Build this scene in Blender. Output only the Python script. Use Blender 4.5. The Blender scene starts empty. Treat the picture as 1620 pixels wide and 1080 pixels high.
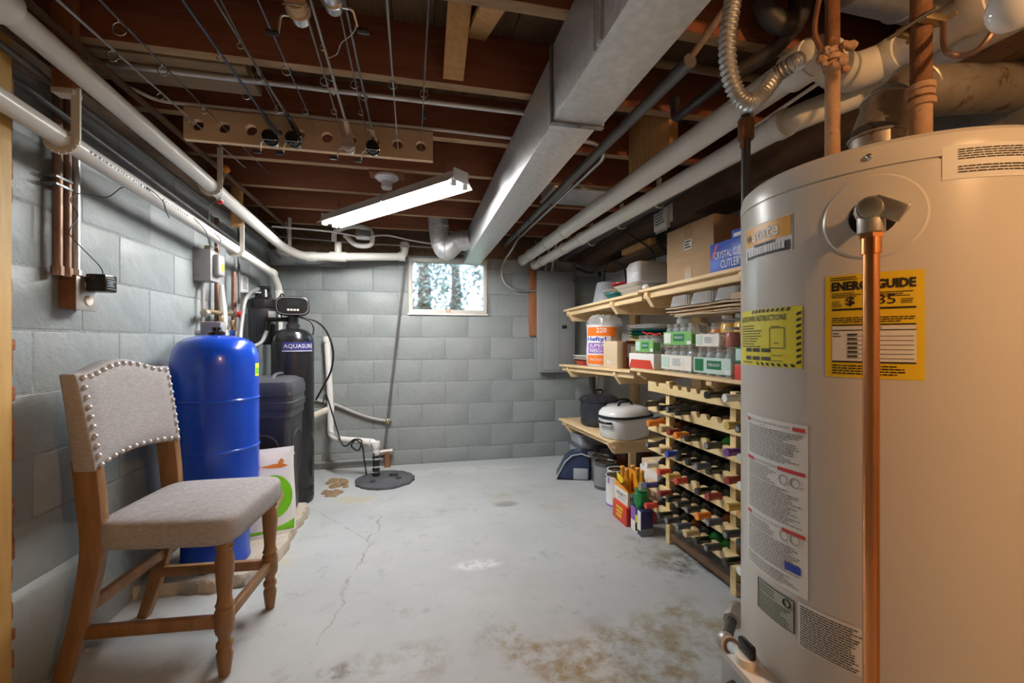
import bpy, bmesh, math, random
from mathutils import Vector, Matrix
PI = math.pi
scene = bpy.context.scene
COL = scene.collection
V = Vector

# ---------------------------------------------------------------- camera
FPX, EYE, YAW = 690.0, 1.05, math.atan((810 - 655) / 690.0)
cam_data = bpy.data.cameras.new('camera')
cam = bpy.data.objects.new('camera', cam_data)
COL.objects.link(cam)
cam_data.sensor_width = 36.0
cam_data.lens = 36.0 * FPX / 1620.0
cam_data.clip_start = 0.02
cam.location = (0, 0, EYE)
cam.rotation_euler = (PI / 2, 0, -YAW)
scene.camera = cam

# ---------------------------------------------------------------- world and exposure
world = bpy.data.worlds.new('world')
scene.world = world
world.use_nodes = True
wn = world.node_tree.nodes
wl = world.node_tree.links
bg = wn['Background']
sky = wn.new('ShaderNodeTexSky')
sky.sky_type = 'NISHITA'
sky.sun_elevation = math.radians(38)
sky.sun_rotation = math.radians(200)
sky.sun_disc = False
wl.new(sky.outputs[0], bg.inputs[0])
bg.inputs[1].default_value = 1.1
vs = scene.view_settings
vs.view_transform = 'Standard'
vs.look = 'None'
vs.gamma = 1.0
vs.use_curve_mapping = False
vs.exposure = 0.0
TUBE_POWER = 148.0     # emission of the tubes of the shop light in view
BULB_POWER = 1400.0    # emission of the warm ceiling bulb behind the viewpoint, on the heater's side

# ---------------------------------------------------------------- pixel helpers
_s, _c = math.sin(YAW), math.cos(YAW)
def ray(px, py):
    a, b = (px - 810) / FPX, (540 - py) / FPX
    return V((_s + _c * a, _c - _s * a, b))
EYEP = V((0, 0, EYE))
def at(px, py, X=None, Y=None, Z=None, T=None):
    d = ray(px, py)
    if X is not None: k = X / d.x
    elif Y is not None: k = Y / d.y
    elif Z is not None: k = (Z - EYE) / d.z
    else: k = T
    return EYEP + d * k
def yat(px, X):
    d = ray(px, 540)
    return d.y * X / d.x

# ---------------------------------------------------------------- materials
def mat(name, c1, c2=None, scale=6.0, rough=0.6, metal=0.0, bump=0.0, bscale=40.0, stretch=(1, 1, 1),
        c3=None, c3t=0.6, spec=0.5, emit=None, estr=0.0, trans=0.0, alpha=1.0, coat=0.0, wear=None, detail=6.0, ior=1.45):
    m = bpy.data.materials.new(name)
    m.use_nodes = True
    nt = m.node_tree
    n, l = nt.nodes, nt.links
    b = n['Principled BSDF']
    b.inputs['Roughness'].default_value = rough
    b.inputs['Metallic'].default_value = metal
    b.inputs['Specular IOR Level'].default_value = spec
    b.inputs['Base Color'].default_value = (*c1, 1)
    b.inputs['IOR'].default_value = ior
    if trans: b.inputs['Transmission Weight'].default_value = trans
    if coat: b.inputs['Coat Weight'].default_value = coat
    if alpha < 1: b.inputs['Alpha'].default_value = alpha
    if emit:
        b.inputs['Emission Color'].default_value = (*emit, 1)
        b.inputs['Emission Strength'].default_value = estr
    tc = mp = None
    def coords():
        nonlocal tc, mp
        if mp is None:
            tc = n.new('ShaderNodeTexCoord')
            mp = n.new('ShaderNodeMapping')
            mp.inputs['Scale'].default_value = stretch
            l.new(tc.outputs['Object'], mp.inputs['Vector'])
        return mp.outputs[0]
    def noise(sc, det=detail, r=0.6):
        t = n.new('ShaderNodeTexNoise')
        t.inputs['Scale'].default_value = sc
        t.inputs['Detail'].default_value = det
        t.inputs['Roughness'].default_value = r
        l.new(coords(), t.inputs['Vector'])
        return t.outputs['Fac']
    if c2 is not None:
        cr = n.new('ShaderNodeValToRGB')
        cr.color_ramp.elements[0].position = 0.32
        cr.color_ramp.elements[1].position = 0.68
        cr.color_ramp.elements[0].color = (*c1, 1)
        cr.color_ramp.elements[1].color = (*c2, 1)
        l.new(noise(scale), cr.inputs[0])
        out = cr.outputs[0]
        if c3 is not None:
            cr2 = n.new('ShaderNodeValToRGB')
            cr2.color_ramp.elements[0].position = c3t
            cr2.color_ramp.elements[1].position = min(1, c3t + 0.12)
            cr2.color_ramp.elements[0].color = (0, 0, 0, 1)
            cr2.color_ramp.elements[1].color = (1, 1, 1, 1)
            l.new(noise(scale * 2.7, 8), cr2.inputs[0])
            mx = n.new('ShaderNodeMixRGB')
            l.new(cr2.outputs[0], mx.inputs[0])
            l.new(out, mx.inputs[1])
            mx.inputs[2].default_value = (*c3, 1)
            out = mx.outputs[0]
        l.new(out, b.inputs['Base Color'])
    if bump:
        bp = n.new('ShaderNodeBump')
        bp.inputs['Strength'].default_value = bump
        bp.inputs['Distance'].default_value = 0.01
        l.new(noise(bscale, 5), bp.inputs['Height'])
        l.new(bp.outputs[0], b.inputs['Normal'])
    return m

MT = {}
def D(name, *a, **k):
    MT[name] = mat(name, *a, **k)
D('white_paint', (.80, .80, .78), rough=.5)
D('black_plastic', (.012, .012, .014), rough=.22)
D('window_paint', (.60, .56, .50), (.70, .66, .60), 9, rough=.6, c3=(.42, .33, .22), c3t=.68)
D('softener_label', (.018, .025, .11), (.035, .045, .2), 6, rough=.3)
D('matte_black', (.008, .008, .008), rough=.8)
D('dark_plastic', (.035, .037, .042), (.05, .052, .058), 3, rough=.42)
D('block_paint', (.228, .255, .255), (.292, .320, .320), 2.6, rough=.45, bump=.7, bscale=11, c3=(.18, .202, .197), c3t=.64)
D('block_joint', (.195, .217, .217), (.27, .295, .294), 7, rough=.55, bump=.9, bscale=26)
D('pale_wall_paint', (.40, .41, .40), (.48, .49, .47), 3, rough=.6, bump=.2, bscale=30)
D('plain_wall', (.40, .38, .35), (.46, .44, .41), 3, rough=.8)
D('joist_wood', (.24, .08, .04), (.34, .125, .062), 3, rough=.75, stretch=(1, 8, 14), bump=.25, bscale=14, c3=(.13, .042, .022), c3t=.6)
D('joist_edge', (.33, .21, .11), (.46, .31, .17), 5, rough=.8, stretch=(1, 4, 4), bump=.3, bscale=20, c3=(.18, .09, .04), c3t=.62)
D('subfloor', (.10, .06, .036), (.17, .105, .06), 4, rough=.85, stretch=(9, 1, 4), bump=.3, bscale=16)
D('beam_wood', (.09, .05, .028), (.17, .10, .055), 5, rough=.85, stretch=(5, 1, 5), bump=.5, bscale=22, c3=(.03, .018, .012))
D('old_wood', (.20, .14, .08), (.30, .22, .13), 5, rough=.85, bump=.3, bscale=25, stretch=(1, 5, 5))
D('new_wood', (.50, .26, .085), (.62, .36, .14), 7, rough=.7, stretch=(8, 8, 1), bump=.12, bscale=24)
D('pine', (.76, .53, .27), (.86, .65, .38), 6, rough=.55, stretch=(7, 1, 7), bump=.06, bscale=20, c3=(.66, .40, .17), c3t=.68)
D('pine_rack', (.76, .56, .25), (.86, .67, .36), 7, rough=.55, stretch=(6, 1.2, 6), bump=.06, bscale=20, c3=(.66, .44, .18), c3t=.7)
D('rack_board', (.76, .52, .31), (.84, .60, .38), 4, rough=.6, stretch=(1, 5, 5))
D('jamb_wood', (.52, .31, .09), (.62, .40, .14), 5, rough=.6, stretch=(8, 8, 1), c3=(.42, .22, .05), c3t=.64)
D('block_wood', (.30, .105, .045), (.38, .15, .065), 6, rough=.7, stretch=(6, 6, 1))
D('chair_wood', (.20, .105, .042), (.285, .155, .066), 9, rough=.4, stretch=(5, 5, .8), bump=.1, bscale=30)
D('chair_fabric', (.325, .308, .308), (.42, .40, .40), 60, rough=.95, bump=.35, bscale=260, stretch=(1, 1, 2.5), spec=.1)
D('nail_metal', (.62, .62, .64), rough=.38, metal=.75)
D('pvc', (.72, .70, .64), (.78, .765, .71), 3, rough=.28, spec=.5)
D('hanger_white', (.75, .70, .60), rough=.5)
D('galv', (.60, .61, .61), (.78, .79, .79), 42, rough=.38, metal=.4, bump=.02, bscale=60)
D('galv_dark', (.20, .21, .22), (.32, .33, .33), 20, rough=.45, metal=.8)
D('flue_metal', (.34, .30, .25), (.48, .44, .38), 10, rough=.48, metal=.75, c3=(.22, .13, .07), c3t=.56)
D('pipe_ink', (.09, .11, .22), rough=.6)
D('steel_conduit', (.50, .50, .50), (.60, .60, .60), 8, rough=.38, metal=.85)
D('black_iron', (.06, .058, .058), (.095, .09, .088), 7, rough=.5, metal=.35)
D('iron_grey', (.12, .12, .125), (.17, .17, .172), 6, rough=.42, metal=.3)
D('old_conduit', (.23, .13, .09), (.33, .215, .16), 10, rough=.45, metal=.55, c3=(.5, .46, .42), c3t=.6)
D('rust', (.17, .068, .03), (.27, .125, .06), 18, rough=.85, bump=.4, bscale=70, c3=(.38, .24, .15), c3t=.62)
D('rust_pale', (.44, .25, .14), (.54, .35, .22), 20, rough=.85, bump=.4, bscale=60, c3=(.3, .14, .06), c3t=.6)
D('copper', (.72, .28, .10), (.80, .35, .145), 6, rough=.24, metal=1.0, stretch=(1, 1, .4))
D('copper_dull', (.20, .105, .075), (.29, .165, .12), 9, rough=.45, metal=.7)
D('brass', (.45, .35, .20), (.52, .42, .25), 9, rough=.4, metal=.9)
D('cast_metal', (.40, .36, .32), (.5, .46, .42), 18, rough=.5, metal=.8, bump=.1, bscale=60)
D('heater_enamel', (.66, .63, .57), (.69, .66, .60), 1.5, rough=.30, spec=.45)
D('tank_blue', (.004, .055, .52), (.006, .07, .58), 2, rough=.22, coat=.4)
D('vinyl_grey', (.25, .25, .26), rough=.5)
D('box_grey', (.34, .33, .32), (.40, .39, .38), 4, rough=.5, metal=.2)
D('panel_grey', (.26, .275, .285), (.29, .305, .312), 3, rough=.45)
D('panel_dark', (.14, .15, .155), rough=.5)
D('cord_black', (.015, .015, .015), rough=.55)
D('cable_white', (.78, .76, .73), rough=.45)
D('cable_grey', (.25, .25, .25), rough=.5)
D('porcelain', (.8, .8, .79), rough=.25)
D('reflector', (.85, .86, .87), rough=.3)
D('tube_glow', (.9, .95, 1), emit=(1.0, .985, .96), estr=TUBE_POWER, rough=.4)
D('bulb_glow', (.95, .9, .8), emit=(1.0, .55, .24), estr=BULB_POWER, rough=.3)
D('glass', (.92, .95, 1.0), rough=.10, trans=1.0, ior=1.08, spec=.3)
D('bulb_white', (.82, .82, .80), rough=.08, coat=.5)
D('thin_glass', (.9, .95, .95), rough=.04, alpha=.14, spec=.9)
D('jar_glass', (.78, .86, .85), rough=.05, alpha=.38, spec=.8)
D('bottle_dark', (.018, .017, .014), rough=.16, spec=.9)
D('bottle_green', (.012, .11, .018), rough=.12, spec=.8)
D('bottle_brown', (.09, .025, .008), rough=.08, spec=.6)
D('bottle_pale', (.42, .44, .36), rough=.1, spec=.6)
D('cardboard', (.44, .285, .155), (.50, .335, .19), 5, rough=.8, stretch=(1, 1, 5))
D('cardboard_pale', (.62, .47, .30), (.70, .55, .37), 5, rough=.8)
D('tape', (.42, .27, .13), rough=.2)
D('paper_white', (.80, .79, .75), rough=.6)
D('label_cream', (.82, .76, .66), rough=.5)
D('label_yellow', (.86, .60, .02), rough=.45)
D('label_lemon', (.84, .73, .03), rough=.4)
D('label_orange', (.86, .40, .02), rough=.4)
D('plate_green', (.40, .42, .33), rough=.4)
D('ink', (.02, .018, .014), rough=.6)
D('ink_brown', (.11, .045, .01), rough=.6)
D('ink_grey', (.22, .20, .17), rough=.6)
D('ink_red', (.62, .06, .05), rough=.5)
D('ink_blue', (.03, .06, .42), rough=.5)
D('ink_white', (.82, .82, .82), rough=.5)
D('chrome', (.7, .7, .7), rough=.12, metal=1)
D('lid_tin', (.62, .60, .55), rough=.28, metal=.9)
D('enamel_white', (.80, .80, .79), rough=.15)
D('enamel_black', (.018, .020, .026), (.03, .033, .045), 30, rough=.18, c3=(.22, .23, .26), c3t=.67)
D('teal_plastic', (.01, .16, .16), rough=.35)
D('green_plastic', (.05, .30, .05), rough=.35)
D('red_plastic', (.45, .015, .02), rough=.3)
D('navy_plastic', (.018, .03, .075), (.03, .05, .11), 4, rough=.25)
D('bin_grey', (.36, .38, .41), (.42, .44, .47), 3, rough=.35)
D('bin_lid', (.10, .11, .12), rough=.4)
D('foam_white', (.80, .79, .76), rough=.6)
D('clear_plastic', (.85, .87, .88), rough=.10, alpha=.34, spec=.8)
D('wrap_plastic', (.78, .76, .77), rough=.12, bump=.6, bscale=20, spec=.7)
D('hefty_orange', (.86, .20, .02), rough=.3)
D('hefty_purple', (.27, .08, .50), rough=.3)
D('hefty_white', (.82, .76, .76), rough=.3)
D('carton_green', (.16, .40, .10), (.20, .46, .13), 20, rough=.45)
D('carton_dkgreen', (.015, .16, .06), rough=.4)
D('carton_mint', (.55, .70, .62), rough=.4)
D('carton_orange', (.84, .34, .02), rough=.4)
D('carton_red', (.62, .045, .02), rough=.4)
D('carton_navy', (.03, .03, .11), rough=.35)
D('carton_purple', (.30, .13, .52), rough=.35)
D('carton_blue', (.035, .09, .48), rough=.35)
D('pickle', (.90, .55, .02), (.80, .42, .01), 30, rough=.15)
D('salsa', (.36, .04, .015), (.50, .09, .03), 40, rough=.25)
D('amber_beer', (.80, .36, .03), rough=.08, trans=.3)
D('sump_lid', (.055, .06, .066), (.085, .09, .098), 9, rough=.6, bump=.2, bscale=30, c3=(.30, .31, .32), c3t=.72)
D('slab_concrete', (.42, .36, .28), (.54, .49, .41), 6, rough=.9, bump=.7, bscale=28, c3=(.30, .22, .14), c3t=.6)
D('dirt', (.17, .105, .055), (.30, .21, .12), 14, rough=.95, bump=.9, bscale=26)
D('rubber', (.016, .016, .017), rough=.55)
D('bag_white', (.78, .78, .77), rough=.25)
D('bag_green', (.16, .50, .015), rough=.3)
D('bag_dog', (.40, .28, .17), (.52, .40, .27), 20, rough=.4)
D('bag_orange', (.62, .18, .03), rough=.35)
D('foil_green', (.015, .20, .05), rough=.35)
D('line_thin', (.45, .42, .36), rough=.4)
D('rod_dark', (.07, .07, .075), (.14, .14, .15), 10, rough=.28, spec=.7)
D('rod_blue', (.07, .10, .16), rough=.25)
D('rod_silver', (.36, .37, .38), rough=.3)
D('cork', (.55, .38, .24), (.66, .48, .32), 40, rough=.8)
D('reel_black', (.014, .018, .024), rough=.22, coat=.4)
D('reel_silver', (.42, .41, .40), rough=.28, metal=.8)
D('reel_tan', (.50, .40, .33), rough=.35)
D('bobber_red', (.65, .02, .02), rough=.3)
D('bobber_orange', (.85, .30, .02), rough=.3)
D('bobber_white', (.82, .8, .78), rough=.3)
D('leaf', (.12, .17, .13), (.30, .34, .30), 3, rough=.6)
D('bark', (.10, .08, .06), (.16, .13, .10), 8, rough=.9)
D('lawn', (.10, .16, .05), (.16, .20, .08), 3, rough=.9)
D('screen', (.015, .02, .02), rough=.15)
D('blue_tape', (.03, .10, .5), rough=.4)
D('mortar_rust', (.20, .07, .03), (.34, .15, .08), 16, rough=.95, bump=.8, bscale=50, c3=(.5, .42, .36), c3t=.62)
D('chimney_stone', (.12, .11, .095), (.2, .185, .16), 9, rough=.95, bump=.8, bscale=20)
CAPS = {'black': 'bottle_dark', 'orange': ((.80, .24, .03), .35), 'gold': ((.62, .42, .12), .3), 'red': ((.62, .06, .04), .35),
        'darkred': ((.26, .035, .03), .4), 'purple': ((.16, .05, .24), .35), 'white': ((.80, .80, .80), .4), 'blue': ((.03, .07, .45), .35),
        'slate': ((.09, .095, .13), .4), 'copper': ((.55, .28, .10), .3), 'navy': ((.06, .06, .22), .35), 'grey': ((.06, .06, .062), .35),
        'tan': ((.60, .45, .24), .35), 'clear': ((.55, .56, .52), .2)}
for k_, v_ in CAPS.items():
    if not isinstance(v_, str):
        D('capsule_' + k_, v_[0], rough=v_[1])
        CAPS[k_] = 'capsule_' + k_

def floor_material():
    m = bpy.data.materials.new('floor_paint')
    m.use_nodes = True
    n, l = m.node_tree.nodes, m.node_tree.links
    b = n['Principled BSDF']
    tc = n.new('ShaderNodeTexCoord')
    def noise(sc, det=8, r=.62):
        t = n.new('ShaderNodeTexNoise')
        t.inputs['Scale'].default_value = sc
        t.inputs['Detail'].default_value = det
        t.inputs['Roughness'].default_value = r
        l.new(tc.outputs['Object'], t.inputs['Vector'])
        return t.outputs['Fac']
    def ramp(x, p0, p1, a=(0, 0, 0), c=(1, 1, 1)):
        r = n.new('ShaderNodeValToRGB')
        r.color_ramp.elements[0].position = p0
        r.color_ramp.elements[1].position = p1
        r.color_ramp.elements[0].color = (*a, 1)
        r.color_ramp.elements[1].color = (*c, 1)
        l.new(x, r.inputs[0])
        return r.outputs[0]
    def mix(f, a, c):
        x = n.new('ShaderNodeMixRGB')
        l.new(f, x.inputs[0])
        l.new(a, x.inputs[1]) if not isinstance(a, tuple) else setattr(x.inputs[1], 'default_value', (*a, 1))
        l.new(c, x.inputs[2]) if not isinstance(c, tuple) else setattr(x.inputs[2], 'default_value', (*c, 1))
        return x.outputs[0]
    def math_(op, a, c):
        x = n.new('ShaderNodeMath')
        x.operation = op
        x.use_clamp = True
        l.new(a, x.inputs[0])
        if isinstance(c, (int, float)): x.inputs[1].default_value = c
        else: l.new(c, x.inputs[1])
        return x.outputs[0]
    col = ramp(noise(1.6), .3, .7, (.39, .412, .418), (.50, .515, .52))
    col = mix(ramp(noise(9, 10, .7), .56, .70), col, (.345, .35, .34))
    col = mix(math_('MULTIPLY', ramp(noise(3.1, 10, .7), .60, .72), .55), col, (.36, .335, .28))
    def spot(px, py, rx, ry, colr, lo, hi, sc, amt=1.0):
        p = at(px, py, Z=0)
        mp = n.new('ShaderNodeMapping')
        mp.inputs['Location'].default_value = (-p.x / rx, -p.y / ry, 0)
        mp.inputs['Scale'].default_value = (1 / rx, 1 / ry, 0)
        l.new(tc.outputs['Object'], mp.inputs['Vector'])
        g = n.new('ShaderNodeTexGradient')
        g.gradient_type = 'SPHERICAL'
        l.new(mp.outputs[0], g.inputs[0])
        f = math_('MULTIPLY', ramp(noise(sc, 10, .7), lo, hi), ramp(g.outputs['Fac'], 0, .5))
        f = math_('MULTIPLY', f, amt)
        nonlocal col
        col = mix(f, col, colr)
    spot(855, 1035, .16, .10, (.27, .20, .11), .42, .60, 14)
    spot(800, 1005, .13, .08, (.30, .25, .16), .46, .62, 16)
    spot(1015, 1040, .36, .26, (.27, .215, .13), .43, .60, 11)
    spot(1100, 985, .25, .2, (.30, .25, .17), .45, .62, 9)
    spot(640, 1050, .3, .12, (.33, .31, .27), .46, .62, 10)
    spot(895, 1060, .12, .06, (.27, .19, .09), .44, .58, 18)
    spot(1085, 890, .20, .16, (.12, .115, .10), .42, .62, 20)
    spot(1040, 870, .25, .2, (.27, .235, .17), .45, .65, 9)
    spot(800, 797, .10, .06, (.25, .26, .26), .3, .4, 5)
    spot(755, 893, .14, .06, (.66, .67, .68), .42, .56, 22)
    spot(820, 785, .30, .16, (.38, .35, .28), .45, .62, 8, .8)
    spot(690, 812, .30, .08, (.30, .30, .29), .50, .62, 7, .8)
    spot(905, 795, .35, .16, (.40, .36, .31), .48, .64, 7, .8)
    spot(560, 790, .16, .10, (.50, .42, .20), .40, .60, 7, .8)
    spot(440, 890, .12, .18, (.52, .46, .24), .48, .64, 7, .7)
    spot(535, 1062, .08, .05, (.20, .18, .15), .42, .6, 24)
    spot(700, 745, .9, .12, (.62, .62, .60), .42, .62, 5, .8)
    # a crack from the sump towards the stool
    def crack(a, c, wid, wob):
        p, q = at(*a, Z=0), at(*c, Z=0)
        d = (q - p).normalized()
        ang = math.atan2(d.y, d.x)
        mp = n.new('ShaderNodeMapping')
        mp.vector_type = 'TEXTURE'
        mp.inputs['Location'].default_value = (p.x, p.y, 0)
        mp.inputs['Rotation'].default_value = (0, 0, ang)
        l.new(tc.outputs['Object'], mp.inputs['Vector'])
        sp = n.new('ShaderNodeSeparateXYZ')
        l.new(mp.outputs[0], sp.inputs[0])
        nz = n.new('ShaderNodeMath'); nz.operation = 'MULTIPLY_ADD'
        l.new(noise(5, 8, .6), nz.inputs[0]); nz.inputs[1].default_value = wob; nz.inputs[2].default_value = -wob * .5
        ad = n.new('ShaderNodeMath'); ad.operation = 'ADD'
        l.new(sp.outputs[1], ad.inputs[0]); l.new(nz.outputs[0], ad.inputs[1])
        ab = n.new('ShaderNodeMath'); ab.operation = 'ABSOLUTE'
        l.new(ad.outputs[0], ab.inputs[0])
        ln = ramp(ab.outputs[0], 0, wid, (1, 1, 1), (0, 0, 0))
        L = (q - p).length
        xr = n.new('ShaderNodeMath'); xr.operation = 'COMPARE'
        l.new(sp.outputs[0], xr.inputs[0]); xr.inputs[1].default_value = L / 2; xr.inputs[2].default_value = L / 2
        f = math_('MULTIPLY', ln, xr.outputs[0])
        f = math_('MULTIPLY', f, ramp(noise(7, 6), .40, .58))
        nonlocal col
        col = mix(f, col, (.24, .20, .13))
    crack((608, 815), (505, 1020), .006, .16)
    crack((480, 800), (600, 860), .002, .10)
    l.new(col, b.inputs['Base Color'])
    b.inputs['Roughness'].default_value = .5
    b.inputs['Specular IOR Level'].default_value = .35
    bp = n.new('ShaderNodeBump')
    bp.inputs['Strength'].default_value = .12
    bp.inputs['Distance'].default_value = .008
    l.new(noise(22, 8), bp.inputs['Height'])
    l.new(bp.outputs[0], b.inputs['Normal'])
    return m
MT['floor_paint'] = floor_material()

# ---------------------------------------------------------------- mesh builder
OFF = {}
class MB:
    def __init__(self):
        self.v, self.f, self.mi = [], [], []
    def add(self, vs_, fs_, mi=0):
        o = len(self.v)
        self.v += [V(p) for p in vs_]
        for q in fs_:
            self.f.append([i + o for i in q])
            self.mi.append(mi)
        return self
    def box(self, x0, x1, y0, y1, z0, z1, mi=0, bottom=None):
        vs_ = [(x0, y0, z0), (x1, y0, z0), (x1, y1, z0), (x0, y1, z0), (x0, y0, z1), (x1, y0, z1), (x1, y1, z1), (x0, y1, z1)]
        fs_ = [(0, 3, 2, 1), (4, 5, 6, 7), (0, 1, 5, 4), (1, 2, 6, 5), (2, 3, 7, 6), (3, 0, 4, 7)]
        self.add(vs_, fs_, mi)
        if bottom is not None: self.mi[-6] = bottom
        return self
    def obox(self, c, size, R=None, mi=0):
        R = R or Matrix.Identity(3)
        sx, sy, sz = size[0] / 2, size[1] / 2, size[2] / 2
        vs_ = [V(c) + R @ V((x, y, z)) for z in (-sz, sz) for x, y in ((-sx, -sy), (sx, -sy), (sx, sy), (-sx, sy))]
        return self.add(vs_, [(0, 3, 2, 1), (4, 5, 6, 7), (0, 1, 5, 4), (1, 2, 6, 5), (2, 3, 7, 6), (3, 0, 4, 7)], mi)
    def beam(self, p, q, w, h, mi=0, up=(0, 0, 1)):
        p, q = V(p), V(q)
        d = (q - p).normalized()
        s = d.cross(V(up)).normalized()
        u = s.cross(d)
        R = Matrix((d, s, u)).transposed()
        return self.obox((p + q) / 2, ((q - p).length, w, h), R, mi)
    def tube(self, pts, r, seg=12, caps=True, mi=0):
        pts = [V(p) for p in pts]
        n = len(pts)
        rs = r if isinstance(r, (list, tuple)) else [r] * n
        T = []
        for i in range(n):
            d = pts[min(i + 1, n - 1)] - pts[max(i - 1, 0)]
            T.append(d.normalized() if d.length > 1e-9 else V((0, 0, 1)))
        a = T[0].orthogonal().normalized()
        vs_, fs_ = [], []
        for i in range(n):
            if i: a = (T[i - 1].rotation_difference(T[i]) @ a)
            a = (a - T[i] * a.dot(T[i])).normalized()
            b = T[i].cross(a)
            for k in range(seg):
                t = 2 * PI * k / seg
                vs_.append(pts[i] + (a * math.cos(t) + b * math.sin(t)) * rs[i])
        for i in range(n - 1):
            for k in range(seg):
                k2 = (k + 1) % seg
                fs_.append((i * seg + k, i * seg + k2, (i + 1) * seg + k2, (i + 1) * seg + k))
        if caps:
            fs_.append(tuple(range(seg))[::-1])
            fs_.append(tuple((n - 1) * seg + k for k in range(seg)))
        return self.add(vs_, fs_, mi)
    def cyl(self, p, q, r, r2=None, seg=16, mi=0):
        return self.tube([p, q], [r, r if r2 is None else r2], seg, True, mi)
    def lathe(self, prof, M=None, seg=24, mi=0, a0=0, a1=None):
        M = M or Matrix.Identity(4)
        full = a1 is None
        cols = seg if full else seg + 1
        a1 = a0 + 2 * PI if full else a1
        vs_, fs_ = [], []
        for r, z in prof:
            for k in range(cols):
                t = a0 + (a1 - a0) * k / seg
                vs_.append(M @ V((max(r, 1e-5) * math.cos(t), max(r, 1e-5) * math.sin(t), z)))
        for i in range(len(prof) - 1):
            for k in range(seg):
                k2 = (k + 1) % cols
                fs_.append((i * cols + k, i * cols + k2, (i + 1) * cols + k2, (i + 1) * cols + k))
        if full:
            if prof[0][0] > 1e-4: fs_.append(tuple(range(cols))[::-1])
            if prof[-1][0] > 1e-4: fs_.append(tuple((len(prof) - 1) * cols + k for k in range(cols)))
        return self.add(vs_, fs_, mi)
    def prism(self, poly, h0, h1, M=None, mi=0):
        M = M or Matrix.Identity(4)
        n = len(poly)
        vs_ = [M @ V((x, y, h0)) for x, y in poly] + [M @ V((x, y, h1)) for x, y in poly]
        fs_ = [tuple(range(n))[::-1], tuple(range(n, 2 * n))] + [(i, (i + 1) % n, n + (i + 1) % n, n + i) for i in range(n)]
        return self.add(vs_, fs_, mi)
    def ball(self, c, r, sc=(1, 1, 1), seg=14, mi=0):
        pr = [(math.sin(PI * i / 8) , -math.cos(PI * i / 8)) for i in range(9)]
        M = Matrix.Translation(V(c)) @ Matrix.Diagonal((r * sc[0], r * sc[1], r * sc[2], 1))
        return self.lathe(pr, M, seg, mi)
    def torus(self, c, R, r, n=(0, 0, 1), seg=20, sseg=8, mi=0):
        q = V((0, 0, 1)).rotation_difference(V(n).normalized())
        vs_, fs_ = [], []
        for i in range(seg):
            a = 2 * PI * i / seg
            for k in range(sseg):
                b = 2 * PI * k / sseg
                vs_.append(V(c) + q @ V(((R + r * math.cos(b)) * math.cos(a), (R + r * math.cos(b)) * math.sin(a), r * math.sin(b))))
        for i in range(seg):
            for k in range(sseg):
                i2, k2 = (i + 1) % seg, (k + 1) % sseg
                fs_.append((i * sseg + k, i2 * sseg + k, i2 * sseg + k2, i * sseg + k2))
        return self.add(vs_, fs_, mi)
    def quad(self, a, b, c, d, mi=0):
        return self.add([a, b, c, d], [(0, 1, 2, 3)], mi)
    def build(self, name, mats, parent=None, bevel=0.0, angle=35, local=False, seg=2, kind=None, label=None):
        me = bpy.data.meshes.new(name)
        off = V((0, 0, 0))
        if parent is not None and not local: off = OFF.get(parent, V((0, 0, 0)))
        me.from_pydata([tuple(p - off) for p in self.v], [], self.f)
        if isinstance(mats, str): mats = [mats]
        for k in mats: me.materials.append(MT[k])
        me.polygons.foreach_set('material_index', self.mi)
        if bevel or True:
            bm = bmesh.new()
            bm.from_mesh(me)
            bmesh.ops.recalc_face_normals(bm, faces=bm.faces)
            if bevel:
                es = [e for e in bm.edges if len(e.link_faces) == 2 and e.calc_face_angle(0) > math.radians(30)]
                bmesh.ops.bevel(bm, geom=es, offset=bevel, segments=seg, profile=.5, affect='EDGES', clamp_overlap=True)
            bm.to_mesh(me)
            bm.free()
        me.polygons.foreach_set('use_smooth', [True] * len(me.polygons))
        me.set_sharp_from_angle(angle=math.radians(angle))
        o = bpy.data.objects.new(name, me)
        COL.objects.link(o)
        if parent is not None:
            o.parent = parent
            OFF[o] = off
        if kind: o['kind'] = kind
        if label: o['label'] = label
        return o

def tag(o, label, cat, group=None):
    o['label'] = label
    o['category'] = cat
    if group: o['group'] = group
    return o
def thing(name, label, cat, loc=(0, 0, 0), rotz=0.0, group=None):
    o = bpy.data.objects.new(name, None)
    o.empty_display_size = .05
    COL.objects.link(o)
    o.location = loc
    o.rotation_euler = (0, 0, rotz)
    OFF[o] = V(loc)
    return tag(o, label, cat, group)
def one(mb, name, mats, label, cat, group=None, **k):
    """a thing that is a single mesh; origin moved to its base"""
    lo = V((sum(p.x for p in mb.v) / len(mb.v), sum(p.y for p in mb.v) / len(mb.v), min(p.z for p in mb.v)))
    mb.v = [p - lo for p in mb.v]
    o = mb.build(name, mats, **k)
    o.location = lo
    return tag(o, label, cat, group)
def struct(mb, name, mats, **k):
    o = mb.build(name, mats, **k)
    o['kind'] = 'structure'
    return o
def dup(root, loc=None, rotz=None, label=None, group=None):
    r = root.copy()
    COL.objects.link(r)
    if loc is not None: r.location = loc
    if rotz is not None: r.rotation_euler = (0, 0, rotz)
    if label: r['label'] = label
    if group: r['group'] = group
    for ch in list(root.children):
        c = ch.copy(); COL.objects.link(c); c.parent = r
        for g in ch.children:
            d = g.copy(); COL.objects.link(d); d.parent = c
    return r
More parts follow.
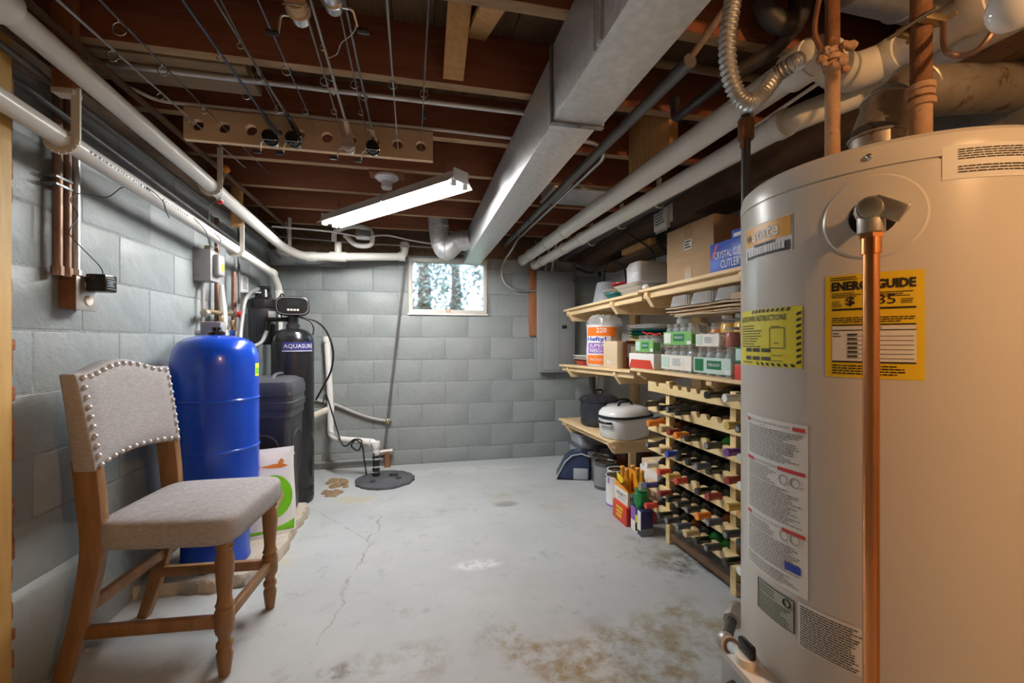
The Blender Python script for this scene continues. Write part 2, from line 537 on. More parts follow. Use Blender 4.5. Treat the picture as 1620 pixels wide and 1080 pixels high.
def smoothpath(pts, rad=.04, n=6):
    """round the corners of a polyline"""
    pts = [V(p) for p in pts]
    out = [pts[0]]
    for i in range(1, len(pts) - 1):
        a, b, c = pts[i - 1], pts[i], pts[i + 1]
        ra = min(rad, (a - b).length * .48)
        rc = min(rad, (c - b).length * .48)
        p0, p2 = b + (a - b).normalized() * ra, b + (c - b).normalized() * rc
        for k in range(n + 1):
            t = k / n
            out.append(p0 * (1 - t) ** 2 + b * 2 * t * (1 - t) + p2 * t ** 2)
    out.append(pts[-1])
    return out
def spline(pts, n=8):
    """Catmull-Rom through the points"""
    pts = [V(p) for p in pts]
    P = [pts[0] * 2 - pts[1]] + pts + [pts[-1] * 2 - pts[-2]]
    out = []
    for i in range(1, len(P) - 2):
        for k in range(n):
            t = k / n
            a, b, c, d = P[i - 1], P[i], P[i + 1], P[i + 2]
            out.append(.5 * (2 * b + (c - a) * t + (2 * a - 5 * b + 4 * c - d) * t * t + (3 * b - a - 3 * c + d) * t ** 3))
    out.append(pts[-1])
    return out

# ---------------------------------------------------------------- lettering
_txt = {}
def text2d(s, bold=0.0):
    k = (s, bold)
    if k not in _txt:
        cu = bpy.data.curves.new('lettering', 'FONT')
        cu.body = s
        cu.size = 1.0
        cu.offset = bold
        cu.resolution_u = 2
        ob = bpy.data.objects.new('lettering', cu)
        COL.objects.link(ob)
        bpy.context.view_layer.update()
        dg = bpy.context.evaluated_depsgraph_get()
        ev = ob.evaluated_get(dg)
        me = ev.to_mesh()
        vv = [(p.co.x, p.co.y) for p in me.vertices]
        ff = [tuple(q.vertices) for q in me.polygons]
        ev.to_mesh_clear()
        bpy.data.objects.remove(ob)
        bpy.data.curves.remove(cu)
        x0, x1 = min(p[0] for p in vv), max(p[0] for p in vv)
        y0, y1 = min(p[1] for p in vv), max(p[1] for p in vv)
        _txt[k] = ([((x - x0) / (x1 - x0), (y - y0) / (y1 - y0)) for x, y in vv], ff)
    return _txt[k]
for s_, b_ in [('ENERGYGUIDE', .045), ('$', .02), ('85', 0), ('Cost', 0), ('SHUTDOWN INSTRUCTIONS', .01), ('state', .02), ('FOR YOUR SAFETY READ BEFORE LIGHTING', 0),
              ('LIGHTING INSTRUCTIONS', 0), ('TO TURN OFF GAS TO APPLIANCE', 0), ('WARNING', 0), ('AQUASURE', 0), ('220', .02), ('Hefty!', .03),
              ('SUPER', .02), ('WEIGHT', .02), ('Ultra Foam Plates', 0), ('CRYSTAL CLEAR', 0), ('CUTLERY', 0), ("HENRY'S", .01), ('HARD SODA', 0), ('WIDE MOUTH', .01)]:
    text2d(s_, b_)
def put_text(mb, g, s, u0, u1, v0, v1, bold=0.0, mi=0):
    vv, ff = text2d(s, bold)
    mb.add([g(u0 + (u1 - u0) * x, v0 + (v1 - v0) * y) for x, y in vv], ff, mi)
def rect(mb, g, u0, u1, v0, v1, n=1, mi=0):
    vs_ = []
    for i in range(n + 1):
        u = u0 + (u1 - u0) * i / n
        vs_ += [g(u, v0), g(u, v1)]
    mb.add(vs_, [(2 * i, 2 * i + 2, 2 * i + 3, 2 * i + 1) for i in range(n)], mi)
def fine_print(mb, g, u0, u1, v0, v1, lines, rng, fill=.45, ragged=.3, mi=0):
    """rows of tiny strokes: print too small to read"""
    h = (v1 - v0) / lines
    for i in range(lines):
        v = v1 - (i + .75) * h
        end = u1 - (u1 - u0) * rng.random() * ragged
        u = u0
        while u < end:
            w = (u1 - u0) * rng.uniform(.03, .10)
            rect(mb, g, u, min(u + w, end), v, v + h * fill, 1, mi)
            u += w + (u1 - u0) * .012
R3 = random.Random(7)
# ================================================================ the setting
XL, XR, YB, YF = -1.135, 1.72, 3.83, -2.2
JZ = 1.96                                   # underside of the joists
struct(MB().box(XL - .1, XR + .1, YF - .1, YB + .12, -.12, 0), 'floor', 'floor_paint')

BLOCKS = {}
def block(w, dims, loc, m, rng):
    k = (round(dims[0], 3), round(dims[1], 3), round(dims[2], 3), m)
    if k not in BLOCKS:
        mb = MB().box(-dims[0] / 2, dims[0] / 2, -dims[1] / 2, dims[1] / 2, -dims[2] / 2, dims[2] / 2)
        o = mb.build('block', m, w, bevel=.004 if dims[1] < .1 else .003, local=True, seg=3)
        BLOCKS[k] = o.data
    else:
        o = bpy.data.objects.new('block', BLOCKS[k])
        COL.objects.link(o)
        o.parent = w
    o.location = loc
    return o
CJ = [.125 + .192 * k for k in range(-1, 11)]
def clip(r, hole):
    a0, a1, b0, b1 = r
    h0, h1, g0, g1 = hole
    if a1 <= h0 or a0 >= h1 or b1 <= g0 or b0 >= g1: return [r]
    out = []
    if a0 < h0: out.append((a0, h0, b0, b1))
    if a1 > h1: out.append((h1, a1, b0, b1))
    m0, m1 = max(a0, h0), min(a1, h1)
    if b0 < g0: out.append((m0, m1, b0, g0))
    if b1 > g1: out.append((m0, m1, g1, b1))
    return [q for q in out if q[1] - q[0] > .03 and q[3] - q[2] > .015]
rng = random.Random(3)
# back wall with the window opening
WX0, WX1, WZ0, WZ1 = -.045, .632, 1.292, 1.768
TOPB = 1.785
mb = MB()
yb0, yb1 = YB + .0022, YB + .12
mb.box(XL - .1, WX0, yb0, yb1, 0, TOPB).box(WX1, XR + .1, yb0, yb1, 0, TOPB).box(WX0, WX1, yb0, yb1, 0, WZ0).box(WX0, WX1, yb0, yb1, WZ1, TOPB)
wall_back = struct(mb, 'wall_back', 'block_joint')
for k in range(len(CJ) - 1):
    z0, z1 = max(CJ[k], 0) + .004, min(CJ[k + 1], TOPB) - .004
    if z1 - z0 < .02: continue
    x = XL - (.2 if k % 2 else 0)
    while x < XR:
        a0, a1 = max(x, XL) + .004, min(x + .4, XR) - .004
        x += .4
        if a1 - a0 < .03: continue
        for q in clip((a0, a1, z0, z1), (WX0, WX1, WZ0, WZ1)):
            d = rng.uniform(-.0015, .0015)
            block(wall_back, (q[1] - q[0], .06, q[3] - q[2]), ((q[0] + q[1]) / 2, YB + .03 + d, (q[2] + q[3]) / 2), 'block_paint', rng)
# left wall
TOPL = 1.85
wall_left = struct(MB().box(XL - .1, XL - .0014, YF, YB + .1, 0, TOPL), 'wall_left', 'block_joint')
for k in range(len(CJ) - 1):
    z0, z1 = max(CJ[k], 0) + .0035, min(CJ[k + 1], TOPL) - .0035
    if z1 - z0 < .02: continue
    y = 1.02 + (.2 if k % 2 else 0)
    while y < YB:
        a0, a1 = y + .0035, min(y + .4, YB) - .0035
        y += .4
        if a1 - a0 < .03: continue
        d = rng.uniform(-.001, .001)
        block(wall_left, (.06, a1 - a0, z1 - z0), (XL - .03 + d, (a0 + a1) / 2, (z0 + z1) / 2), 'block_paint', rng)
struct(MB().add([(XL - .02, 1.43, 0), (XL + .022, 1.43, 0), (XL + .016, 1.43, .30), (XL - .02, 1.43, .345),
                 (XL - .02, 3.1, 0), (XL + .022, 3.1, 0), (XL + .016, 3.1, .27), (XL - .02, 3.1, .31)],
                [(0, 1, 2, 3), (4, 7, 6, 5), (0, 4, 5, 1), (1, 5, 6, 2), (2, 6, 7, 3), (3, 7, 4, 0)]), 'trim_1', 'block_paint', bevel=.008)
struct(MB().box(XR, XR + .1, YF, YB + .1, 0, 1.76), 'wall_right', 'pale_wall_paint')
struct(MB().box(XL - .1, XR + .1, YF - .1, YF, 0, 2.2), 'wall_front', 'plain_wall')
# wooden jamb and its crumbled edge at the end of the left wall
jamb = MB().box(XL - .02, -1.04, 1.27, 1.42, 0, JZ).build('door_1', 'jamb_wood', bevel=.003)
jamb['kind'] = 'structure'
mb = MB()
zz = 0
while zz < TOPL:
    h = rng.uniform(.02, .06)
    mb.box(XL - .01, -1.068 + rng.uniform(-.006, .012), 1.415, 1.452 + rng.uniform(-.006, .008), zz, min(zz + h + .004, TOPL))
    zz += h
struct(mb, 'trim_2', 'mortar_rust', bevel=.003)
# sills and rims on top of the walls
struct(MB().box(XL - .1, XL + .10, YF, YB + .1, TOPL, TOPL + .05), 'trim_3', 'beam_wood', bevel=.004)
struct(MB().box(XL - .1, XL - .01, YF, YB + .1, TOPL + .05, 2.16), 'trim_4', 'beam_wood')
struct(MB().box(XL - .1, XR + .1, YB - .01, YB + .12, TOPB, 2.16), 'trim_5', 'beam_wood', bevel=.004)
struct(MB().box(1.50, XR + .1, YF, YB, 1.76, JZ), 'trim_6', 'beam_wood', bevel=.006)
struct(MB().box(XR - .02, XR + .1, YF, YB + .1, JZ, 2.16), 'trim_7', 'beam_wood')

# ceiling: subfloor planks on joists
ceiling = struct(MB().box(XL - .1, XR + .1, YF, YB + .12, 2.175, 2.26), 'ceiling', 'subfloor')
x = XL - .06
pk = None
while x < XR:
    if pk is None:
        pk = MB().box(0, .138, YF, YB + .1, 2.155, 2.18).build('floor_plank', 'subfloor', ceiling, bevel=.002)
        o = pk
    else:
        o = pk.copy(); COL.objects.link(o)
    o.location.x = x
    o.location.z = rng.uniform(-.0015, .0015)
    x += .1405
JY = [1.55 + .416 * k for k in range(-8, 6)]
jo = None
for y in JY:
    if jo is None:
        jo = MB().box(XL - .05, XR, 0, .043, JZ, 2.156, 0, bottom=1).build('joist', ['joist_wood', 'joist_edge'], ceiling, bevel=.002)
        o = jo
    else:
        o = jo.copy(); COL.objects.link(o)
    o.location.y = y
    o.location.x = rng.uniform(-.03, .03)
# cross bridging in one bay
for xx, a in ((.135, 1), (.215, -1)):
    for yb in (1.55 - .416, 1.55 - 1.248):
        y0, y1 = yb + .043, yb + .416
        za, zb = (2.14, JZ + .02) if a > 0 else (JZ + .02, 2.14)
        MB().beam((xx, y0, za), (xx, y1, zb), .072, .02).build('bridging', 'new_wood', ceiling, bevel=.002)
# short blocks nailed between joists on the right
MB().box(1.02, 1.06, 1.60, 1.95, 1.80, JZ + .12).build('blocking', 'new_wood', ceiling, bevel=.002)
MB().box(XL, -.55, 1.60, 1.78, JZ - .004, JZ + .03).build('blocking', 'old_wood', ceiling, bevel=.003)

# window
w1 = bpy.data.objects.new('window_1', None)
COL.objects.link(w1); w1['kind'] = 'structure'
w1.location = (WX0, YB, WZ0); OFF[w1] = V(w1.location)
fw = .034
f = MB()
f.box(WX0, WX1, YB - .012, YB + .07, WZ0, WZ0 + fw).box(WX0, WX1, YB - .012, YB + .07, WZ1 - fw, WZ1)
f.box(WX0, WX0 + fw, YB - .012, YB + .07, WZ0 + fw, WZ1 - fw).box(WX1 - fw * .8, WX1, YB - .012, YB + .07, WZ0 + fw, WZ1 - fw)
f.build('window_frame', 'window_paint', w1, bevel=.003)
MB().box(WX0 + fw * .6, WX1 - fw * .6, YB + .035, YB + .039, WZ0 + fw * .6, WZ1 - fw * .6).build('pane', 'glass', w1)
MB().box(.27, .31, YB - .018, YB - .01, WZ0 + .012, WZ0 + .036).build('latch', 'cork', w1, bevel=.002)
MB().box(WX0 - .01, WX1 + .01, YB - .02, YB + .03, WZ0 - .014, WZ0).build('window_sill', 'white_paint', w1, bevel=.003)

# outdoors: a lawn at window height and trees
g = struct(MB().box(-14, 16, YB + .6, 24, 1.10, 1.18), 'ground', 'lawn')
def tree(x, y, h, r, label, seed):
    t = thing('tree', label, 'tree', (x, y, 1.18), group='trees outside the basement window')
    rg = random.Random(seed)
    MB().tube([(x, y, 1.15), (x + .05, y, 1.18 + h * .3), (x - .04, y + .05, 1.18 + h * .7)], [.16, .12, .05], 8).build('trunk', 'bark', t)
    mb = MB()
    for i in range(1500):
        a, b = rg.uniform(0, 2 * PI), rg.uniform(-1, 1)
        q = (rg.random() ** .4) * r
        c = V((x + q * math.cos(a) * math.sqrt(1 - b * b), y + q * math.sin(a) * math.sqrt(1 - b * b), 1.18 + h * .62 + b * h * .5))
        if c.z < 1.4: continue
        d1 = V((rg.uniform(-1, 1), rg.uniform(-1, 1), rg.uniform(-1, 1))).normalized()
        d2 = d1.orthogonal().normalized()
        s = rg.uniform(.04, .09)
        mb.quad(c - d1 * s, c - d2 * s * .5, c + d1 * s, c + d2 * s * .5)
    mb.build('foliage', 'leaf', t, kind='stuff')
tree(.15, 8.4, 3.0, .62, 'leafy tree seen through the window on the side of the drain pipe', 1)
tree(.95, 10.6, 4.0, .75, 'slim leafy tree seen through the middle of the window', 2)
tree(1.62, 9.0, 3.2, .52, 'narrow leafy tree seen through the window below the duct', 4)

# raised concrete pad along the left wall
outl = [(XL, 2.06), (-1.02, 2.07), (-.82, 2.05), (-.70, 2.08), (-.635, 2.20), (-.62, 2.35), (-.635, 2.60), (-.62, 2.80), (-.64, 2.94), (-.80, 2.96), (XL, 2.97)]
poly = []
rg = random.Random(11)
for i in range(len(outl)):
    a, b = V(outl[i]), V(outl[(i + 1) % len(outl)])
    n_ = max(1, int((b - a).length / .035)) if i < len(outl) - 1 else 1
    for k in range(n_):
        p = a.lerp(b, k / n_)
        if k or 0 < i < len(outl) - 1: p += V((rg.uniform(-.008, .008), rg.uniform(-.008, .008)))
        poly.append((p.x, p.y))
mb = MB()
n_ = len(poly)
cx_, cy_ = -.9, 2.5
ins = [(x + (cx_ - x) * .03, y + (cy_ - y) * .02) for x, y in poly]
mb.add([(x, y, 0) for x, y in poly] + [(x, y, .036) for x, y in poly] + [(x, y, .05 + rg.uniform(-.002, .002)) for x, y in ins],
       [(i, (i + 1) % n_, n_ + (i + 1) % n_, n_ + i) for i in range(n_)] + [(n_ + i, n_ + (i + 1) % n_, 2 * n_ + (i + 1) % n_, 2 * n_ + i) for i in range(n_)] + [tuple(range(2 * n_, 3 * n_))])
struct(mb, 'trim_8', 'slab_concrete', angle=50)
# broken floor by the corner: loose rubble
mb = MB()
for i in range(34):
    a, q = rg.uniform(0, 2 * PI), rg.random() ** .5
    c = V((-.555 + q * .075 * math.cos(a), 3.36 + q * .22 * math.sin(a), .0))
    s = rg.uniform(.02, .045) * (1.1 - q * .5)
    mb.ball(c, s, (rg.uniform(.8, 1.3), rg.uniform(.8, 1.3), rg.uniform(.35, .6)), 7)
o = one(mb, 'rubble', 'dirt', 'brown crumbled concrete and soil behind the tall black tank', 'rubble', angle=20)
o['kind'] = 'stuff'

# ================================================================ ducts
DX0, DX1, DZ0, DZ1 = .42, .568, 1.73, 1.955
t = thing('supply_duct', 'rectangular galvanized metal duct running under the joists to the window', 'duct', (.49, 2.0, DZ0))
MB().box(DX0, DX1, 1.285, 3.80, DZ0, DZ1 - .005).build('duct_section', 'galv', t, bevel=.002)
MB().box(DX0 - .006, DX1 + .006, -1.2, 1.29, DZ0 - .006, DZ1).build('duct_section', 'galv', t, bevel=.002)
s1 = MB()
s1.box(DX0 - .013, DX0 - .005, 1.268, 1.288, DZ0 - .012, DZ1).box(DX0 - .013, DX1 + .013, 1.268, 1.288, DZ0 - .013, DZ0 - .005).box(DX1 + .005, DX1 + .013, 1.268, 1.288, DZ0 - .012, DZ1)
s1.build('drive_cleat', 'galv_dark', t, bevel=.001)  # darker metal paints the joint's shadow line into the cleat's colour
for yy in (.93, .915, .955):
    MB().box(DX0 - .011, DX0 - .004, yy, yy + .008, DZ0 + .0, DZ1).build('seam', 'galv', t, bevel=.001)
MB().cyl((DX0 + .08, 1.277, DZ0 - .016), (DX0 + .08, 1.277, DZ0 - .010), .006, seg=8).build('screw', 'galv_dark', t)
# round take-off elbow on the duct
pts = [at(750, 380, Y=3.42), at(722, 383, Y=3.44), at(706, 396, Y=3.46), at(697, 380, Y=3.47), at(693, 345, Y=3.47)]
pts[0].x = DX0 + .005
path = spline(pts, 5)
mb = MB()
n_ = len(path)
mb.tube(path, [.078] * n_, 20)
t2 = thing('duct_elbow', 'round galvanized duct elbow joining the side of the rectangular duct', 'duct', path[0])
mb.build('elbow', 'galv', t2)
for i in range(2, n_ - 1, 4):
    d = (path[i + 1] - path[i - 1]).normalized()
    MB().torus(path[i], .079, .004, d, 24, 6).build('rib', 'galv', t2)

# ================================================================ white pipes at the left
def coupling(parent, p, d, r, L, m):
    d = V(d).normalized()
    return MB().cyl(V(p) - d * L / 2, V(p) + d * L / 2, r, seg=20).build('coupling', m, parent, bevel=.002)
pA = at(-60, -45, X=-.93); pB = at(446, 390, X=-.93)
pC = at(478, 406, Y=pB.y + .10); pD = at(640, 406, Y=3.70); pE = V((pD.x, pD.y, pD.z + .12))
t = thing('drain_pipe', 'thick white plastic drain pipe slung below the joists along the left wall', 'pipe', pB)
MB().tube(smoothpath([pA, pB, pC, pD, pE], .07), .031, 20).build('pipe', 'pvc', t)
coupling(t, at(452, 396, X=-.93), pB - pA, .037, .09, 'pvc')
coupling(t, pC.lerp(pD, .08), pD - pC, .037, .07, 'pvc')
coupling(t, pD + V((-.02, 0, 0)), (1, 0, 0), .037, .05, 'pvc')
coupling(t, pE + V((0, 0, -.03)), (0, 0, 1), .037, .04, 'pvc')
c0 = at(8, 12, X=-.93)
MB().tube([c0 - (pB - pA).normalized() * .12, c0], [.043, .043], 20).build('coupling', 'pvc', t, bevel=.002)
tee = pC.lerp(pD, .33)
MB().cyl(tee - V((.06, 0, 0)), tee + V((.06, 0, 0)), .038, seg=20).cyl(tee, tee + V((0, 0, .11)), .026, seg=16).build('tee', 'pvc', t, bevel=.002)
loop = spline([tee + V((-.03, 0, .12)), tee + V((-.01, -.03, .19)), tee + V((.12, -.05, .23)), tee + V((.24, -.06, .20)), tee + V((.25, -.05, .10)), tee + V((.14, -.03, .09)), tee + V((.05, 0, .17))], 6)
MB().tube(loop, .019, 12).build('hose', 'pvc', t)
HK = []
def hook(parent, p, r, up, m='hanger_white', side=1):
    """a J shaped hanger strap below the pipe"""
    pts = [V((p.x + side * r * 1.2, p.y, p.z + up))]
    for k in range(9):
        a = (PI * 1.05) * k / 8
        pts.append(V((p.x + side * r * 1.2 * math.cos(a), p.y, p.z - r * 1.2 * math.sin(a))))
    mb = MB()
    for a, b in zip(pts[:-1], pts[1:]):
        mb.beam(a, b, .022, .007, up=(0, 1, 0)) if abs((b - a).normalized().y) < .9 else None
    return mb.build('hanger_strap', m, parent)
for (px_, py_) in ((333, 284), (449, 392)):
    q = at(px_, py_, X=-.93)
    k_ = (q.y - pA.y) / (pB.y - pA.y)
    q = pA.lerp(pB, k_)
    hook(t, q, .033, JZ - q.z, 'hanger_white')
qA = at(-60, 118, X=-1.0); qB = at(431, 432, X=-1.0); qC = at(441, 462, X=-.99); qD = at(441, 640, X=-.99)
t = thing('vent_pipe', 'white plastic pipe fixed along the left block wall that turns down in the corner', 'pipe', qB)
MB().tube(smoothpath([qA, qB, V((qC.x, qC.y, qC.z + .03)), V((qC.x, qC.y, .2))], .05), .027, 20).build('pipe', 'pvc', t)
coupling(t, qB, qB - qA, .032, .05, 'pvc')
coupling(t, qC + V((0, 0, -.02)), (0, 0, 1), .032, .06, 'pvc')
for (px_, blk) in ((97, True), (372, True)):
    q = at(px_, 230, X=-1.0)
    k_ = (q.y - qA.y) / (qB.y - qA.y)
    q = qA.lerp(qB, k_)
    top = 1.79 if px_ < 200 else q.z + .16
    hook(t, q, .030, top - q.z, 'hanger_white')
    bz0, bz1 = (top - .012, JZ + .1) if px_ < 200 else (top - .03, JZ)
    MB().box(q.x - .018, q.x + .036, q.y - .012, q.y + .018, bz0, bz1).build('wood_block', 'block_wood' if px_ < 200 else 'new_wood', t, bevel=.002)
    if px_ < 200:
        MB().box(q.x - .016, q.x + .038, q.y - .016, q.y + .022, top - .024, top - .008).build('hanger_plate', 'hanger_white', t, bevel=.001)
# printed marks on the lower pipe
mb = MB()
rg = random.Random(5)
d = (qB - qA).normalized()
sd = d.cross(V((0, 0, 1))).normalized()
for seg0, seg1 in ((.16, .30), (.34, .43), (.52, .60)):
    u = seg0
    L = (qB - qA).length
    while u < seg1:
        w = rg.uniform(.003, .008)
        for a_ in (.15,):
            nrm = (sd * math.cos(a_) + V((0, 0, -1)) * math.sin(a_)).normalized()
            tg = d.cross(nrm)
            c = qA + d * (u * L) + nrm * .0275
            hh = rg.uniform(.003, .0055)
            mb.quad(c - tg * hh, c + d * (w * L * .7) - tg * hh, c + d * (w * L * .7) + tg * hh * .6, c + tg * hh * .6)
        u += w + .002
mb.build('print', 'pipe_ink', t, kind='stuff')
# thin dark pipes and cable in the wall-top corner
for i, (a, b, r, m, lb) in enumerate((
        ((-20, 95), (330, 352), .011, 'black_iron', 'thin dark iron pipe running along the top of the left wall'),
        ((-10, 62), (352, 338), .009, 'iron_grey', 'thin grey pipe between the sill and the thick drain pipe'),
        ((30, -8), (420, 330), .012, 'beam_wood', 'dark wooden strip hung just above the thick drain pipe'))):
    p, q = at(*a, X=(-1.075, -1.03, -.95)[i]), at(*b, X=(-1.075, -1.03, -.95)[i])
    q = p + (q - p) * ((3.75 - p.y) / (q.y - p.y))
    if i == 0: p = p + (q - p) * ((1.45 - p.y) / (q.y - p.y))
    one(MB().tube([p, q], r, 10), 'service_pipe', m, lb, 'pipe')
# vertical rusty pipes near the pressure tank
def vpipe(px_, y0, y1, r, m, X, label, name='riser_pipe'):
    a, b = at(px_, y0, X=X), at(px_, y1, X=X)
    b.x, b.y = a.x, a.y
    return one(MB().cyl(b, a, r, seg=12), name, m, label, 'pipe')
vpipe(343, 345, 520, .012, 'copper_dull', XL + .034, 'brown copper riser passing behind the grey switch box')
vpipe(370, 430, 545, .014, 'copper_dull', XL + .05, 'brown copper riser with a red valve between switch box and filter')
vpipe(378, 360, 480, .008, 'iron_grey', XL + .03, 'thin grey riser on the wall behind the water filter')
# horizontal valve run above the blue tank
t = thing('valve_manifold', 'brass and white valve fittings on the wall behind the blue tank', 'valve', at(350, 500, X=XL + .06))
a, b = at(322, 492, X=XL + .06), at(378, 498, X=XL + .06)
MB().tube([a, b], .012, 10).build('pipe', 'brass', t)
for px_ in (325, 350, 366):
    p = at(px_, 495, X=XL + .06)
    MB().cyl(p - V((0, .022, 0)), p + V((0, .022, 0)), .019, seg=8).build('fitting', 'cast_metal', t, bevel=.002)
p = at(377, 497, X=XL + .075)
MB().cyl(p, p + V((.03, 0, 0)), .02, seg=10).build('handle', 'bobber_red', t, bevel=.003)
p0, p1 = at(350, 450, X=XL + .07), at(356, 540, X=XL + .07)
MB().tube([p0, p0.lerp(p1, .5), p1], [.012, .022, .014], 10).build('neck', 'pvc', t)
for px_, py_ in ((350, 505), (358, 515), (368, 512), (372, 530)):
    p = at(px_, py_, X=XL + .08)
    MB().cyl(p - V((0, 0, .02)), p + V((0, 0, .02)), .013, seg=8).build('fitting', 'brass', t, bevel=.002)
p = at(368, 528, X=XL + .085)
MB().cyl(p - V((0, 0, .02)), p + V((0, 0, .02)), .015, seg=10).build('tape_wrap', 'blue_tape', t)
# ================================================================ fluorescent shop light
def shop_light(A, B, tubes, label):
    d = (B - A).normalized(); s = V((-d.y, d.x, 0))
    t = thing('shop_light', label, 'light', (A + B) / 2)
    def FL(u, v, w): return A + d * u + s * v + V((0, 0, w))
    L = (B - A).length
    Rf = Matrix((d, s, V((0, 0, 1)))).transposed()
    prof = [(-.085, -.022), (-.04, .022), (-.022, .05), (.022, .05), (.04, .022), (.085, -.022), (.083, -.025), (.038, .018), (-.038, .018), (-.083, -.025)]
    n_ = len(prof)
    mb = MB()
    mb.add([FL(0, v, w) for v, w in prof] + [FL(L, v, w) for v, w in prof], [(i, (i + 1) % n_, n_ + (i + 1) % n_, n_ + i) for i in range(n_)] + [tuple(range(n_)), tuple(range(2 * n_ - 1, n_ - 1, -1))])
    mb.build('reflector', 'reflector', t)
    for v in (-.038, .038):
        MB().cyl(FL(.03, v, -.012), FL(L - .03, v, -.012), .0155, seg=14).build('fluorescent_tube', tubes, t)
        for u in (.015, L - .015):
            MB().obox(FL(u, v, -.008), (.02, .034, .05), Rf).build('lamp_holder', 'porcelain', t, bevel=.004)
    for u in (0, L):
        MB().obox(FL(u, 0, .02), (.012, .10, .06), Rf).build('end_plate', 'reflector', t, bevel=.004)
    for u in (.12, L - .12):
        p = FL(u, 0, .045)
        MB().tube([p, V((p.x, p.y, JZ + .01))], .0025, 6).build('chain', 'chrome', t)
shop_light(V((-.555, 3.10, 1.845)), V((.225, 2.155, 1.845)), 'tube_glow', 'glowing two tube fluorescent shop light hung from the joists')
# keyless porcelain lamp holder beside it
p = at(612, 284, Z=1.93)
t = thing('lamp_socket', 'round white porcelain lamp socket screwed to a joist with pull chain', 'socket', p)
M_ = Matrix.Translation(V((p.x, p.y, JZ - .011)))
MB().lathe([(.062, .0), (.064, -.012), (.05, -.024), (.032, -.032), (.028, -.055), (.03, -.062), (.026, -.07), (.012, -.07)], M_, 24).build('socket_body', 'porcelain', t)
MB().tube([V((p.x - .03, p.y, JZ - .03)), V((p.x - .032, p.y, JZ - .17))], .0015, 5).build('pull_chain', 'chrome', t)
q = V((p.x, p.y, JZ)); MB().box(q.x - .09, q.x + .09, q.y - .05, q.y + .05, JZ - .012, JZ + .001).build('mounting_board', 'joist_wood', t)

# ================================================================ left wall electrics
bx = at(107, 462, X=XL)
t = thing('outlet_box', 'rusty surface outlet box at the foot of three vertical conduits', 'outlet', (XL, bx.y, bx.z - .06))
MB().box(XL, XL + .05, bx.y - .04, bx.y + .045, bx.z - .058, bx.z + .055).build('box', 'rust', t, bevel=.004)
MB().box(XL + .05, XL + .054, bx.y - .046, bx.y + .05, bx.z - .062, bx.z + .05).build('cover_plate', 'cast_metal', t, bevel=.006)
for dz in (.025, -.027):
    MB().cyl(V((XL + .05, bx.y + .008, bx.z + dz)), V((XL + .058, bx.y + .008, bx.z + dz)), .017, seg=16).build('receptacle', 'label_cream', t, bevel=.001)
t = thing('power_adapter', 'black plug-in power adapter on the rusty outlet box', 'adapter', V((XL + .06, bx.y + .012, bx.z + .0)))
MB().box(XL + .056, XL + .115, bx.y - .012, bx.y + .05, bx.z + .004, bx.z + .064).build('body', 'black_plastic', t, bevel=.006)
mb = MB()
for k in range(5): mb.box(XL + .1152, XL + .1156, bx.y - .004, bx.y + .04 - (k % 3) * .008, bx.z + .014 + k * .009, bx.z + .0165 + k * .009)
o = mb.build('print', 'ink_grey', t, kind='stuff')
wire = spline([V((XL + .09, bx.y + .02, bx.z + .062)), V((XL + .06, bx.y + .05, bx.z + .10)), at(118, 380, X=XL + .047), at(110, 365, X=XL + .05), at(123, 340, X=XL + .05),
               at(112, 315, X=XL + .05), at(130, 306, X=XL + .047), at(168, 312, X=XL + .03), at(190, 298, X=XL + .10), at(196, 296, X=XL + .12)], 5)
MB().tube(wire, .0018, 6).build('cord', 'cord_black', t)
for i, (px_, r, dx, m) in enumerate(((91, .0125, .026, 'old_conduit'), (106, .0115, .024, 'old_conduit'), (120, .0115, .024, 'steel_conduit'))):
    p = at(px_, 440, X=XL + dx)
    one(MB().cyl(V((p.x, p.y, bx.z + .05)), V((p.x, p.y, TOPL + .0)), r, seg=14).cyl(V((p.x, p.y, bx.z + .045)), V((p.x, p.y, bx.z + .075)), r + .004, seg=10), 'conduit', m,
        ('wider brown conduit at the jamb end of the outlet box', 'middle brown conduit rising from the outlet box', 'shiny steel conduit rising from the outlet box')[i], 'conduit', angle=30)
p = at(99, 290, X=XL + .03)
t = thing('pipe_strap', 'small metal strap holding the two brown conduits', 'strap', p)
for dz in (-.012, .012):
    MB().box(XL, XL + .04, p.y - .04, p.y + .03, p.z + dz - .004, p.z + dz + .004).build('strap_band', 'galv_dark', t, bevel=.001)
# stray dark wire on the lower white pipe
w = spline([at(232, 296, X=-.97), at(250, 310, X=-.965), at(259, 320, X=-.965), at(262, 332, X=-.96), at(268, 345, X=-.96)], 6)
one(MB().tube(w, .0018, 6), 'loose_wire', 'cord_black', 'short black wire draped over the lower white pipe', 'wire')
w = spline([at(307, 345, X=-.97), at(325, 365, X=-.965), at(333, 388, X=-.962), at(345, 390, X=-.955), at(349, 380, X=-.955), at(343, 372, X=-.962)], 6)
one(MB().tube(w, .0018, 6), 'loose_wire', 'cord_black', 'curled black wire hanging from the white pipe above the switch box', 'wire')
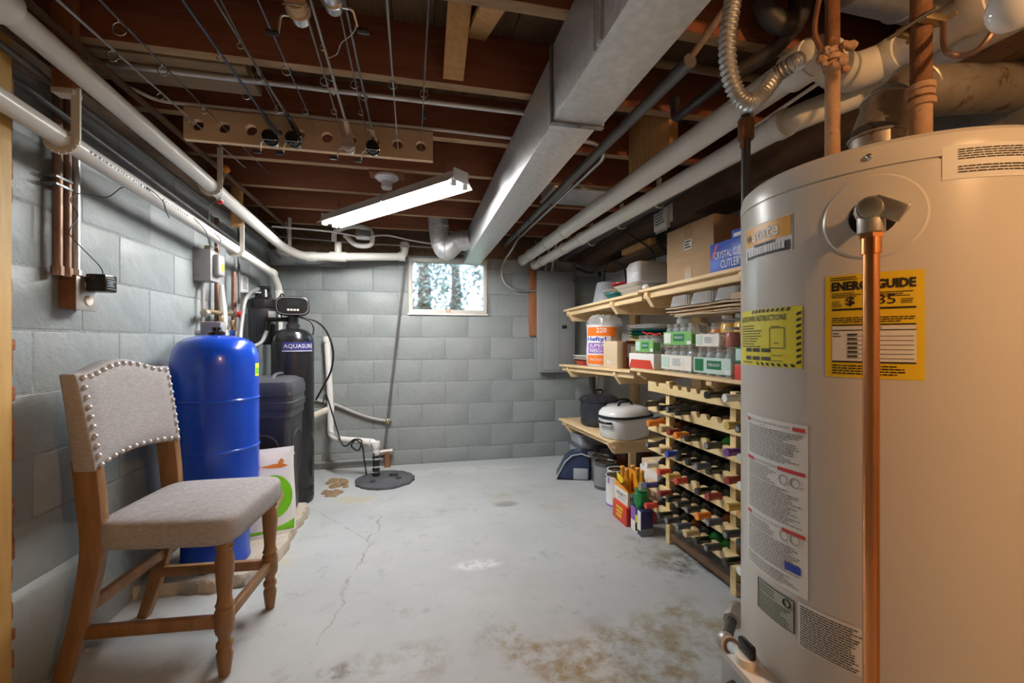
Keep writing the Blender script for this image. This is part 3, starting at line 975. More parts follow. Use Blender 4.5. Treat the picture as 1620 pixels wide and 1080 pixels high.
# switch box
p0 = at(303, 392, X=XL); p1 = at(302, 442, X=XL)
yb_ = p0.y + .02
t = thing('switch_box', 'grey metal electrical switch box with a domed cover on the left wall', 'switch', (XL, yb_, p1.z))
zb, zt = p1.z, p0.z
MB().box(XL, XL + .085, yb_ - .01, yb_ + .105, zb, zt).build('box', 'box_grey', t, bevel=.004)
c_ = V((XL + .085, yb_ + .055, (zb + zt) / 2 + .01))
MB().box(XL + .082, XL + .118, yb_ + .012, yb_ + .088, zb + .03, zt - .02).build('cover', 'box_grey', t, bevel=.014, seg=4)
MB().box(XL + .1182, XL + .1188, yb_ + .035, yb_ + .07, zb + .06, zb + .095).build('label', 'label_lemon', t)
MB().box(XL + .1182, XL + .1188, yb_ + .035, yb_ + .07, zb + .10, zb + .115).build('label', 'ink_white', t)
for dy, dz in ((.03, .03), (.03, .12)):
    MB().cyl(V((XL + .02, yb_ - .0105, zb + dz)), V((XL + .02, yb_ - .0095, zb + dz)), .012, seg=14).build('knockout', 'vinyl_grey', t)
MB().cyl(V((XL + .04, yb_ + .06, zt)), V((XL + .04, yb_ + .06, zt + .03)), .014, seg=12).build('connector', 'brass', t)
MB().tube([V((XL + .03, yb_ + .03, zb)), V((XL + .03, yb_ + .032, zb - .28)), V((XL + .05, yb_ + .05, zb - .42))], .009, 8).build('cable', 'steel_conduit', t)

# ================================================================ blue pressure tank
def pol(deg, dist, z=0):
    a = math.radians(deg)
    return V((math.sin(a) * dist, math.cos(a) * dist, z))
TB = V((-.887, 2.255, .05)); RB = .173
t = thing('pressure_tank', 'tall blue well pressure tank standing on the raised concrete pad', 'tank', TB)
M_ = Matrix.Translation(TB)
MB().lathe([(RB * .78, 0), (RB * .80, .004), (RB * .78, .02), (RB * .77, .165), (RB * .74, .17)], M_, 48).build('base_skirt', 'tank_blue', t)
H0, H1 = .155, 1.03
pr = [(RB * .70, H0), (RB * .90, H0 + .02), (RB * .985, H0 + .05), (RB, H0 + .08)]
for zr in (.30, .52, .74):
    pr += [(RB, zr - .006), (RB + .003, zr - .002), (RB + .003, zr + .002), (RB, zr + .006)]
pr += [(RB, H1 - .135), (RB * .985, H1 - .10), (RB * .94, H1 - .066), (RB * .85, H1 - .036), (RB * .68, H1 - .016), (RB * .4, H1 - .004), (.03, H1), (.0, H1)]
MB().lathe(pr, M_, 64).build('shell', 'tank_blue', t)
MB().lathe([(.035, H1 - .004), (.035, H1 + .012), (.022, H1 + .02), (.02, H1 + .035), (0, H1 + .035)], M_, 20).build('air_valve', 'black_plastic', t)
ang = math.radians(-3)
Ms = Matrix.Translation(TB)
mb = MB()
g_ = lambda u, v: TB + V(((RB + .0012) * math.cos(ang + u / RB), (RB + .0012) * math.sin(ang + u / RB), v))
rect(mb, g_, -.022, .022, .84, .90, 4); mb.build('sticker', 'label_lemon', t)
mb = MB(); g_ = lambda u, v: TB + V(((RB + .0018) * math.cos(ang + u / RB), (RB + .0018) * math.sin(ang + u / RB), v))
rect(mb, g_, -.016, .016, .852, .878, 4); mb.build('sticker_print', 'bag_green', t)
p = TB + V((-.055, .10, H1 + .02))
t = thing('pressure_switch', 'small grey plastic pressure switch behind the top of the blue tank', 'switch', p)
p = at(337, 520, X=-.96)
MB().box(p.x - .045, p.x + .045, p.y - .03, p.y + .04, p.z - .03, p.z + .035).build('cover', 'vinyl_grey', t, bevel=.006)
MB().cyl(p + V((0, 0, -.09)), p + V((0, 0, -.03)), .012, seg=10).build('stem', 'brass', t)
MB().cyl(p + V((-.05, 0, -.02)), p + V((-.075, 0, -.02)), .013, seg=10).build('cable_gland', 'steel_conduit', t)

# ================================================================ water filter, softener, brine tank
p = at(417, 500, X=-1.0)
fz0, fz1 = at(417, 545, X=-1.0).z, at(417, 468, X=-1.0).z
t = thing('water_filter', 'black whole-house water filter housing on a wall bracket', 'filter', (p.x, p.y, fz0))
M_ = Matrix.Translation(V((p.x, p.y, fz0)))
hF = fz1 - fz0
RF = .088
MB().lathe([(.0, 0), (RF * .8, 0), (RF * .92, .012), (RF, .04), (RF * 1.04, hF * .72), (RF * 1.04, hF * .76)], M_, 32).build('sump', 'dark_plastic', t)
MB().lathe([(RF * 1.12, hF * .74), (RF * 1.14, hF * .78), (RF * 1.12, hF * .90), (RF * .9, hF * .93), (RF * .6, hF * .97), (RF * .5, hF * 1.12), (0, hF * 1.12)], M_, 32).build('cap', 'black_plastic', t)
for k in range(14):
    a = 2 * PI * k / 14
    q = V((p.x + RF * .99 * math.cos(a), p.y + RF * .99 * math.sin(a), fz0))
    MB().tube([q + V((0, 0, .05)), q + V((.001 * math.cos(a), .001 * math.sin(a), hF * .7))], .0045, 6).build('rib', 'dark_plastic', t)
MB().box(XL, p.x, p.y - .06, p.y + .09, fz1 + .012, fz1 + .022).box(XL, XL + .006, p.y - .10, p.y + .10, fz1 - .12, fz1 + .14).build('bracket', 'galv', t, bevel=.002)
a_ = math.radians(-40)
mb = MB(); g_ = lambda u, v: V((p.x + (RF * 1.05 + .001) * math.cos(a_ + u / RF), p.y + (RF * 1.05 + .001) * math.sin(a_ + u / RF), fz0 + v))
rect(mb, g_, -.025, .025, hF * .42, hF * .68, 4); mb.build('label', 'paper_white', t)
MB().cyl(V((p.x, p.y, fz0 + hF * 1.12)), V((p.x, p.y, fz0 + hF * 1.17)), .014, seg=10).build('button', 'bobber_red', t, bevel=.003)
MB().tube([V((XL + .11, p.y - .02, fz1 + .05)), V((p.x + .05, p.y - .02, fz1 + .05))], .018, 10).build('port', 'black_plastic', t)
lb = at(388, 450, X=XL + .006)
t = thing('spec_card', 'small white instruction card taped to the wall above the filter', 'card', lb)
MB().box(XL + .0058, XL + .0085, lb.y - .06, lb.y + .05, lb.z - .045, lb.z + .055).build('card', 'paper_white', t)
mb = MB(); rg = random.Random(2)
fine_print(mb, lambda u, v: V((XL + .0091, u, v)), lb.y - .05, lb.y + .04, lb.z - .035, lb.z + .045, 7, rg)
mb.build('print', 'ink', t, kind='stuff')
# braided hose from the filter down to the tank
w = spline([V((p.x - .02, p.y - .03, fz1 + .045)), at(398, 462, X=-1.0), at(388, 475, X=-1.0), at(384, 500, X=-1.0), at(381, 525, X=-.995), at(380, 545, X=-.98)], 6)
one(MB().tube(w, .011, 10), 'braided_hose', 'steel_conduit', 'silver braided hose curving down from the black filter', 'hose')
# softener column
SP = V((-.778, 3.12, 0)); RS = .128
t = thing('water_softener', 'tall black fibreglass softener column with electronic control head', 'water softener', SP)
M_ = Matrix.Translation(SP)
hs = at(465, 520, Y=SP.y).z
MB().lathe([(RS * .96, 0), (RS, .02), (RS, .10), (RS * .985, .105), (RS, .11), (RS, hs - .10), (RS * .97, hs - .065), (RS * .88, hs - .035), (RS * .7, hs - .012), (.055, hs), (.04, hs)], M_, 48).build('vessel', 'black_plastic', t)
MB().lathe([(.04, hs - .005), (.042, hs + .03), (.034, hs + .035), (.034, hs + .085), (.05, hs + .09), (0, hs + .09)], M_, 20).build('valve_neck', 'dark_plastic', t)
hz0, hz1 = at(465, 497, Y=SP.y).z, at(465, 473, Y=SP.y).z
fx, fy = math.sin(math.radians(-2)), -math.cos(math.radians(-2))
yaw_h = math.radians(12)
Rh = Matrix.Rotation(yaw_h, 3, 'Z')
hc = SP + V((0, -.0, 0)); hc.z = (hz0 + hz1) / 2
hw, hh_ = .20, .125
hd = MB()
ov = [(math.copysign(abs(math.cos(a)) ** .5, math.cos(a)) * hw / 2, math.copysign(abs(math.sin(a)) ** .62, math.sin(a)) * hh_ / 2) for a in [2 * PI * k / 28 for k in range(28)]]
Mh = Matrix.Translation(hc) @ Rh.to_4x4() @ Matrix.Rotation(PI / 2, 4, 'X')
hd.prism(ov, -.06, .085, Mh)
hd.build('control_head', 'black_plastic', t, bevel=.01, seg=3)
mb = MB(); mb.prism([(x * .93, y * .9) for x, y in ov], .0855, .0865, Mh); o = mb.build('bezel', 'vinyl_grey', t)
mb = MB(); mb.prism([(x * .90, y * .84) for x, y in ov], .0865, .0875, Mh); mb.build('faceplate', 'black_plastic', t)
gh = lambda u, v: Mh @ V((u, v, .0885))
mb = MB(); rect(mb, gh, -.03, .04, -.005, .04); mb.build('display', 'screen', t)
for k in range(4):
    mb = MB(); rect(mb, gh, -.03 + k * .018, -.017 + k * .018, -.032, -.02); mb.build('button', 'label_cream', t)
ga = math.radians(-62)
mb = MB(); g1 = lambda u, v: SP + V(((RS + .0012) * math.cos(ga + u / RS), (RS + .0012) * math.sin(ga + u / RS), v))
lz0, lz1 = at(478, 556, Y=3.0).z, at(478, 541, Y=3.0).z
rect(mb, g1, -.095, .105, lz0, lz1, 10); mb.build('brand_label', 'softener_label', t)
mb = MB(); g2 = lambda u, v: SP + V(((RS + .002) * math.cos(ga + u / RS), (RS + .002) * math.sin(ga + u / RS), v))
put_text(mb, g2, 'AQUASURE', -.085, .10, lz0 + .018, lz1 - .012, 0)
rect(mb, g2, -.095, .105, lz0 + .002, lz0 + .006, 10)
o = mb.build('lettering', 'ink_white', t, kind='stuff')
# black hoses of the head
w = spline([hc + V((.05, -.02, -.07)), at(500, 508, Y=3.15), at(517, 525, Y=3.2), at(527, 555, Y=3.25), at(524, 585, Y=3.3), at(512, 610, Y=3.35), at(500, 632, Y=3.4)], 6)
one(MB().tube(w, .007, 8), 'drain_hose', 'cord_black', 'black hose arcing from the control head down to the wall', 'hose')
w = spline([hc + V((.03, -.05, -.064)), at(489, 507, Y=3.03), at(496, 518, Y=3.02), at(495, 530, Y=3.02)], 6)
one(MB().tube(w, .005, 8), 'looped_cord', 'cord_black', 'short black cord looping beside the control head', 'cord')
w = spline([hc + V((-.06, .064, .05)), at(446, 465, Y=3.215), at(441, 475, Y=3.215), at(442, 490, Y=3.205), at(446, 503, Y=3.20)], 6)
one(MB().tube(w, .005, 8), 'looped_cord', 'cord_black', 'black cord looped over the far end of the control head', 'cord')
# bypass plumbing behind
t = thing('bypass_valve', 'black bypass valve and pipe stubs behind the softener neck', 'valve', SP + V((-.10, .05, hs + .05)))
for dy in (-.03, .045):
    MB().tube([SP + V((-.02, dy, hs + .06)), SP + V((-.15, dy, hs + .06)), SP + V((-.17, dy, hs - .02))], .014, 10).build('port', 'black_plastic', t)
w = spline([SP + V((-.15, -.03, hs - .02)), SP + V((-.16, -.10, hs - .09)), SP + V((-.20, -.2, hs - .12)), SP + V((-.28, -.3, hs - .13))], 6)
one(MB().tube(w, .012, 10), 'flex_connector', 'steel_conduit', 'wavy stainless connector between softener and pressure tank', 'hose')

# brine tank
BX, BY = -.815, 2.755
t = thing('brine_tank', 'square black plastic brine tank with handled lid on the concrete pad', 'tank', (BX, BY, .05))
M_ = Matrix.Translation(V((BX, BY, .05)))
def sq(h, r=.05, n=5):
    out = []
    for cx, cy, a0 in ((h - r, h - r, 0), (-h + r, h - r, 90), (-h + r, -h + r, 180), (h - r, -h + r, 270)):
        for k in range(n):
            a = math.radians(a0 + 90 * k / (n - 1))
            out.append((cx + r * math.cos(a), cy + r * math.sin(a)))
    return out
def loft(mb, levels, M, mi=0, cap=True):
    n = len(levels[0][0])
    vs_, fs_ = [], []
    for ring, z in levels: vs_ += [M @ V((x, y, z)) for x, y in ring]
    for i in range(len(levels) - 1):
        for k in range(n):
            fs_.append((i * n + k, i * n + (k + 1) % n, (i + 1) * n + (k + 1) % n, (i + 1) * n + k))
    if cap:
        fs_.append(tuple(range(n))[::-1]); fs_.append(tuple((len(levels) - 1) * n + k for k in range(n)))
    return mb.add(vs_, fs_, mi)
hb = .80
loft(MB(), [(sq(.125, .03), 0), (sq(.132, .03), .02), (sq(.152, .035), hb * .72), (sq(.158, .035), hb * .73), (sq(.158, .035), hb * .80)], M_).build('body', 'dark_plastic', t)
loft(MB(), [(sq(.163, .035), hb * .785), (sq(.164, .035), hb * .83), (sq(.160, .035), hb * .835), (sq(.160, .035), hb * .87), (sq(.164, .035), hb * .875), (sq(.164, .035), hb * .93), (sq(.155, .035), hb * .97), (sq(.12, .04), hb * .995), (sq(.08, .04), hb)], M_).build('lid', 'dark_plastic', t)
MB().tube(smoothpath([M_ @ V((.05, -.10, hb - .012)), M_ @ V((.05, -.07, hb + .012)), M_ @ V((.05, .07, hb + .012)), M_ @ V((.05, .10, hb - .012))], .03), .011, 8).build('handle', 'dark_plastic', t)
arch = [(-.09, .10), (-.09, .42)] + [(.09 * -math.cos(PI * k / 8), .42 + .07 * math.sin(PI * k / 8)) for k in range(1, 8)] + [(.09, .42), (.09, .10)]
for sgn, nm in ((1, 0), (0, 1)):
    pts_ = []
    for a, z in arch:
        off_ = .127 + (.153 - .127) * (z / (hb * .73)) + .001
        pts_.append(M_ @ (V((off_, a, z)) if sgn else V((a, -off_, z))))
    MB().tube(pts_, .006, 6).build('moulded_rib', 'dark_plastic', t)

# bag of pet food leaning on the brine tank
bgp = V((-.735, 2.50, .05))
t = thing('pet_food_bag', 'white and green pet treat bag standing between blue tank and brine tank', 'bag', bgp, math.radians(20))
rows, colsn = 16, 12
W_, Hh = .24, .43
def bagpt(u, v, side):
    thick = .045 * (1 - v) ** .6 * (1 - (2 * u - 1) ** 2) ** .5 + .003
    x = (u - .5) * W_ * (1 + .03 * math.sin(6 * v))
    return V((x, side * thick + .05 * v, v * Hh))
for side, nm in ((-1, 'front_panel'), (1, 'back_panel')):
    mb = MB()
    vs_ = [bagpt(i / colsn, k / rows, side) for k in range(rows + 1) for i in range(colsn + 1)]
    for k in range(rows):
        for i in range(colsn):
            mi = 0
            a = k * (colsn + 1) + i
            mb.add([vs_[a], vs_[a + 1], vs_[a + colsn + 2], vs_[a + colsn + 1]], [(0, 1, 2, 3)], mi)
    mb.build(nm, 'bag_white', t, local=True)
def decal(name, m, pts, off):
    cu, cv = sum(p[0] for p in pts) / len(pts), sum(p[1] for p in pts) / len(pts)
    mb = MB(); n = len(pts); K = 5
    vs_ = [bagpt(cu, cv, -1) - V((0, off, 0))]
    for k in range(1, K + 1):
        vs_ += [bagpt(cu + (u - cu) * k / K, cv + (v - cv) * k / K, -1) - V((0, off, 0)) for u, v in pts]
    fs_ = [(0, 1 + i, 1 + (i + 1) % n) for i in range(n)]
    for k in range(K - 1):
        fs_ += [(1 + k * n + i, 1 + (k + 1) * n + i, 1 + (k + 1) * n + (i + 1) % n, 1 + k * n + (i + 1) % n) for i in range(n)]
    mb.add(vs_, fs_).build(name, m, t, local=True)
decal('green_panel', 'bag_green', [(.56 + .38 * math.cos(2 * PI * k / 30), .44 + .25 * math.sin(2 * PI * k / 30)) for k in range(30)], .0012)
decal('green_band', 'bag_green', [(.03, .02), (.5, .02), (.97, .02), (.97, .08), (.97, .14), (.5, .11), (.03, .07)], .0012)
decal('picture', 'bag_dog', [(.50 + (.24 + .05 * math.sin(3 * a_)) * math.cos(a_), .41 + (.17 + .02 * math.cos(4 * a_)) * math.sin(a_)) for a_ in [2 * PI * k / 30 for k in range(30)]], .0024)
decal('orange_leaf', 'bag_orange', [(.30, .80), (.50, .775), (.72, .765), (.88, .78), (.80, .805), (.60, .82)], .0012)
decal('orange_leaf', 'bag_orange', [(.66, .80), (.74, .80), (.80, .84), (.74, .88), (.68, .84)], .0020)
MB().box(-W_ / 2 - .003, W_ / 2 + .003, .046, .056, Hh - .045, Hh - .035).build('zip_strip', 'bag_white', t, local=True, bevel=.002)

# ================================================================ sump corner
sc = at(609, 760, Z=0); sc.z = 0
t = thing('sump_lid', 'round dark grey sump pit lid set in the concrete floor', 'lid', sc)
n_ = 40
rg = random.Random(8)
ring = [(.218 + rg.uniform(-.006, .006)) for k in range(n_)]
mb = MB()
mb.add([V((sc.x + ring[k] * math.cos(2 * PI * k / n_), sc.y + ring[k] * math.sin(2 * PI * k / n_), 0)) for k in range(n_)] +
       [V((sc.x + (ring[k] - .004) * math.cos(2 * PI * k / n_), sc.y + (ring[k] - .004) * math.sin(2 * PI * k / n_), .016)) for k in range(n_)] +
       [V((sc.x + (ring[k] - .03) * math.cos(2 * PI * k / n_), sc.y + (ring[k] - .03) * math.sin(2 * PI * k / n_), .024)) for k in range(n_)],
       [(k, (k + 1) % n_, n_ + (k + 1) % n_, n_ + k) for k in range(n_)] + [(n_ + k, n_ + (k + 1) % n_, 2 * n_ + (k + 1) % n_, 2 * n_ + k) for k in range(n_)] + [tuple(range(2 * n_, 3 * n_))])
mb.build('cover', 'sump_lid', t)
for dx, dy, r in ((.06, .05, .035), (.10, -.04, .022), (-.08, -.09, .018)):
    MB().lathe([(r, 0), (r, .006), (r * .8, .01), (0, .01)], Matrix.Translation(sc + V((dx, dy, .023))), 16).build('grommet', 'rubber', t)
YP = sc.y + .06
up = at(595, 752, Y=YP)
t = thing('discharge_pipe', 'white sump discharge pipe rising from the lid and up the back wall', 'pipe', (up.x, YP, .02))
e1 = at(596, 699, Y=YP); e2 = at(530, 692, Y=3.62); e2.z = e1.z + .01
e3 = V((e2.x - .05, 3.74, e2.z + .05))
pB_ = at(523, 665, Y=3.75)
top_ = at(517, 533, Y=3.76)
path = smoothpath([V((up.x, YP, e1.z - .13)), V((up.x, YP, e1.z)), e2, V((pB_.x, 3.74, e2.z + .02)), V((pB_.x, 3.75, e2.z + .25)), top_], .05)
MB().tube(path, .0235, 16).build('pipe', 'white_paint', t)
MB().cyl(V((up.x, YP, .02)), V((up.x, YP, e1.z - .10)), .027, seg=20).build('rubber_coupling', 'rubber', t)
for dz in (.05, .09, .15, .19):
    MB().cyl(V((up.x, YP, dz)), V((up.x, YP, dz + .012)), .0295, seg=20).build('hose_clamp', 'chrome', t)
for p, dd in ((V((up.x, YP, e1.z - .02)), (0, 0, 1)), (V((pB_.x, 3.75, e2.z + .22)), (0, 0, 1)), (top_ + V((0, 0, -.02)), (0, 0, 1)), (V((up.x - .05, YP, e1.z)).lerp(e2, .05), e2 - e1)):
    coupling(t, p, dd, .0285, .05, 'white_paint')
q = V((pB_.x, 3.75, e2.z + .22))
MB().cyl(q, q + V((-.12, -.02, -.05)), .025, seg=14).build('branch', 'label_cream', t)
rib = []
for k in range(25):
    rib.append(q + V((-.12 - .006 * k, -.02, -.05)))
MB().tube(rib, [.022 + (.004 if k % 2 else 0) for k in range(25)], 12).build('flex_hose', 'cable_grey', t)
# cord coiled round the discharge pipe
w = spline([V((SP.x + .13, 3.40, .60)), at(516, 625, Y=3.6), at(530, 668, Y=3.6), at(540, 700, Y=3.55), at(548, 705, Y=3.5), at(560, 695, Y=YP - .04), at(572, 697, Y=YP - .04), at(567, 712, Y=YP - .05), at(556, 705, Y=YP - .05),
            at(563, 696, Y=YP - .05), at(573, 705, Y=YP - .05), at(576, 725, Y=YP - .04), at(580, 751, Y=YP - .04)], 6)
one(MB().tube(w, .006, 8), 'pump_cord', 'cord_black', 'black pump cord tied round the sump discharge pipe', 'cord')
# grey conduit, thin vertical rod and low pipe on the back wall
YW = YB - .02
w = spline([at(498, 632, Y=YW), at(530, 640, Y=YW), at(565, 654, Y=YW), at(590, 662, Y=YW), at(613, 666, Y=YW)], 6)
one(MB().tube(w, .0145, 12), 'grey_conduit', 'box_grey', 'grey plastic conduit sagging across the back wall', 'conduit')
p0, p1, p2 = at(641, 415, Y=YW), at(613, 666, Y=YW), at(607, 722, Y=YW)
one(MB().tube([p0, p1, p2], .0095, 10), 'iron_pipe', 'iron_grey', 'thin iron pipe running down the back wall beside the window', 'pipe')
t = thing('wall_valve', 'corroded brass tee where the grey conduit meets the thin pipe', 'valve', p1)
MB().ball(p1, .022, (1, .8, 1.2), 10).build('body', 'brass', t)
MB().cyl(p1 + V((.0, 0, 0)), p1 + V((.03, -.005, .01)), .014, seg=10).build('handle', 'cast_metal', t)
p3 = at(506, 733, Y=YW)
one(MB().tube([V((p3.x - .35, YW, p3.z)), V((p2.x, YW, p2.z - .02))], .011, 10), 'low_pipe', 'block_paint', 'painted pipe running low along the back wall', 'pipe')
q = V((p2.x, YW - .01, 0))
t = thing('drain_stub', 'rusty capped drain stub at the foot of the back wall', 'pipe', q)
MB().cyl(q + V((.03, 0, 0)), q + V((.03, 0, .13)), .026, seg=14).build('stub', 'rust', t)
MB().cyl(q + V((-.05, 0, .12)), q + V((.05, 0, .13)), .024, seg=14).build('tee', 'cast_metal', t)
MB().cyl(q + V((.045, 0, .125)), q + V((.075, 0, .128)), .031, seg=14).build('cap', 'cast_metal', t)

# ================================================================ upholstered chair
ch = thing('dining_chair', 'dining chair with grey fabric seat, nailhead trimmed back and turned front legs', 'chair', (-.737, 1.725, 0), math.radians(-4.5))
sw, sf = .205, .20       # half width, front edge x
prof_leg = [(.012, 0), (.016, .004), (.021, .04), (.024, .07), (.018, .085), (.024, .095), (.024, .105), (.017, .115), (.019, .13), (.026, .14), (.026, .145),
            (.028, .15), (.028, .205), (.026, .21), (.022, .215), (.027, .225), (.022, .235), (.020, .25), (.026, .33), (.0275, .36), (.023, .385), (.019, .395), (.026, .405), (.022, .415), (.027, .425), (.024, .44)]
for sgn in (-1, 1):
    MB().lathe(prof_leg, Matrix.Translation(V((sf - .03, sgn * (sw - .03), 0))), 20).build('front_leg', 'chair_wood', ch, local=True)
def sweep_rect(mb, path, w, dp):
    """square section along a path in the xz plane; w across y, dp in plane"""
    pts_ = path
    vs_, fs_ = [], []
    for i, (x, y, z) in enumerate(pts_):
        a, b = pts_[max(i - 1, 0)], pts_[min(i + 1, len(pts_) - 1)]
        tx, tz = b[0] - a[0], b[2] - a[2]
        l_ = math.hypot(tx, tz)
        nx, nz = tz / l_, -tx / l_
        k = dp(i / (len(pts_) - 1)) / 2
        for sx, sy in ((1, -1), (1, 1), (-1, 1), (-1, -1)):
            vs_.append(V((x + nx * k * sx, y + sy * w / 2, z + nz * k * sx)))
    for i in range(len(pts_) - 1):
        for q in range(4):
            fs_.append((i * 4 + q, i * 4 + (q + 1) % 4, (i + 1) * 4 + (q + 1) % 4, (i + 1) * 4 + q))
    fs_.append((0, 1, 2, 3)); fs_.append(tuple((len(pts_) - 1) * 4 + q for q in (3, 2, 1, 0)))
    return mb.add(vs_, fs_)
def backx(z):
    return -.185 - (.100 * ((.45 - z) / .45) ** 1.5 if z < .45 else 0) - (.060 * ((z - .45) / .53) ** 1.4 if z > .45 else 0)
for sgn in (-1, 1):
    pts_ = [(backx(z), sgn * (sw - .018), z) for z in [.70 * k / 16 for k in range(17)]]
    sweep_rect(MB(), pts_, .034, lambda k: .036 + .03 * min(1, k * 1.25)).build('rear_leg', 'chair_wood', ch, local=True, bevel=.004)
for sgn in (-1, 1):
    MB().box(backx(.17), sf - .03, sgn * (sw - .028) - .011, sgn * (sw - .028) + .011, .155, .192).build('stretcher', 'chair_wood', ch, local=True, bevel=.003)
MB().box(sf - .042, sf - .020, -sw + .03, sw - .03, .158, .190).build('stretcher', 'chair_wood', ch, local=True, bevel=.003)
MB().box(backx(.24) - .010, backx(.24) + .012, -sw + .02, sw - .02, .225, .262).build('stretcher', 'chair_wood', ch, local=True, bevel=.003)
# seat cushion: lofted rounded trapezoid with a crowned top
def seat_ring(k, n=40):
    out = []
    for i in range(n):
        a = 2 * PI * i / n
        ca, sa = math.cos(a), math.sin(a)
        x = math.copysign(abs(ca) ** .28, ca)
        y = math.copysign(abs(sa) ** .28, sa)
        hw_ = sw + .015 + (.012 * x)
        out.append((.008 + x * .205 * k, y * hw_ * k))
    return out
lv = [(seat_ring(.95), .425), (seat_ring(.985), .43), (seat_ring(.995), .445), (seat_ring(1.0), .475), (seat_ring(.995), .492), (seat_ring(.97), .504), (seat_ring(.90), .511), (seat_ring(.75), .517), (seat_ring(.5), .522), (seat_ring(.2), .524)]
loft(MB(), lv, Matrix.Identity(4)).build('seat', 'chair_fabric', ch, local=True, angle=60)
# backrest pad with a raised camel top and curved lower edge
nu, nv = 24, 14
def bz(u, v):
    y = (u - .5) * 2
    top = .960 + .030 * max(0, math.cos(min(1, abs(y) / .75) * PI / 2)) ** 1.4 - .006 * y * y
    bot = .662 + .022 * (1 - y * y)
    return bot + (top - bot) * v
def backpt(u, v, side):
    z = bz(u, v)
    y = (u - .5) * 2 * (sw + .004 + .008 * v)
    th = (.030 - .008 * v) * (1 if side > 0 else -1)
    ed = min(u, 1 - u, v, 1 - v) * 8
    puff = (.012 * min(1, ed)) if side > 0 else 0
    bow = -.018 * (1 - ((u - .5) * 2) ** 2)
    return V((backx(z) + th + puff + bow + .004, y, z))
vs_, fs_ = [], []
idx = {}
for side in (1, -1):
    for k in range(nv + 1):
        for i in range(nu + 1):
            idx[side, i, k] = len(vs_)
            vs_.append(backpt(i / nu, k / nv, side))
for side in (1, -1):
    for k in range(nv):
        for i in range(nu):
            q = (idx[side, i, k], idx[side, i + 1, k], idx[side, i + 1, k + 1], idx[side, i, k + 1])
            fs_.append(q)
for i in range(nu):
    for k in (0, nv): fs_.append((idx[1, i, k], idx[1, i + 1, k], idx[-1, i + 1, k], idx[-1, i, k]))
for k in range(nv):
    for i in (0, nu): fs_.append((idx[1, i, k], idx[1, i, k + 1], idx[-1, i, k + 1], idx[-1, i, k]))
MB().add(vs_, fs_).build('backrest', 'chair_fabric', ch, local=True, bevel=.006, angle=60)
nail = None
def add_nail(u, v):
    global nail
    p = backpt(u, v, 1)
    if nail is None:
        nail = MB().lathe([(.0085, -.002), (.0082, .002), (.006, .0065), (.003, .0085), (0, .009)], Matrix.Rotation(PI / 2, 4, 'Y'), 10).build('nailhead', 'nail_metal', ch, local=True)
        o = nail
    else:
        o = nail.copy(); COL.objects.link(o)
    o.location = p + V((.001, 0, 0))
for k in range(13): add_nail(.055 + .89 * k / 12, .955)
for k in range(12): add_nail(.055 + .89 * k / 11, .045)
for k in range(1, 9):
    add_nail(.045, .955 - .91 * k / 9); add_nail(.955, .955 - .91 * k / 9)
# ================================================================ cables and conduits under the joists
a, b = at(140, 98, Y=1.66), at(835, 178, Y=1.66)
a.z = b.z = (a.z + b.z) / 2; b.x = DX0 + .002
one(MB().tube([a, b], .0105, 12), 'ceiling_conduit', 'steel_conduit', 'straight grey conduit crossing below the joists in front of the rod rack', 'conduit')
w = spline([at(186, 132, Y=1.80), at(215, 143, Y=1.86), at(250, 158, Y=1.90), at(300, 165, Y=1.935), at(420, 177, Y=1.94), at(560, 192, Y=1.94), at(700, 206, Y=1.94), at(830, 221, Y=1.94)], 5)
one(MB().tube(w, .007, 8), 'ceiling_cable', 'cable_white', 'white cable stapled along the joist above the rod rack', 'cable')
for i, (pts_, r, m, lb, X_) in enumerate((
        ([(430, 358, 3.3), (520, 366, 3.35), (570, 374, 3.4), (610, 372, 3.45), (650, 380, 3.56), (690, 387, 3.59), (736, 396, 3.60)], .006, 'cable_white', 'white cable draped between joists in front of the back wall', 0),
        ([(440, 374, 3.60), (560, 384, 3.62), (690, 392, 3.64), (733, 402, 3.7)], .006, 'cable_grey', 'grey cable running just above the window', 0),
        ([(452, 350, 3.3), (455, 372, 3.5), (448, 386, 3.7)], .004, 'cable_grey', 'short grey wire dropping by the corner of the back wall', 0))):
    one(MB().tube(spline([at(x_, y_, Y=q_) for x_, y_, q_ in pts_], 5), r, 8), 'ceiling_cable', m, lb, 'cable')
p = at(575, 372, Y=3.41)
t = thing('junction_box', 'small grey metal junction box on a joist near the back wall', 'box', p)
MB().box(p.x - .05, p.x + .05, p.y - .03, p.y + .03, p.z - .03, p.z + .03).build('box', 'galv_dark', t, bevel=.004)
MB().box(p.x - .053, p.x + .053, p.y - .033, p.y - .029, p.z - .033, p.z + .033).build('cover', 'galv_dark', t, bevel=.002)

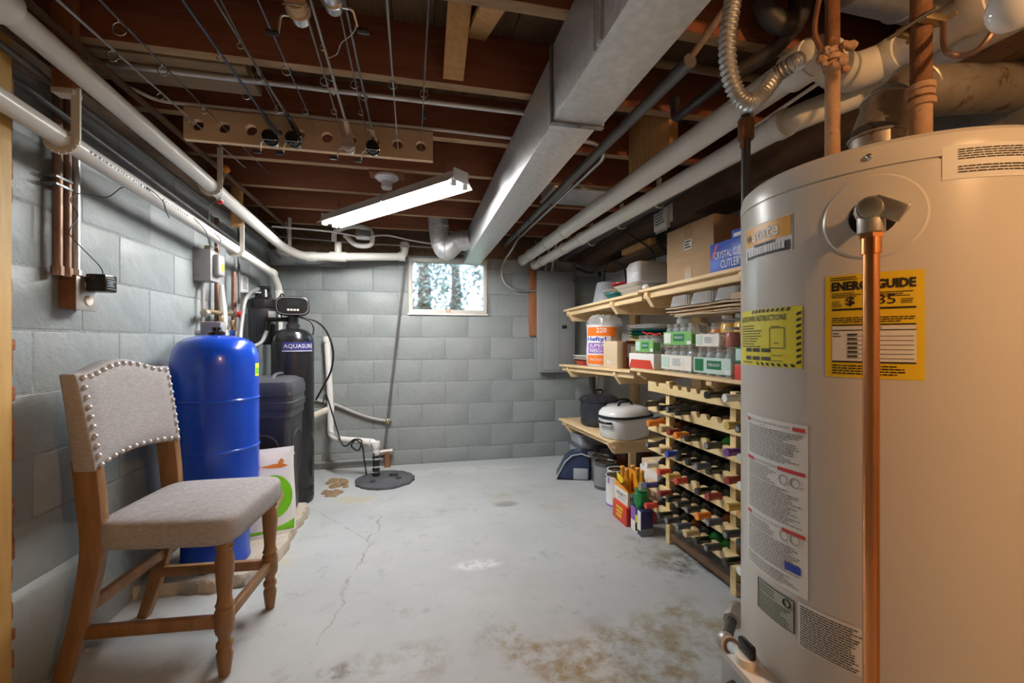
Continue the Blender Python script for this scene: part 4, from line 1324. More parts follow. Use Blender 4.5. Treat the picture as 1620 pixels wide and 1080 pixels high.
# ================================================================ fishing rod rack
RY = 1.925
hx = [at(px_, py_, Y=RY) for px_, py_ in ((312, 203), (354, 206), (397, 209), (437, 212), (473, 215), (517, 218), (555, 222), (592, 225), (629, 229), (666, 233))]
x0, x1 = at(290, 200, Y=RY).x, at(685, 235, Y=RY).x
zc = sum(q.z for q in hx) / len(hx)
zt, zb = JZ + .0, zc - .052
zm = (zt + zb) / 2 - .004
t = thing('rod_rack', 'orange brown wooden board with a row of holes for fishing rods', 'rod rack', ((x0 + x1) / 2, RY, zb))
def plate_holes(xs, x0, x1, z0, z1, zc, r, y0, y1, n=16):
    mb = MB()
    ed = [x0] + [(a + b) / 2 for a, b in zip(xs[:-1], xs[1:])] + [x1]
    for c, e0, e1 in zip(xs, ed[:-1], ed[1:]):
        ci, ou = [], []
        for k in range(n):
            a = 2 * PI * k / n + PI / 4
            dx, dz = math.cos(a), math.sin(a)
            sx = (e1 - c) if dx > 0 else (c - e0)
            sz = (z1 - zc) if dz > 0 else (zc - z0)
            m_ = max(abs(dx), abs(dz))
            ci.append((c + r * dx, zc + r * dz)); ou.append((c + dx / m_ * sx, zc + dz / m_ * sz))
        for y in (y0, y1):
            mb.add([(x, y, z) for x, z in ci] + [(x, y, z) for x, z in ou], [(k, (k + 1) % n, n + (k + 1) % n, n + k) for k in range(n)])
        mb.add([(x, y0, z) for x, z in ci] + [(x, y1, z) for x, z in ci], [(k, (k + 1) % n, n + (k + 1) % n, n + k) for k in range(n)])
    for a, b in (((x0, z0), (x1, z0)), ((x1, z0), (x1, z1)), ((x1, z1), (x0, z1)), ((x0, z1), (x0, z0))):
        mb.add([(a[0], y0, a[1]), (b[0], y0, b[1]), (b[0], y1, b[1]), (a[0], y1, a[1])], [(0, 1, 2, 3)], 1 if a[1] == z0 and b[1] == z0 else 0)
    return mb
plate_holes([q.x for q in hx], x0, x1, zb, zt, zm, .0225, RY, RY + .024).build('board', ['rack_board', 'rack_board'], t)

def rod(A, B, ext, tipside, thick, m, label, reel=None, reel_at=None, handle=None, guides=(.25, .5, .75), side=1):
    """A at the rack, B where the rod leaves the top of the picture; it goes on past B to the hooks behind"""
    A, B = V(A), V(B)
    d = (B - A).normalized()
    A2 = A - d * ext
    B2 = B + d * .75
    t = thing('fishing_rod', label, 'fishing rod', A, group='fishing rods under the joists')
    L = (B2 - A2).length
    n = 10
    rs = [thick * (1 - .72 * (k / n if tipside == 'B' else 1 - k / n)) for k in range(n + 1)]
    MB().tube([A2.lerp(B2, k / n) for k in range(n + 1)], rs, 8).build('rod_blank', m, t)
    s_ = d.cross(V((0, 0, 1))).normalized()
    u_ = s_.cross(d)
    for gk in guides:
        c = A.lerp(B, gk)
        f_ = gk if tipside == 'A' else 1 - gk
        r = .0055 + .012 * f_
        mbg = MB().torus(c - u_ * (r + .006), r, .0016, d, 16, 6)
        mbg.tube([c - d * .015, c - u_ * .006], .001, 5).tube([c + d * .015, c - u_ * .006], .001, 5)
        mbg.build('line_guide', 'chrome', t)
    if handle:
        h0, h1, hm = handle
        MB().tube([A.lerp(B, h0), A.lerp(B, (h0 + h1) / 2), A.lerp(B, h1)], [.011, .013, .008], 10).build('grip', hm, t)
    if reel:
        body, spoolm = reel
        c = A.lerp(B, reel_at)
        def W(a_, b_, c_): return c + d * a_ + s_ * b_ + u_ * c_
        rp = MB().tube([W(-.025, 0, -.010), W(.025, 0, -.010)], .005, 8).tube([W(0, 0, -.01), W(.0, 0, -.045)], .006, 8).tube([W(-.03, 0, -.055), W(-.02, 0, -.055), W(.012, 0, -.055)], [.008, .019, .020], 14).build('reel', body, t)
        sp_ = MB().tube([W(.012, 0, -.055), W(.016, 0, -.055), W(.02, 0, -.055), W(.044, 0, -.055), W(.05, 0, -.055)], [.026, .027, .022, .020, .024], 18).build('spool', spoolm, rp)
        arc = [W(.02 + .035 * math.sin(k * PI / 8), .031 * math.cos(k * PI / 8), -.055 - .018 * math.sin(k * PI / 8)) for k in range(9)]
        MB().tube(arc, .0017, 6).build('bail', 'chrome', rp)
        mbh = MB().tube(smoothpath([W(-.012, 0, -.055), W(-.012, .042 * side, -.055), W(-.03, .052 * side, -.09)], .01), .003, 6)
        mbh.build('crank', 'chrome', rp)
        MB().cyl(W(-.03, .05 * side, -.09), W(-.03, .078 * side, -.09), .007, seg=10).build('knob', 'reel_black', rp)
    return t, d
def RA(px_, py_): return at(px_, py_, Y=RY - .002)
def RH_(k, dx=0): return V((hx[k].x + dx, RY + .012, zm))      # the middle of a hole
def RB_(px_, z=1.87): return at(px_, 0, Z=z)
rod(RH_(0), RB_(91), .46, 'A', .0055, 'rod_silver', 'silver fishing rod with an orange bobber hanging from its tip', guides=(.12, .38, .72))
rod(RH_(1), RB_(158), .52, 'A', .0042, 'rod_dark', 'thin dark fishing rod threaded through the second hole from the jamb end', guides=(.25, .62, .9))
rod(RH_(3), RB_(289), .10, 'B', .0055, 'rod_blue', 'blue fishing rod with a silver spinning reel by the rack', ('reel_silver', 'matte_black'), .085, (-.04, .2, 'rod_dark'), (.45, .72))
rod(RH_(4), RB_(340), .08, 'B', .0050, 'rod_dark', 'dark fishing rod with a glossy black reel by the rack', ('reel_black', 'reel_black'), .09, (.0, .24, 'reel_black'), (.35, .6, .8))
rod(RA(459, 211), RB_(349, 1.855), -.02, 'A', .0030, 'rod_dark', 'slender fishing rod lying alongside the dark one with the black reel', guides=(.3, .6))
rod(RA(502, 212), RB_(408), -.03, 'A', .0042, 'rod_blue', 'bluish fishing rod whose tip ends just short of the rack', guides=(.02, .3, .65))
rod(RA(544, 222), RB_(478), -.012, 'A', .0050, 'rod_dark', 'fishing rod with a large golden spinning reel far from the rack', ('lid_tin', 'cork'), 1.04, (.94, 1.0, 'rod_dark'), (.35, .6))
rod(RH_(6), RB_(491, 1.88), .12, 'B', .0055, 'rod_silver', 'fishing rod with cork grip, tan reel and red and white bobber', ('reel_silver', 'reel_tan'), .075, (-.05, .24, 'cork'), (.62, .8))
rod(RH_(7), RB_(545), .14, 'B', .0050, 'rod_dark', 'fishing rod with short cork grip and a dark blue reel below the rack', ('reel_black', 'reel_black'), .07, (-.06, .16, 'cork'), (.25, .5))
rod(RA(580, 214), RB_(534, 1.885), -.03, 'A', .0046, 'rod_dark', 'fishing rod with a pale green spool far from the rack', ('reel_silver', 'lid_tin'), 1.09, (1.0, 1.06, 'reel_black'), (.3, .55), side=-1)
rod(RH_(8), RB_(612), .10, 'A', .0050, 'rod_silver', 'grey fishing rod hanging through the second last hole near the duct', guides=(.1, .2, .6))
rod(RH_(9), RB_(678), .10, 'A', .0042, 'rod_dark', 'thin grey fishing rod with a small blue lure clip near the duct', guides=(.55,))
# bobbers and lures on the lines
def bobber(p, r, top, low, label):
    t = thing('bobber', label, 'bobber', p - V((0, 0, r)))
    pr = [(r * math.sin(PI * k / 10), -r * math.cos(PI * k / 10)) for k in range(6)]
    MB().lathe(pr, Matrix.Translation(p), 14).build('lower_half', low, t)
    MB().lathe([(q[0], -q[1]) for q in pr[::-1]], Matrix.Translation(p), 14).build('upper_half', top, t)
    MB().cyl(p - V((0, 0, r * 1.25)), p + V((0, 0, r * 1.25)), r * .22, seg=8).build('stem', low, t)
pt = at(358, 268, Y=2.36)
bobber(pt, .017, 'bobber_orange', 'bobber_orange', 'round orange bobber dangling behind the rod rack')
one(MB().tube([at(352, 258, Y=2.36), pt + V((0, 0, .01)), at(352, 292, Y=2.25)], .0012, 5), 'fishing_line', 'line_thin', 'fishing line dangling around the orange bobber', 'fishing line')
pt = at(348, 318, Y=2.23)
bobber(pt, .013, 'bobber_white', 'bobber_red', 'small red and white bobber hanging in front of the upper white pipe')
one(MB().tube(spline([at(352, 291, Y=2.25), pt + V((0, 0, .01)), at(336, 322, Y=2.22), at(331, 338, Y=2.22), at(331, 350, Y=2.22)], 4), .0012, 5), 'fishing_line', 'line_thin', 'curled fishing line below the small red and white bobber', 'fishing line')
pt = at(528, 142, Y=1.62); pt.z -= .0
bobber(pt, .014, 'bobber_red', 'bobber_white', 'red topped white bobber clipped to the rod with cork grip')
pt = at(671, 181, Y=1.72)
one(MB().box(pt.x - .007, pt.x + .007, pt.y - .004, pt.y + .004, pt.z - .016, pt.z + .012), 'lure_clip', 'rod_blue', 'small blue lure clipped on the thin rod near the duct', 'lure', bevel=.003)
w = spline([at(557, 15, Z=1.84), at(563, 40, Z=1.84), at(556, 55, Z=1.84), at(540, 68, Z=1.84), at(533, 85, Z=1.84), at(520, 92, Z=1.84)], 6)
one(MB().tube(w, .0014, 5), 'fishing_line', 'line_thin', 'loose curl of fishing line between the two far reels', 'fishing line')

# ================================================================ pipes along the right side of the ceiling
q0, q1 = at(1092, 96, X=.79), at(798, 388, X=.79)
one(MB().cyl(q0, q0 + (q1 - q0) * ((3.8 - q0.y) / (q1.y - q0.y)), .021, seg=16).cyl(q0.lerp(q1, .66), q0.lerp(q1, .675), .025, seg=16), 'gas_pipe', 'iron_grey', 'dark grey iron pipe running beside the rectangular duct', 'pipe')
d_ = (q0 - q1).normalized()
a, b = at(1090, 95, X=.80), at(1175, -25, X=.80)
t = thing('hanger_rod', 'rusty rod with a hooked end above the dark iron pipe', 'rod', a)
MB().tube([a, b], .0095, 10).build('rod', 'rust_pale', t)
MB().torus(a, .017, .004, (1, .2, .1), 16, 6).build('hook', 'rust_pale', t)
pk_ = at(958, 246, X=.842)
w = smoothpath([V((.66, pk_.y + .02, JZ - .008)), V((.805, pk_.y + .01, JZ - .012)), V((pk_.x + .004, pk_.y, pk_.z)), at(818, 379, X=.842), V((at(806, 396, X=.84).x, 3.72, 1.86)), at(793, 418, Y=3.79), at(794, 444, Y=3.79), at(812, 459, Y=3.79), at(852, 460, Y=3.79)], .08)
one(MB().tube(w, .010, 10), 'bent_conduit', 'steel_conduit', 'bent grey conduit leading from the ceiling into the breaker panel', 'conduit')
# short black pipe with an upturned elbow
a, b = at(1145, 128, X=.95), at(1067, 190, X=.95)
one(MB().tube(smoothpath([a + (a - b) * .2, b, V((b.x, b.y, b.z + .07))], .03), .015, 12).cyl(V((b.x, b.y, b.z + .05)), V((b.x, b.y, b.z + .08)), .019, seg=12), 'black_pipe', 'black_iron', 'short black pipe with an upturned elbow beside the yellow wood block', 'pipe')
# the two parallel white pipes
P1f, P1n = at(819, 417, X=.950), at(1268, 104, X=.950)
P1f = P1f + (P1f - P1n) * ((3.785 - P1f.y) / (P1f.y - P1n.y))
s1_ = at(1335, 120, T=1.15); s2_ = at(1393, 100, T=1.15); s3_ = at(1640, -28, X=s2_.x); s3_.z = max(s3_.z, s2_.z - .01)
t = thing('waste_pipe', 'thick white waste pipe with elbows passing above the water heater', 'pipe', P1n)
MB().tube([P1f, P1n], .041, 24).build('pipe', 'pvc', t)
MB().tube(smoothpath([P1n, P1n + (P1n - P1f).normalized() * .05, s1_, s2_, s2_ + (s3_ - s2_) * .12], .05), .046, 24).build('double_elbow', 'pvc', t)
MB().tube([s2_, s3_ + (s3_ - s2_) * 1.0], .042, 24).build('pipe', 'pvc', t)
dd = (P1n - P1f).normalized()
coupling(t, P1n + dd * .0, dd, .049, .07, 'pvc')
coupling(t, s2_ + (s3_ - s2_).normalized() * .03, s3_ - s2_, .049, .06, 'pvc')
coupling(t, s2_ + (s3_ - s2_) * .72, s3_ - s2_, .049, .05, 'pvc')
for px_ in (893, 866, 840):
    c = at(px_, 400, X=.950); k_ = (c.y - P1f.y) / (P1n.y - P1f.y)
    coupling(t, P1f.lerp(P1n, k_), dd, .046, .035, 'pvc')
MB().lathe([(.047, -.02), (.047, .02), (.03, .026), (0, .026)], Matrix.Translation(P1f) @ V((0, 0, 1)).rotation_difference(-dd).to_matrix().to_4x4(), 24).build('end_cap', 'pvc', t)
P2f, P2n = at(838, 424, X=1.06), at(1250, 190, X=1.06)
P2f = P2f + (P2f - P2n) * ((3.77 - P2f.y) / (P2f.y - P2n.y))
d2 = (P2n - P2f).normalized()
t = thing('waste_pipe', 'thinner white pipe running parallel below the thick waste pipe', 'pipe', P2n)
MB().tube(smoothpath([P2f, P2n, V((1.292, .955, 1.772)), V((1.292, -.2, 1.755))], .07), .036, 24).build('pipe', 'pvc', t)
for px_ in (920, 893, 858, 1238):
    c = at(px_, 400, X=1.06); k_ = (c.y - P2f.y) / (P2n.y - P2f.y)
    coupling(t, P2f.lerp(P2n, k_), d2, .041, .035, 'pvc')
MB().lathe([(.042, -.02), (.042, .02), (.03, .026), (0, .026)], Matrix.Translation(P2f) @ V((0, 0, 1)).rotation_difference(-d2).to_matrix().to_4x4(), 24).build('end_cap', 'pvc', t)
# dark pipe under the sill beam with shiny straps, cables next to it
a, b = at(1185, 235, X=1.34), at(905, 400, X=1.34)
b = a + (b - a) * ((3.78 - a.y) / (b.y - a.y)); a2 = a - (b - a) * .25
t = thing('drain_line', 'black iron pipe with shiny straps hung under the beam on the right', 'pipe', b)
MB().tube([a2, b], .030, 16).build('pipe', 'black_iron', t)
for k_ in (.50, .72, .30):
    c = a.lerp(b, k_)
    MB().torus(c, .033, .006, b - a, 20, 6).build('strap', 'galv', t)
    MB().box(c.x - .004, c.x + .004, c.y - .02, c.y + .02, c.z + .02, JZ).build('strap_tail', 'galv', t)
for i, (p_, q_, X_, r, m, lb) in enumerate((((1300, 128), (870, 415), 1.20, .006, 'cable_white', 'white cable stretched beside the lower white pipe'),
                                   ((1290, 165), (880, 410), 1.30, .005, 'cable_grey', 'grey cable stretched beside the black iron pipe'),
                                   ((1260, 180), (930, 405), 1.42, .006, 'cord_black', 'black cable stapled along the underside of the beam'))):
    a, b = at(*p_, X=X_), at(*q_, X=X_)
    b = a + (b - a) * ((3.75 - a.y) / (b.y - a.y))
    m_ = a.lerp(b, .5) - V((0, 0, .015))
    one(MB().tube(spline([a, m_, b], 6), r, 8), 'ceiling_cable', m, lb, 'cable')
# wide brown plank fixed below the beam, and a short board on it
p0, p1 = at(1035, 400, X=1.66), at(930, 425, X=1.66)
one(MB().box(1.52, XR - .005, 2.25, 3.55, 1.655, 1.68), 'ledge_plank', 'beam_wood', 'rough brown plank fixed under the beam above the shelves', 'plank', bevel=.003)
pb = at(1005, 388, X=1.47)
one(MB().box(1.488, 1.535, 2.55, 2.95, 1.6795, 1.722), 'short_board', 'new_wood', 'short piece of clean lumber resting at the edge of the brown plank', 'board', bevel=.003)
# cable splitter on the beam
p = at(1048, 348, X=1.49)
t = thing('cable_splitter', 'white plastic cable splitter box with black leads under the beam', 'splitter', V((1.5, p.y, p.z - .06)))
MB().box(1.472, 1.50, p.y - .07, p.y + .07, p.z - .06, p.z + .075).build('body', 'foam_white', t, bevel=.004)
MB().box(1.495, 1.502, p.y - .095, p.y - .06, p.z - .03, p.z + .09).build('mounting_flange', 'foam_white', t, bevel=.002)
mb = MB(); rg = random.Random(9)
fine_print(mb, lambda u, v: V((1.4715, p.y + .055 - u, v)), 0, .11, p.z - .03, p.z + .06, 5, rg)
mb.build('print', 'ink', t, kind='stuff')
MB().box(1.4705, 1.472, p.y + .02, p.y + .032, p.z - .032, p.z - .02).build('indicator', 'bag_green', t)
for k in range(6):
    yy = p.y + .06 - k * .022
    MB().cyl(V((1.486, yy, p.z - .075)), V((1.486, yy, p.z - .055)), .006, seg=8).build('connector', 'galv', t)
    w = spline([V((1.486, yy, p.z - .07)), V((1.49, yy - .01, p.z - .14)), V((1.52, yy - .05 - k * .01, p.z - .2 - .02 * (k % 3))), V((1.60, yy - .02 + .05 * (k % 2), p.z - .30)), V((1.69, yy + .1, p.z - .33))], 4)
    MB().tube(w, .0042, 6).build('lead', 'cord_black', t)
# black cables drooping on the wall between panel and shelf
w = spline([at(985, 362, X=1.47), at(1010, 380, X=1.475), at(1030, 395, X=1.48), at(1036, 412, X=1.53), at(1034, 430, X=1.70)], 5)
one(MB().tube(w, .005, 8), 'wall_cable', 'cord_black', 'black cable drooping behind the short lumber board', 'cable')
w = spline([at(956, 462, X=1.55), at(956, 440, X=1.48), at(957, 425, X=1.46), at(968, 415, X=1.46), at(985, 420, X=1.46), at(990, 438, X=1.50), at(991, 452, X=1.62), at(993, 458, X=1.715)], 6)
one(MB().tube(w, .006, 8), 'wall_cable', 'cord_black', 'loop of black cable standing above the grey bin', 'cable')
w = spline([at(912, 425, Y=3.74), at(935, 432, Y=3.75), at(945, 425, Y=3.7), at(950, 437, Y=3.6)], 6)
one(MB().tube(w, .014, 8), 'wall_cable', 'black_iron', 'thick black service cable beside the breaker panel', 'cable')

# ================================================================ breaker panel
bx0, bx1 = at(849, 500, Y=3.75).x, at(909, 500, Y=3.75).x
bz0, bz1 = at(849, 589, Y=3.75).z, at(849, 428, Y=3.75).z
one(MB().box(at(837, 500, Y=YB - .01).x, bx0 + .016, YB - .025, YB, at(838, 531, Y=3.8).z, at(838, 420, Y=3.8).z), 'backer_board', 'block_wood', 'reddish wooden backer board behind the breaker panel', 'board', bevel=.002)
t = thing('breaker_panel', 'tall grey metal breaker panel on the back wall', 'electrical panel', ((bx0 + bx1) / 2, 3.8, bz0))
MB().box(bx0 + .015, bx1 - .012, 3.752, YB + .004, bz0 + .015, bz1 - .015).build('cabinet', 'panel_grey', t, bevel=.004)
MB().box(bx0, bx1, 3.744, 3.752, bz0, bz1).build('cover', 'panel_grey', t, bevel=.002)
dz1 = at(860, 455, Y=3.74).z
dx0, dx1 = at(862, 500, Y=3.74).x, at(905, 500, Y=3.74).x
MB().box(dx0, dx1, 3.738, 3.745, bz0 + .02, dz1).build('door', 'panel_grey', t, bevel=.0015)
md = at(885, 500, Y=3.74).x
MB().box(md - .001, md + .001, 3.7365, 3.7385, bz0 + .02, dz1).build('door_seam', 'panel_dark', t)
lx, lz = at(893, 517, Y=3.735).x, at(893, 517, Y=3.735).z
MB().box(lx - .022, lx + .022, 3.732, 3.739, lz - .014, lz + .014).build('latch', 'matte_black', t, bevel=.002)
for sx in (bx0 + .012, bx1 - .012):
    for z_ in (bz1 - .08, bz0 + .10):
        MB().cyl(V((sx, 3.744, z_)), V((sx, 3.740, z_)), .006, seg=8).build('screw', 'chrome', t)
for i, (dx, h) in enumerate(((.04, .10), (.09, .14), (.20, .12), (.15, .08))):
    MB().tube(spline([V((bx0 + dx, 3.79, bz1 - .02)), V((bx0 + dx + .01, 3.79, bz1 + h * .5)), V((bx0 + dx + (.05 if i % 2 else -.04), 3.79, JZ))], 4), .008, 8).build('feed_cable', 'cable_white' if i % 2 else 'cable_grey', t)
# ================================================================ wall shelves on the right
SX0 = 1.27
def shelf(label, xf0, xf1, y0, y1, z0, z1, brackets, depth_x=XR - .0415, lip=True, drop=.085):
    """y0 near end, y1 far end; front edge x may differ at the ends; z0 near, z1 far"""
    t = thing('wall_shelf', label, 'shelf', ((xf0 + depth_x) / 2, (y0 + y1) / 2, min(z0, z1) - .12), group='pine shelves on the right wall')
    th = .016
    nb = 3
    for k in range(nb):                # boards side by side
        f0, f1 = k / nb, (k + 1) / nb
        g = .0012
        A0, A1 = xf0 + (depth_x - xf0) * f0 + g, xf0 + (depth_x - xf0) * f1 - g
        B0, B1 = xf1 + (depth_x - xf1) * f0 + g, xf1 + (depth_x - xf1) * f1 - g
        mb = MB().add([(A0, y0, z0 - th), (A1, y0, z0 - th), (B1, y1, z1 - th), (B0, y1, z1 - th), (A0, y0, z0), (A1, y0, z0), (B1, y1, z1), (B0, y1, z1)],
                      [(0, 3, 2, 1), (4, 5, 6, 7), (0, 1, 5, 4), (1, 2, 6, 5), (2, 3, 7, 6), (3, 0, 4, 7)])
        mb.build('board', 'pine', t, bevel=.0015)
    if lip:
        MB().beam((xf0 + .045, y0 + .005, z0 - th - .018), (xf1 + .045, y1 - .005, z1 - th - .018), .03, .036).build('front_rail', 'pine', t, bevel=.002)
    for yb_ in brackets:
        k = (yb_ - y0) / (y1 - y0)
        xf = xf0 + (xf1 - xf0) * k; z = z0 + (z1 - z0) * k - th
        poly = [(xf + .012, z), (xf + .012, z - .022), (xf + .055, z - drop), (depth_x, z - drop), (depth_x, z)]
        M_ = Matrix(((1, 0, 0, 0), (0, 0, 1, 0), (0, 1, 0, 0), (0, 0, 0, 1)))
        MB().prism(poly, yb_ - .019, yb_ + .019, M_).build('bracket', 'pine', t, bevel=.0015)
    return t
shelf('upper pine shelf holding the cardboard box and cutlery carton', 1.265, 1.265, 1.03, 2.30, 1.352, 1.347, (2.24, 1.5))
shelf('upper pine shelf holding the grey tub and foam plates', 1.26, 1.235, 2.30, 3.52, 1.338, 1.318, (2.66, 3.44))
shelf('middle pine shelf above the wine rack packed with jar cartons', 1.265, 1.265, 1.03, 2.40, .895, .892, (2.32, 1.70), lip=False, drop=.046)
shelf('middle pine shelf holding the bag of foam plates', 1.262, 1.225, 2.40, 3.60, .878, .852, (2.62, 3.45))
shelf('lower pine shelf holding the enamel pots', 1.27, 1.21, 2.66, 3.57, .392, .392, (2.74, 3.46))
for yy, zt_ in ((3.15, 1.32), (2.35, 1.34)):
    one(MB().box(XR - .042, XR, yy - .045, yy + .045, 0, zt_), 'shelf_upright', 'pine', 'pine upright against the wall behind the %s' % ('enamel pots' if yy > 3 else 'jar cartons and wine rack'), 'post', bevel=.002)
one(MB().box(1.44, 1.48, 2.72, 2.76, 0, .294), 'shelf_prop', 'pine', 'short pine leg under the lower shelf behind the paint cans', 'post', bevel=.002)

# ================================================================ wine rack
RX = 1.27
rz = [.83, .722, .614, .506, .398, .290, .182]
PITCH = .072
post_y = [2.022, 1.545, 1.07]
def slots():
    ys = [2.106]
    for a in (2.022, 1.545):
        ys += [a - .045 - PITCH * k for k in range(6)]
    return ys
SLOT = slots()
wr = thing('wine_rack', 'tall pine wine rack with scalloped rails below the jar shelf', 'wine rack', (RX + .15, 1.6, 0))
for y in post_y:
    for x in (RX + .018, RX + .245):
        MB().box(x, x + .036, y, y + .034, 0, .842).build('post', 'pine_rack', wr, bevel=.002)
def rail(wt, wb, dp, h):
    """scalloped rail along y: notches wt wide at the top, wb at the bottom, dp deep; top at z = 0"""
    y0, y1 = 2.20, 1.02
    pts = [(y0, 0)]
    for c in sorted(SLOT, reverse=True):
        pts += [(c + wt, 0), (c + wb, -dp), (c - wb, -dp), (c - wt, 0)]
    pts += [(y1, 0)]
    mb = MB()
    for (ya, za), (yb_, zb_) in zip(pts[:-1], pts[1:]):
        v = [(0, ya, -h), (0, yb_, -h), (0, yb_, zb_), (0, ya, za), (.018, ya, -h), (.018, yb_, -h), (.018, yb_, zb_), (.018, ya, za)]
        mb.add(v, [(0, 1, 2, 3), (7, 6, 5, 4), (3, 2, 6, 7), (1, 0, 4, 5)])
    mb.quad((0, y0, -h), (0, y0, 0), (.018, y0, 0), (.018, y0, -h))
    mb.quad((0, y1, -h), (.018, y1, -h), (.018, y1, 0), (0, y1, 0))
    return mb
# the front rail carries the necks, the lower rear rail the bodies
for x, dz, args in ((RX, 0, (.019, .009, .020, .052)), (RX + .165, -.0235, (.030, .018, .0165, .040))):
    r_ = None
    for z in rz:
        if r_ is None: o = r_ = rail(*args).build('rail', 'pine_rack', wr, local=True)
        else: o = r_.copy(); COL.objects.link(o)
        o.location = V((x, 0, z + dz)) - V((RX + .15, 1.6, 0))
for x in (RX + .02,):
    MB().box(x, x + .02, 1.0, 2.02, .03, .062).build('low_dark_bar', 'beam_wood', wr, bevel=.002)  # bar near the floor along the rack, darker than the posts
# bottles: neck towards the aisle (-X)
def bottle(kind, cap, label, group):
    t = thing('wine_bottle', label, 'wine bottle', (0, 0, 0), group=group)
    Mx = Matrix.Rotation(-PI / 2, 4, 'Y')      # local +z of the profile to -X
    R = .035
    if kind == 'champagne':
        pr = [(.012, .0), (.030, .0), (.036, .006), (.037, .02), (.037, .14), (.034, .18), (.026, .225), (.017, .26), (.0145, .285)]
    elif kind == 'burgundy':
        pr = [(.012, .0), (.027, .0), (.0345, .006), (.0355, .02), (.0355, .15), (.032, .18), (.023, .21), (.0155, .235), (.0138, .255)]
    else:
        pr = [(.012, .0), (.027, .0), (.034, .006), (.0348, .02), (.0348, .185), (.032, .20), (.024, .212), (.0155, .222), (.0138, .235)]
    body = {'green': 'bottle_green', 'brown': 'bottle_brown', 'pale': 'bottle_pale'}.get(kind, 'bottle_dark')
    pr2 = pr + [(.0136, .27)]
    MB().lathe(pr2, Mx, 20).build('glass', body, t, local=True)
    cm = CAPS[cap]
    if kind == 'champagne':
        MB().lathe([(.027, .222), (.0185, .258), (.0165, .285), (.019, .29), (.0185, .305), (.016, .315), (0, .316)], Mx, 18).build('foil', cm, t, local=True)
    else:
        MB().lathe([(.0146, .236), (.0148, .285), (.0162, .288), (.0162, .30), (.0155, .303), (.0, .3035)], Mx, 16).build('capsule', cm, t, local=True)
        if cap in ('grey', 'slate', 'black'):
            MB().lathe([(.0100, .3036), (.0100, .3042), (0, .3042)], Mx, 12).build('capsule_disc', 'bottle_dark' if cap == 'black' else 'vinyl_grey', t, local=True)
    return t
KINDS = {}
RAILS = ['top rail', 'second rail down', 'third rail down', 'fourth rail down', 'fifth rail down', 'sixth rail down', 'lowest rail']
def bname(cap, kind):
    nm = {'darkred': 'dark red', 'slate': 'slate blue'}.get(cap, cap)
    return {'champagne': 'champagne bottle with %s foil', 'green': 'green wine bottle with %s capsule', 'brown': 'amber wine bottle with %s capsule', 'pale': 'clear wine bottle with %s capsule',
            'burgundy': 'sloping dark wine bottle with %s capsule'}.get(kind, 'dark wine bottle with %s capsule') % nm
def put_bottle(row, lst, i):
    it = lst[i]
    slot, cap, kind = it[0], it[1], it[2] if len(it) > 2 else 'bordeaux'
    label = bname(cap, kind) + ", rack's " + RAILS[row]
    same = [q for q in lst if q[1] == cap and (q[2] if len(q) > 2 else 'bordeaux') == kind]
    if len(same) > 1:
        nb = {'darkred': 'dark red', 'slate': 'slate blue'}
        prev = lst[i - 1][1] if i else None
        nxt = lst[i + 1][1] if i + 1 < len(lst) else None
        if prev is None: label += ', overhanging end'
        elif prev != cap: label += ', next after the %s one' % nb.get(prev, prev)
        elif nxt and nxt != cap: label += ', next before the %s one' % nb.get(nxt, nxt)
        else: label += ', heater end'
    key = (kind, cap)
    loc = V((RX + .237 + R3.uniform(-.006, .006), SLOT[slot], rz[row] - .0048))
    if key not in KINDS:
        t = bottle(kind, cap, label, 'wine bottles lying in the rack')
        KINDS[key] = t
        t.location = loc
    else:
        t = dup(KINDS[key], loc, None, label)
    if kind == 'champagne': t.location += V((.026, 0, .007))
    t.rotation_euler = (0, math.radians(R3.uniform(-.3, .3)), math.radians(R3.uniform(-.7, .7)))
B_ = 'black'
ROWS = [
    [(6, B_), (7, 'white')],
    [(0, B_), (1, B_), (2, 'grey'), (3, B_), (7, 'gold'), (8, 'grey')],
    [(0, 'orange', 'champagne'), (1, 'tan', 'brown'), (2, 'darkred'), (3, 'orange'), (4, B_, 'burgundy'), (6, 'grey', 'green'), (7, 'purple'), (8, 'clear', 'pale')],
    [(0, 'grey', 'burgundy'), (1, 'tan'), (2, 'blue', 'burgundy'), (3, B_), (4, B_), (5, 'slate'), (6, B_), (7, 'darkred'), (8, 'white')],
    [(0, 'white'), (1, 'red'), (2, 'gold'), (3, 'red', 'burgundy'), (5, B_), (6, 'darkred'), (7, 'gold'), (8, 'copper')],
    [(0, 'navy'), (1, 'darkred'), (2, B_), (3, 'grey'), (4, 'grey'), (5, 'orange'), (6, 'slate', 'brown'), (7, 'grey', 'green'), (8, B_)],
    [(0, 'red'), (1, B_), (2, 'grey'), (3, 'slate', 'brown'), (4, 'tan'), (5, B_, 'green'), (6, 'grey', 'green'), (7, B_), (8, 'white')],
]
for r, lst in enumerate(ROWS):
    for i in range(len(lst)):
        put_bottle(r, lst, i)

# ================================================================ things on the shelves
def carton(name, label, x0, x1, y0, y1, z0, z1, m, group=None, cat='box', bevel=.002):
    t = thing(name, label, cat, ((x0 + x1) / 2, (y0 + y1) / 2, z0), group=group)
    MB().box(x0, x1, y0, y1, z0, z1).build('carton', m, t, bevel=bevel)
    return t
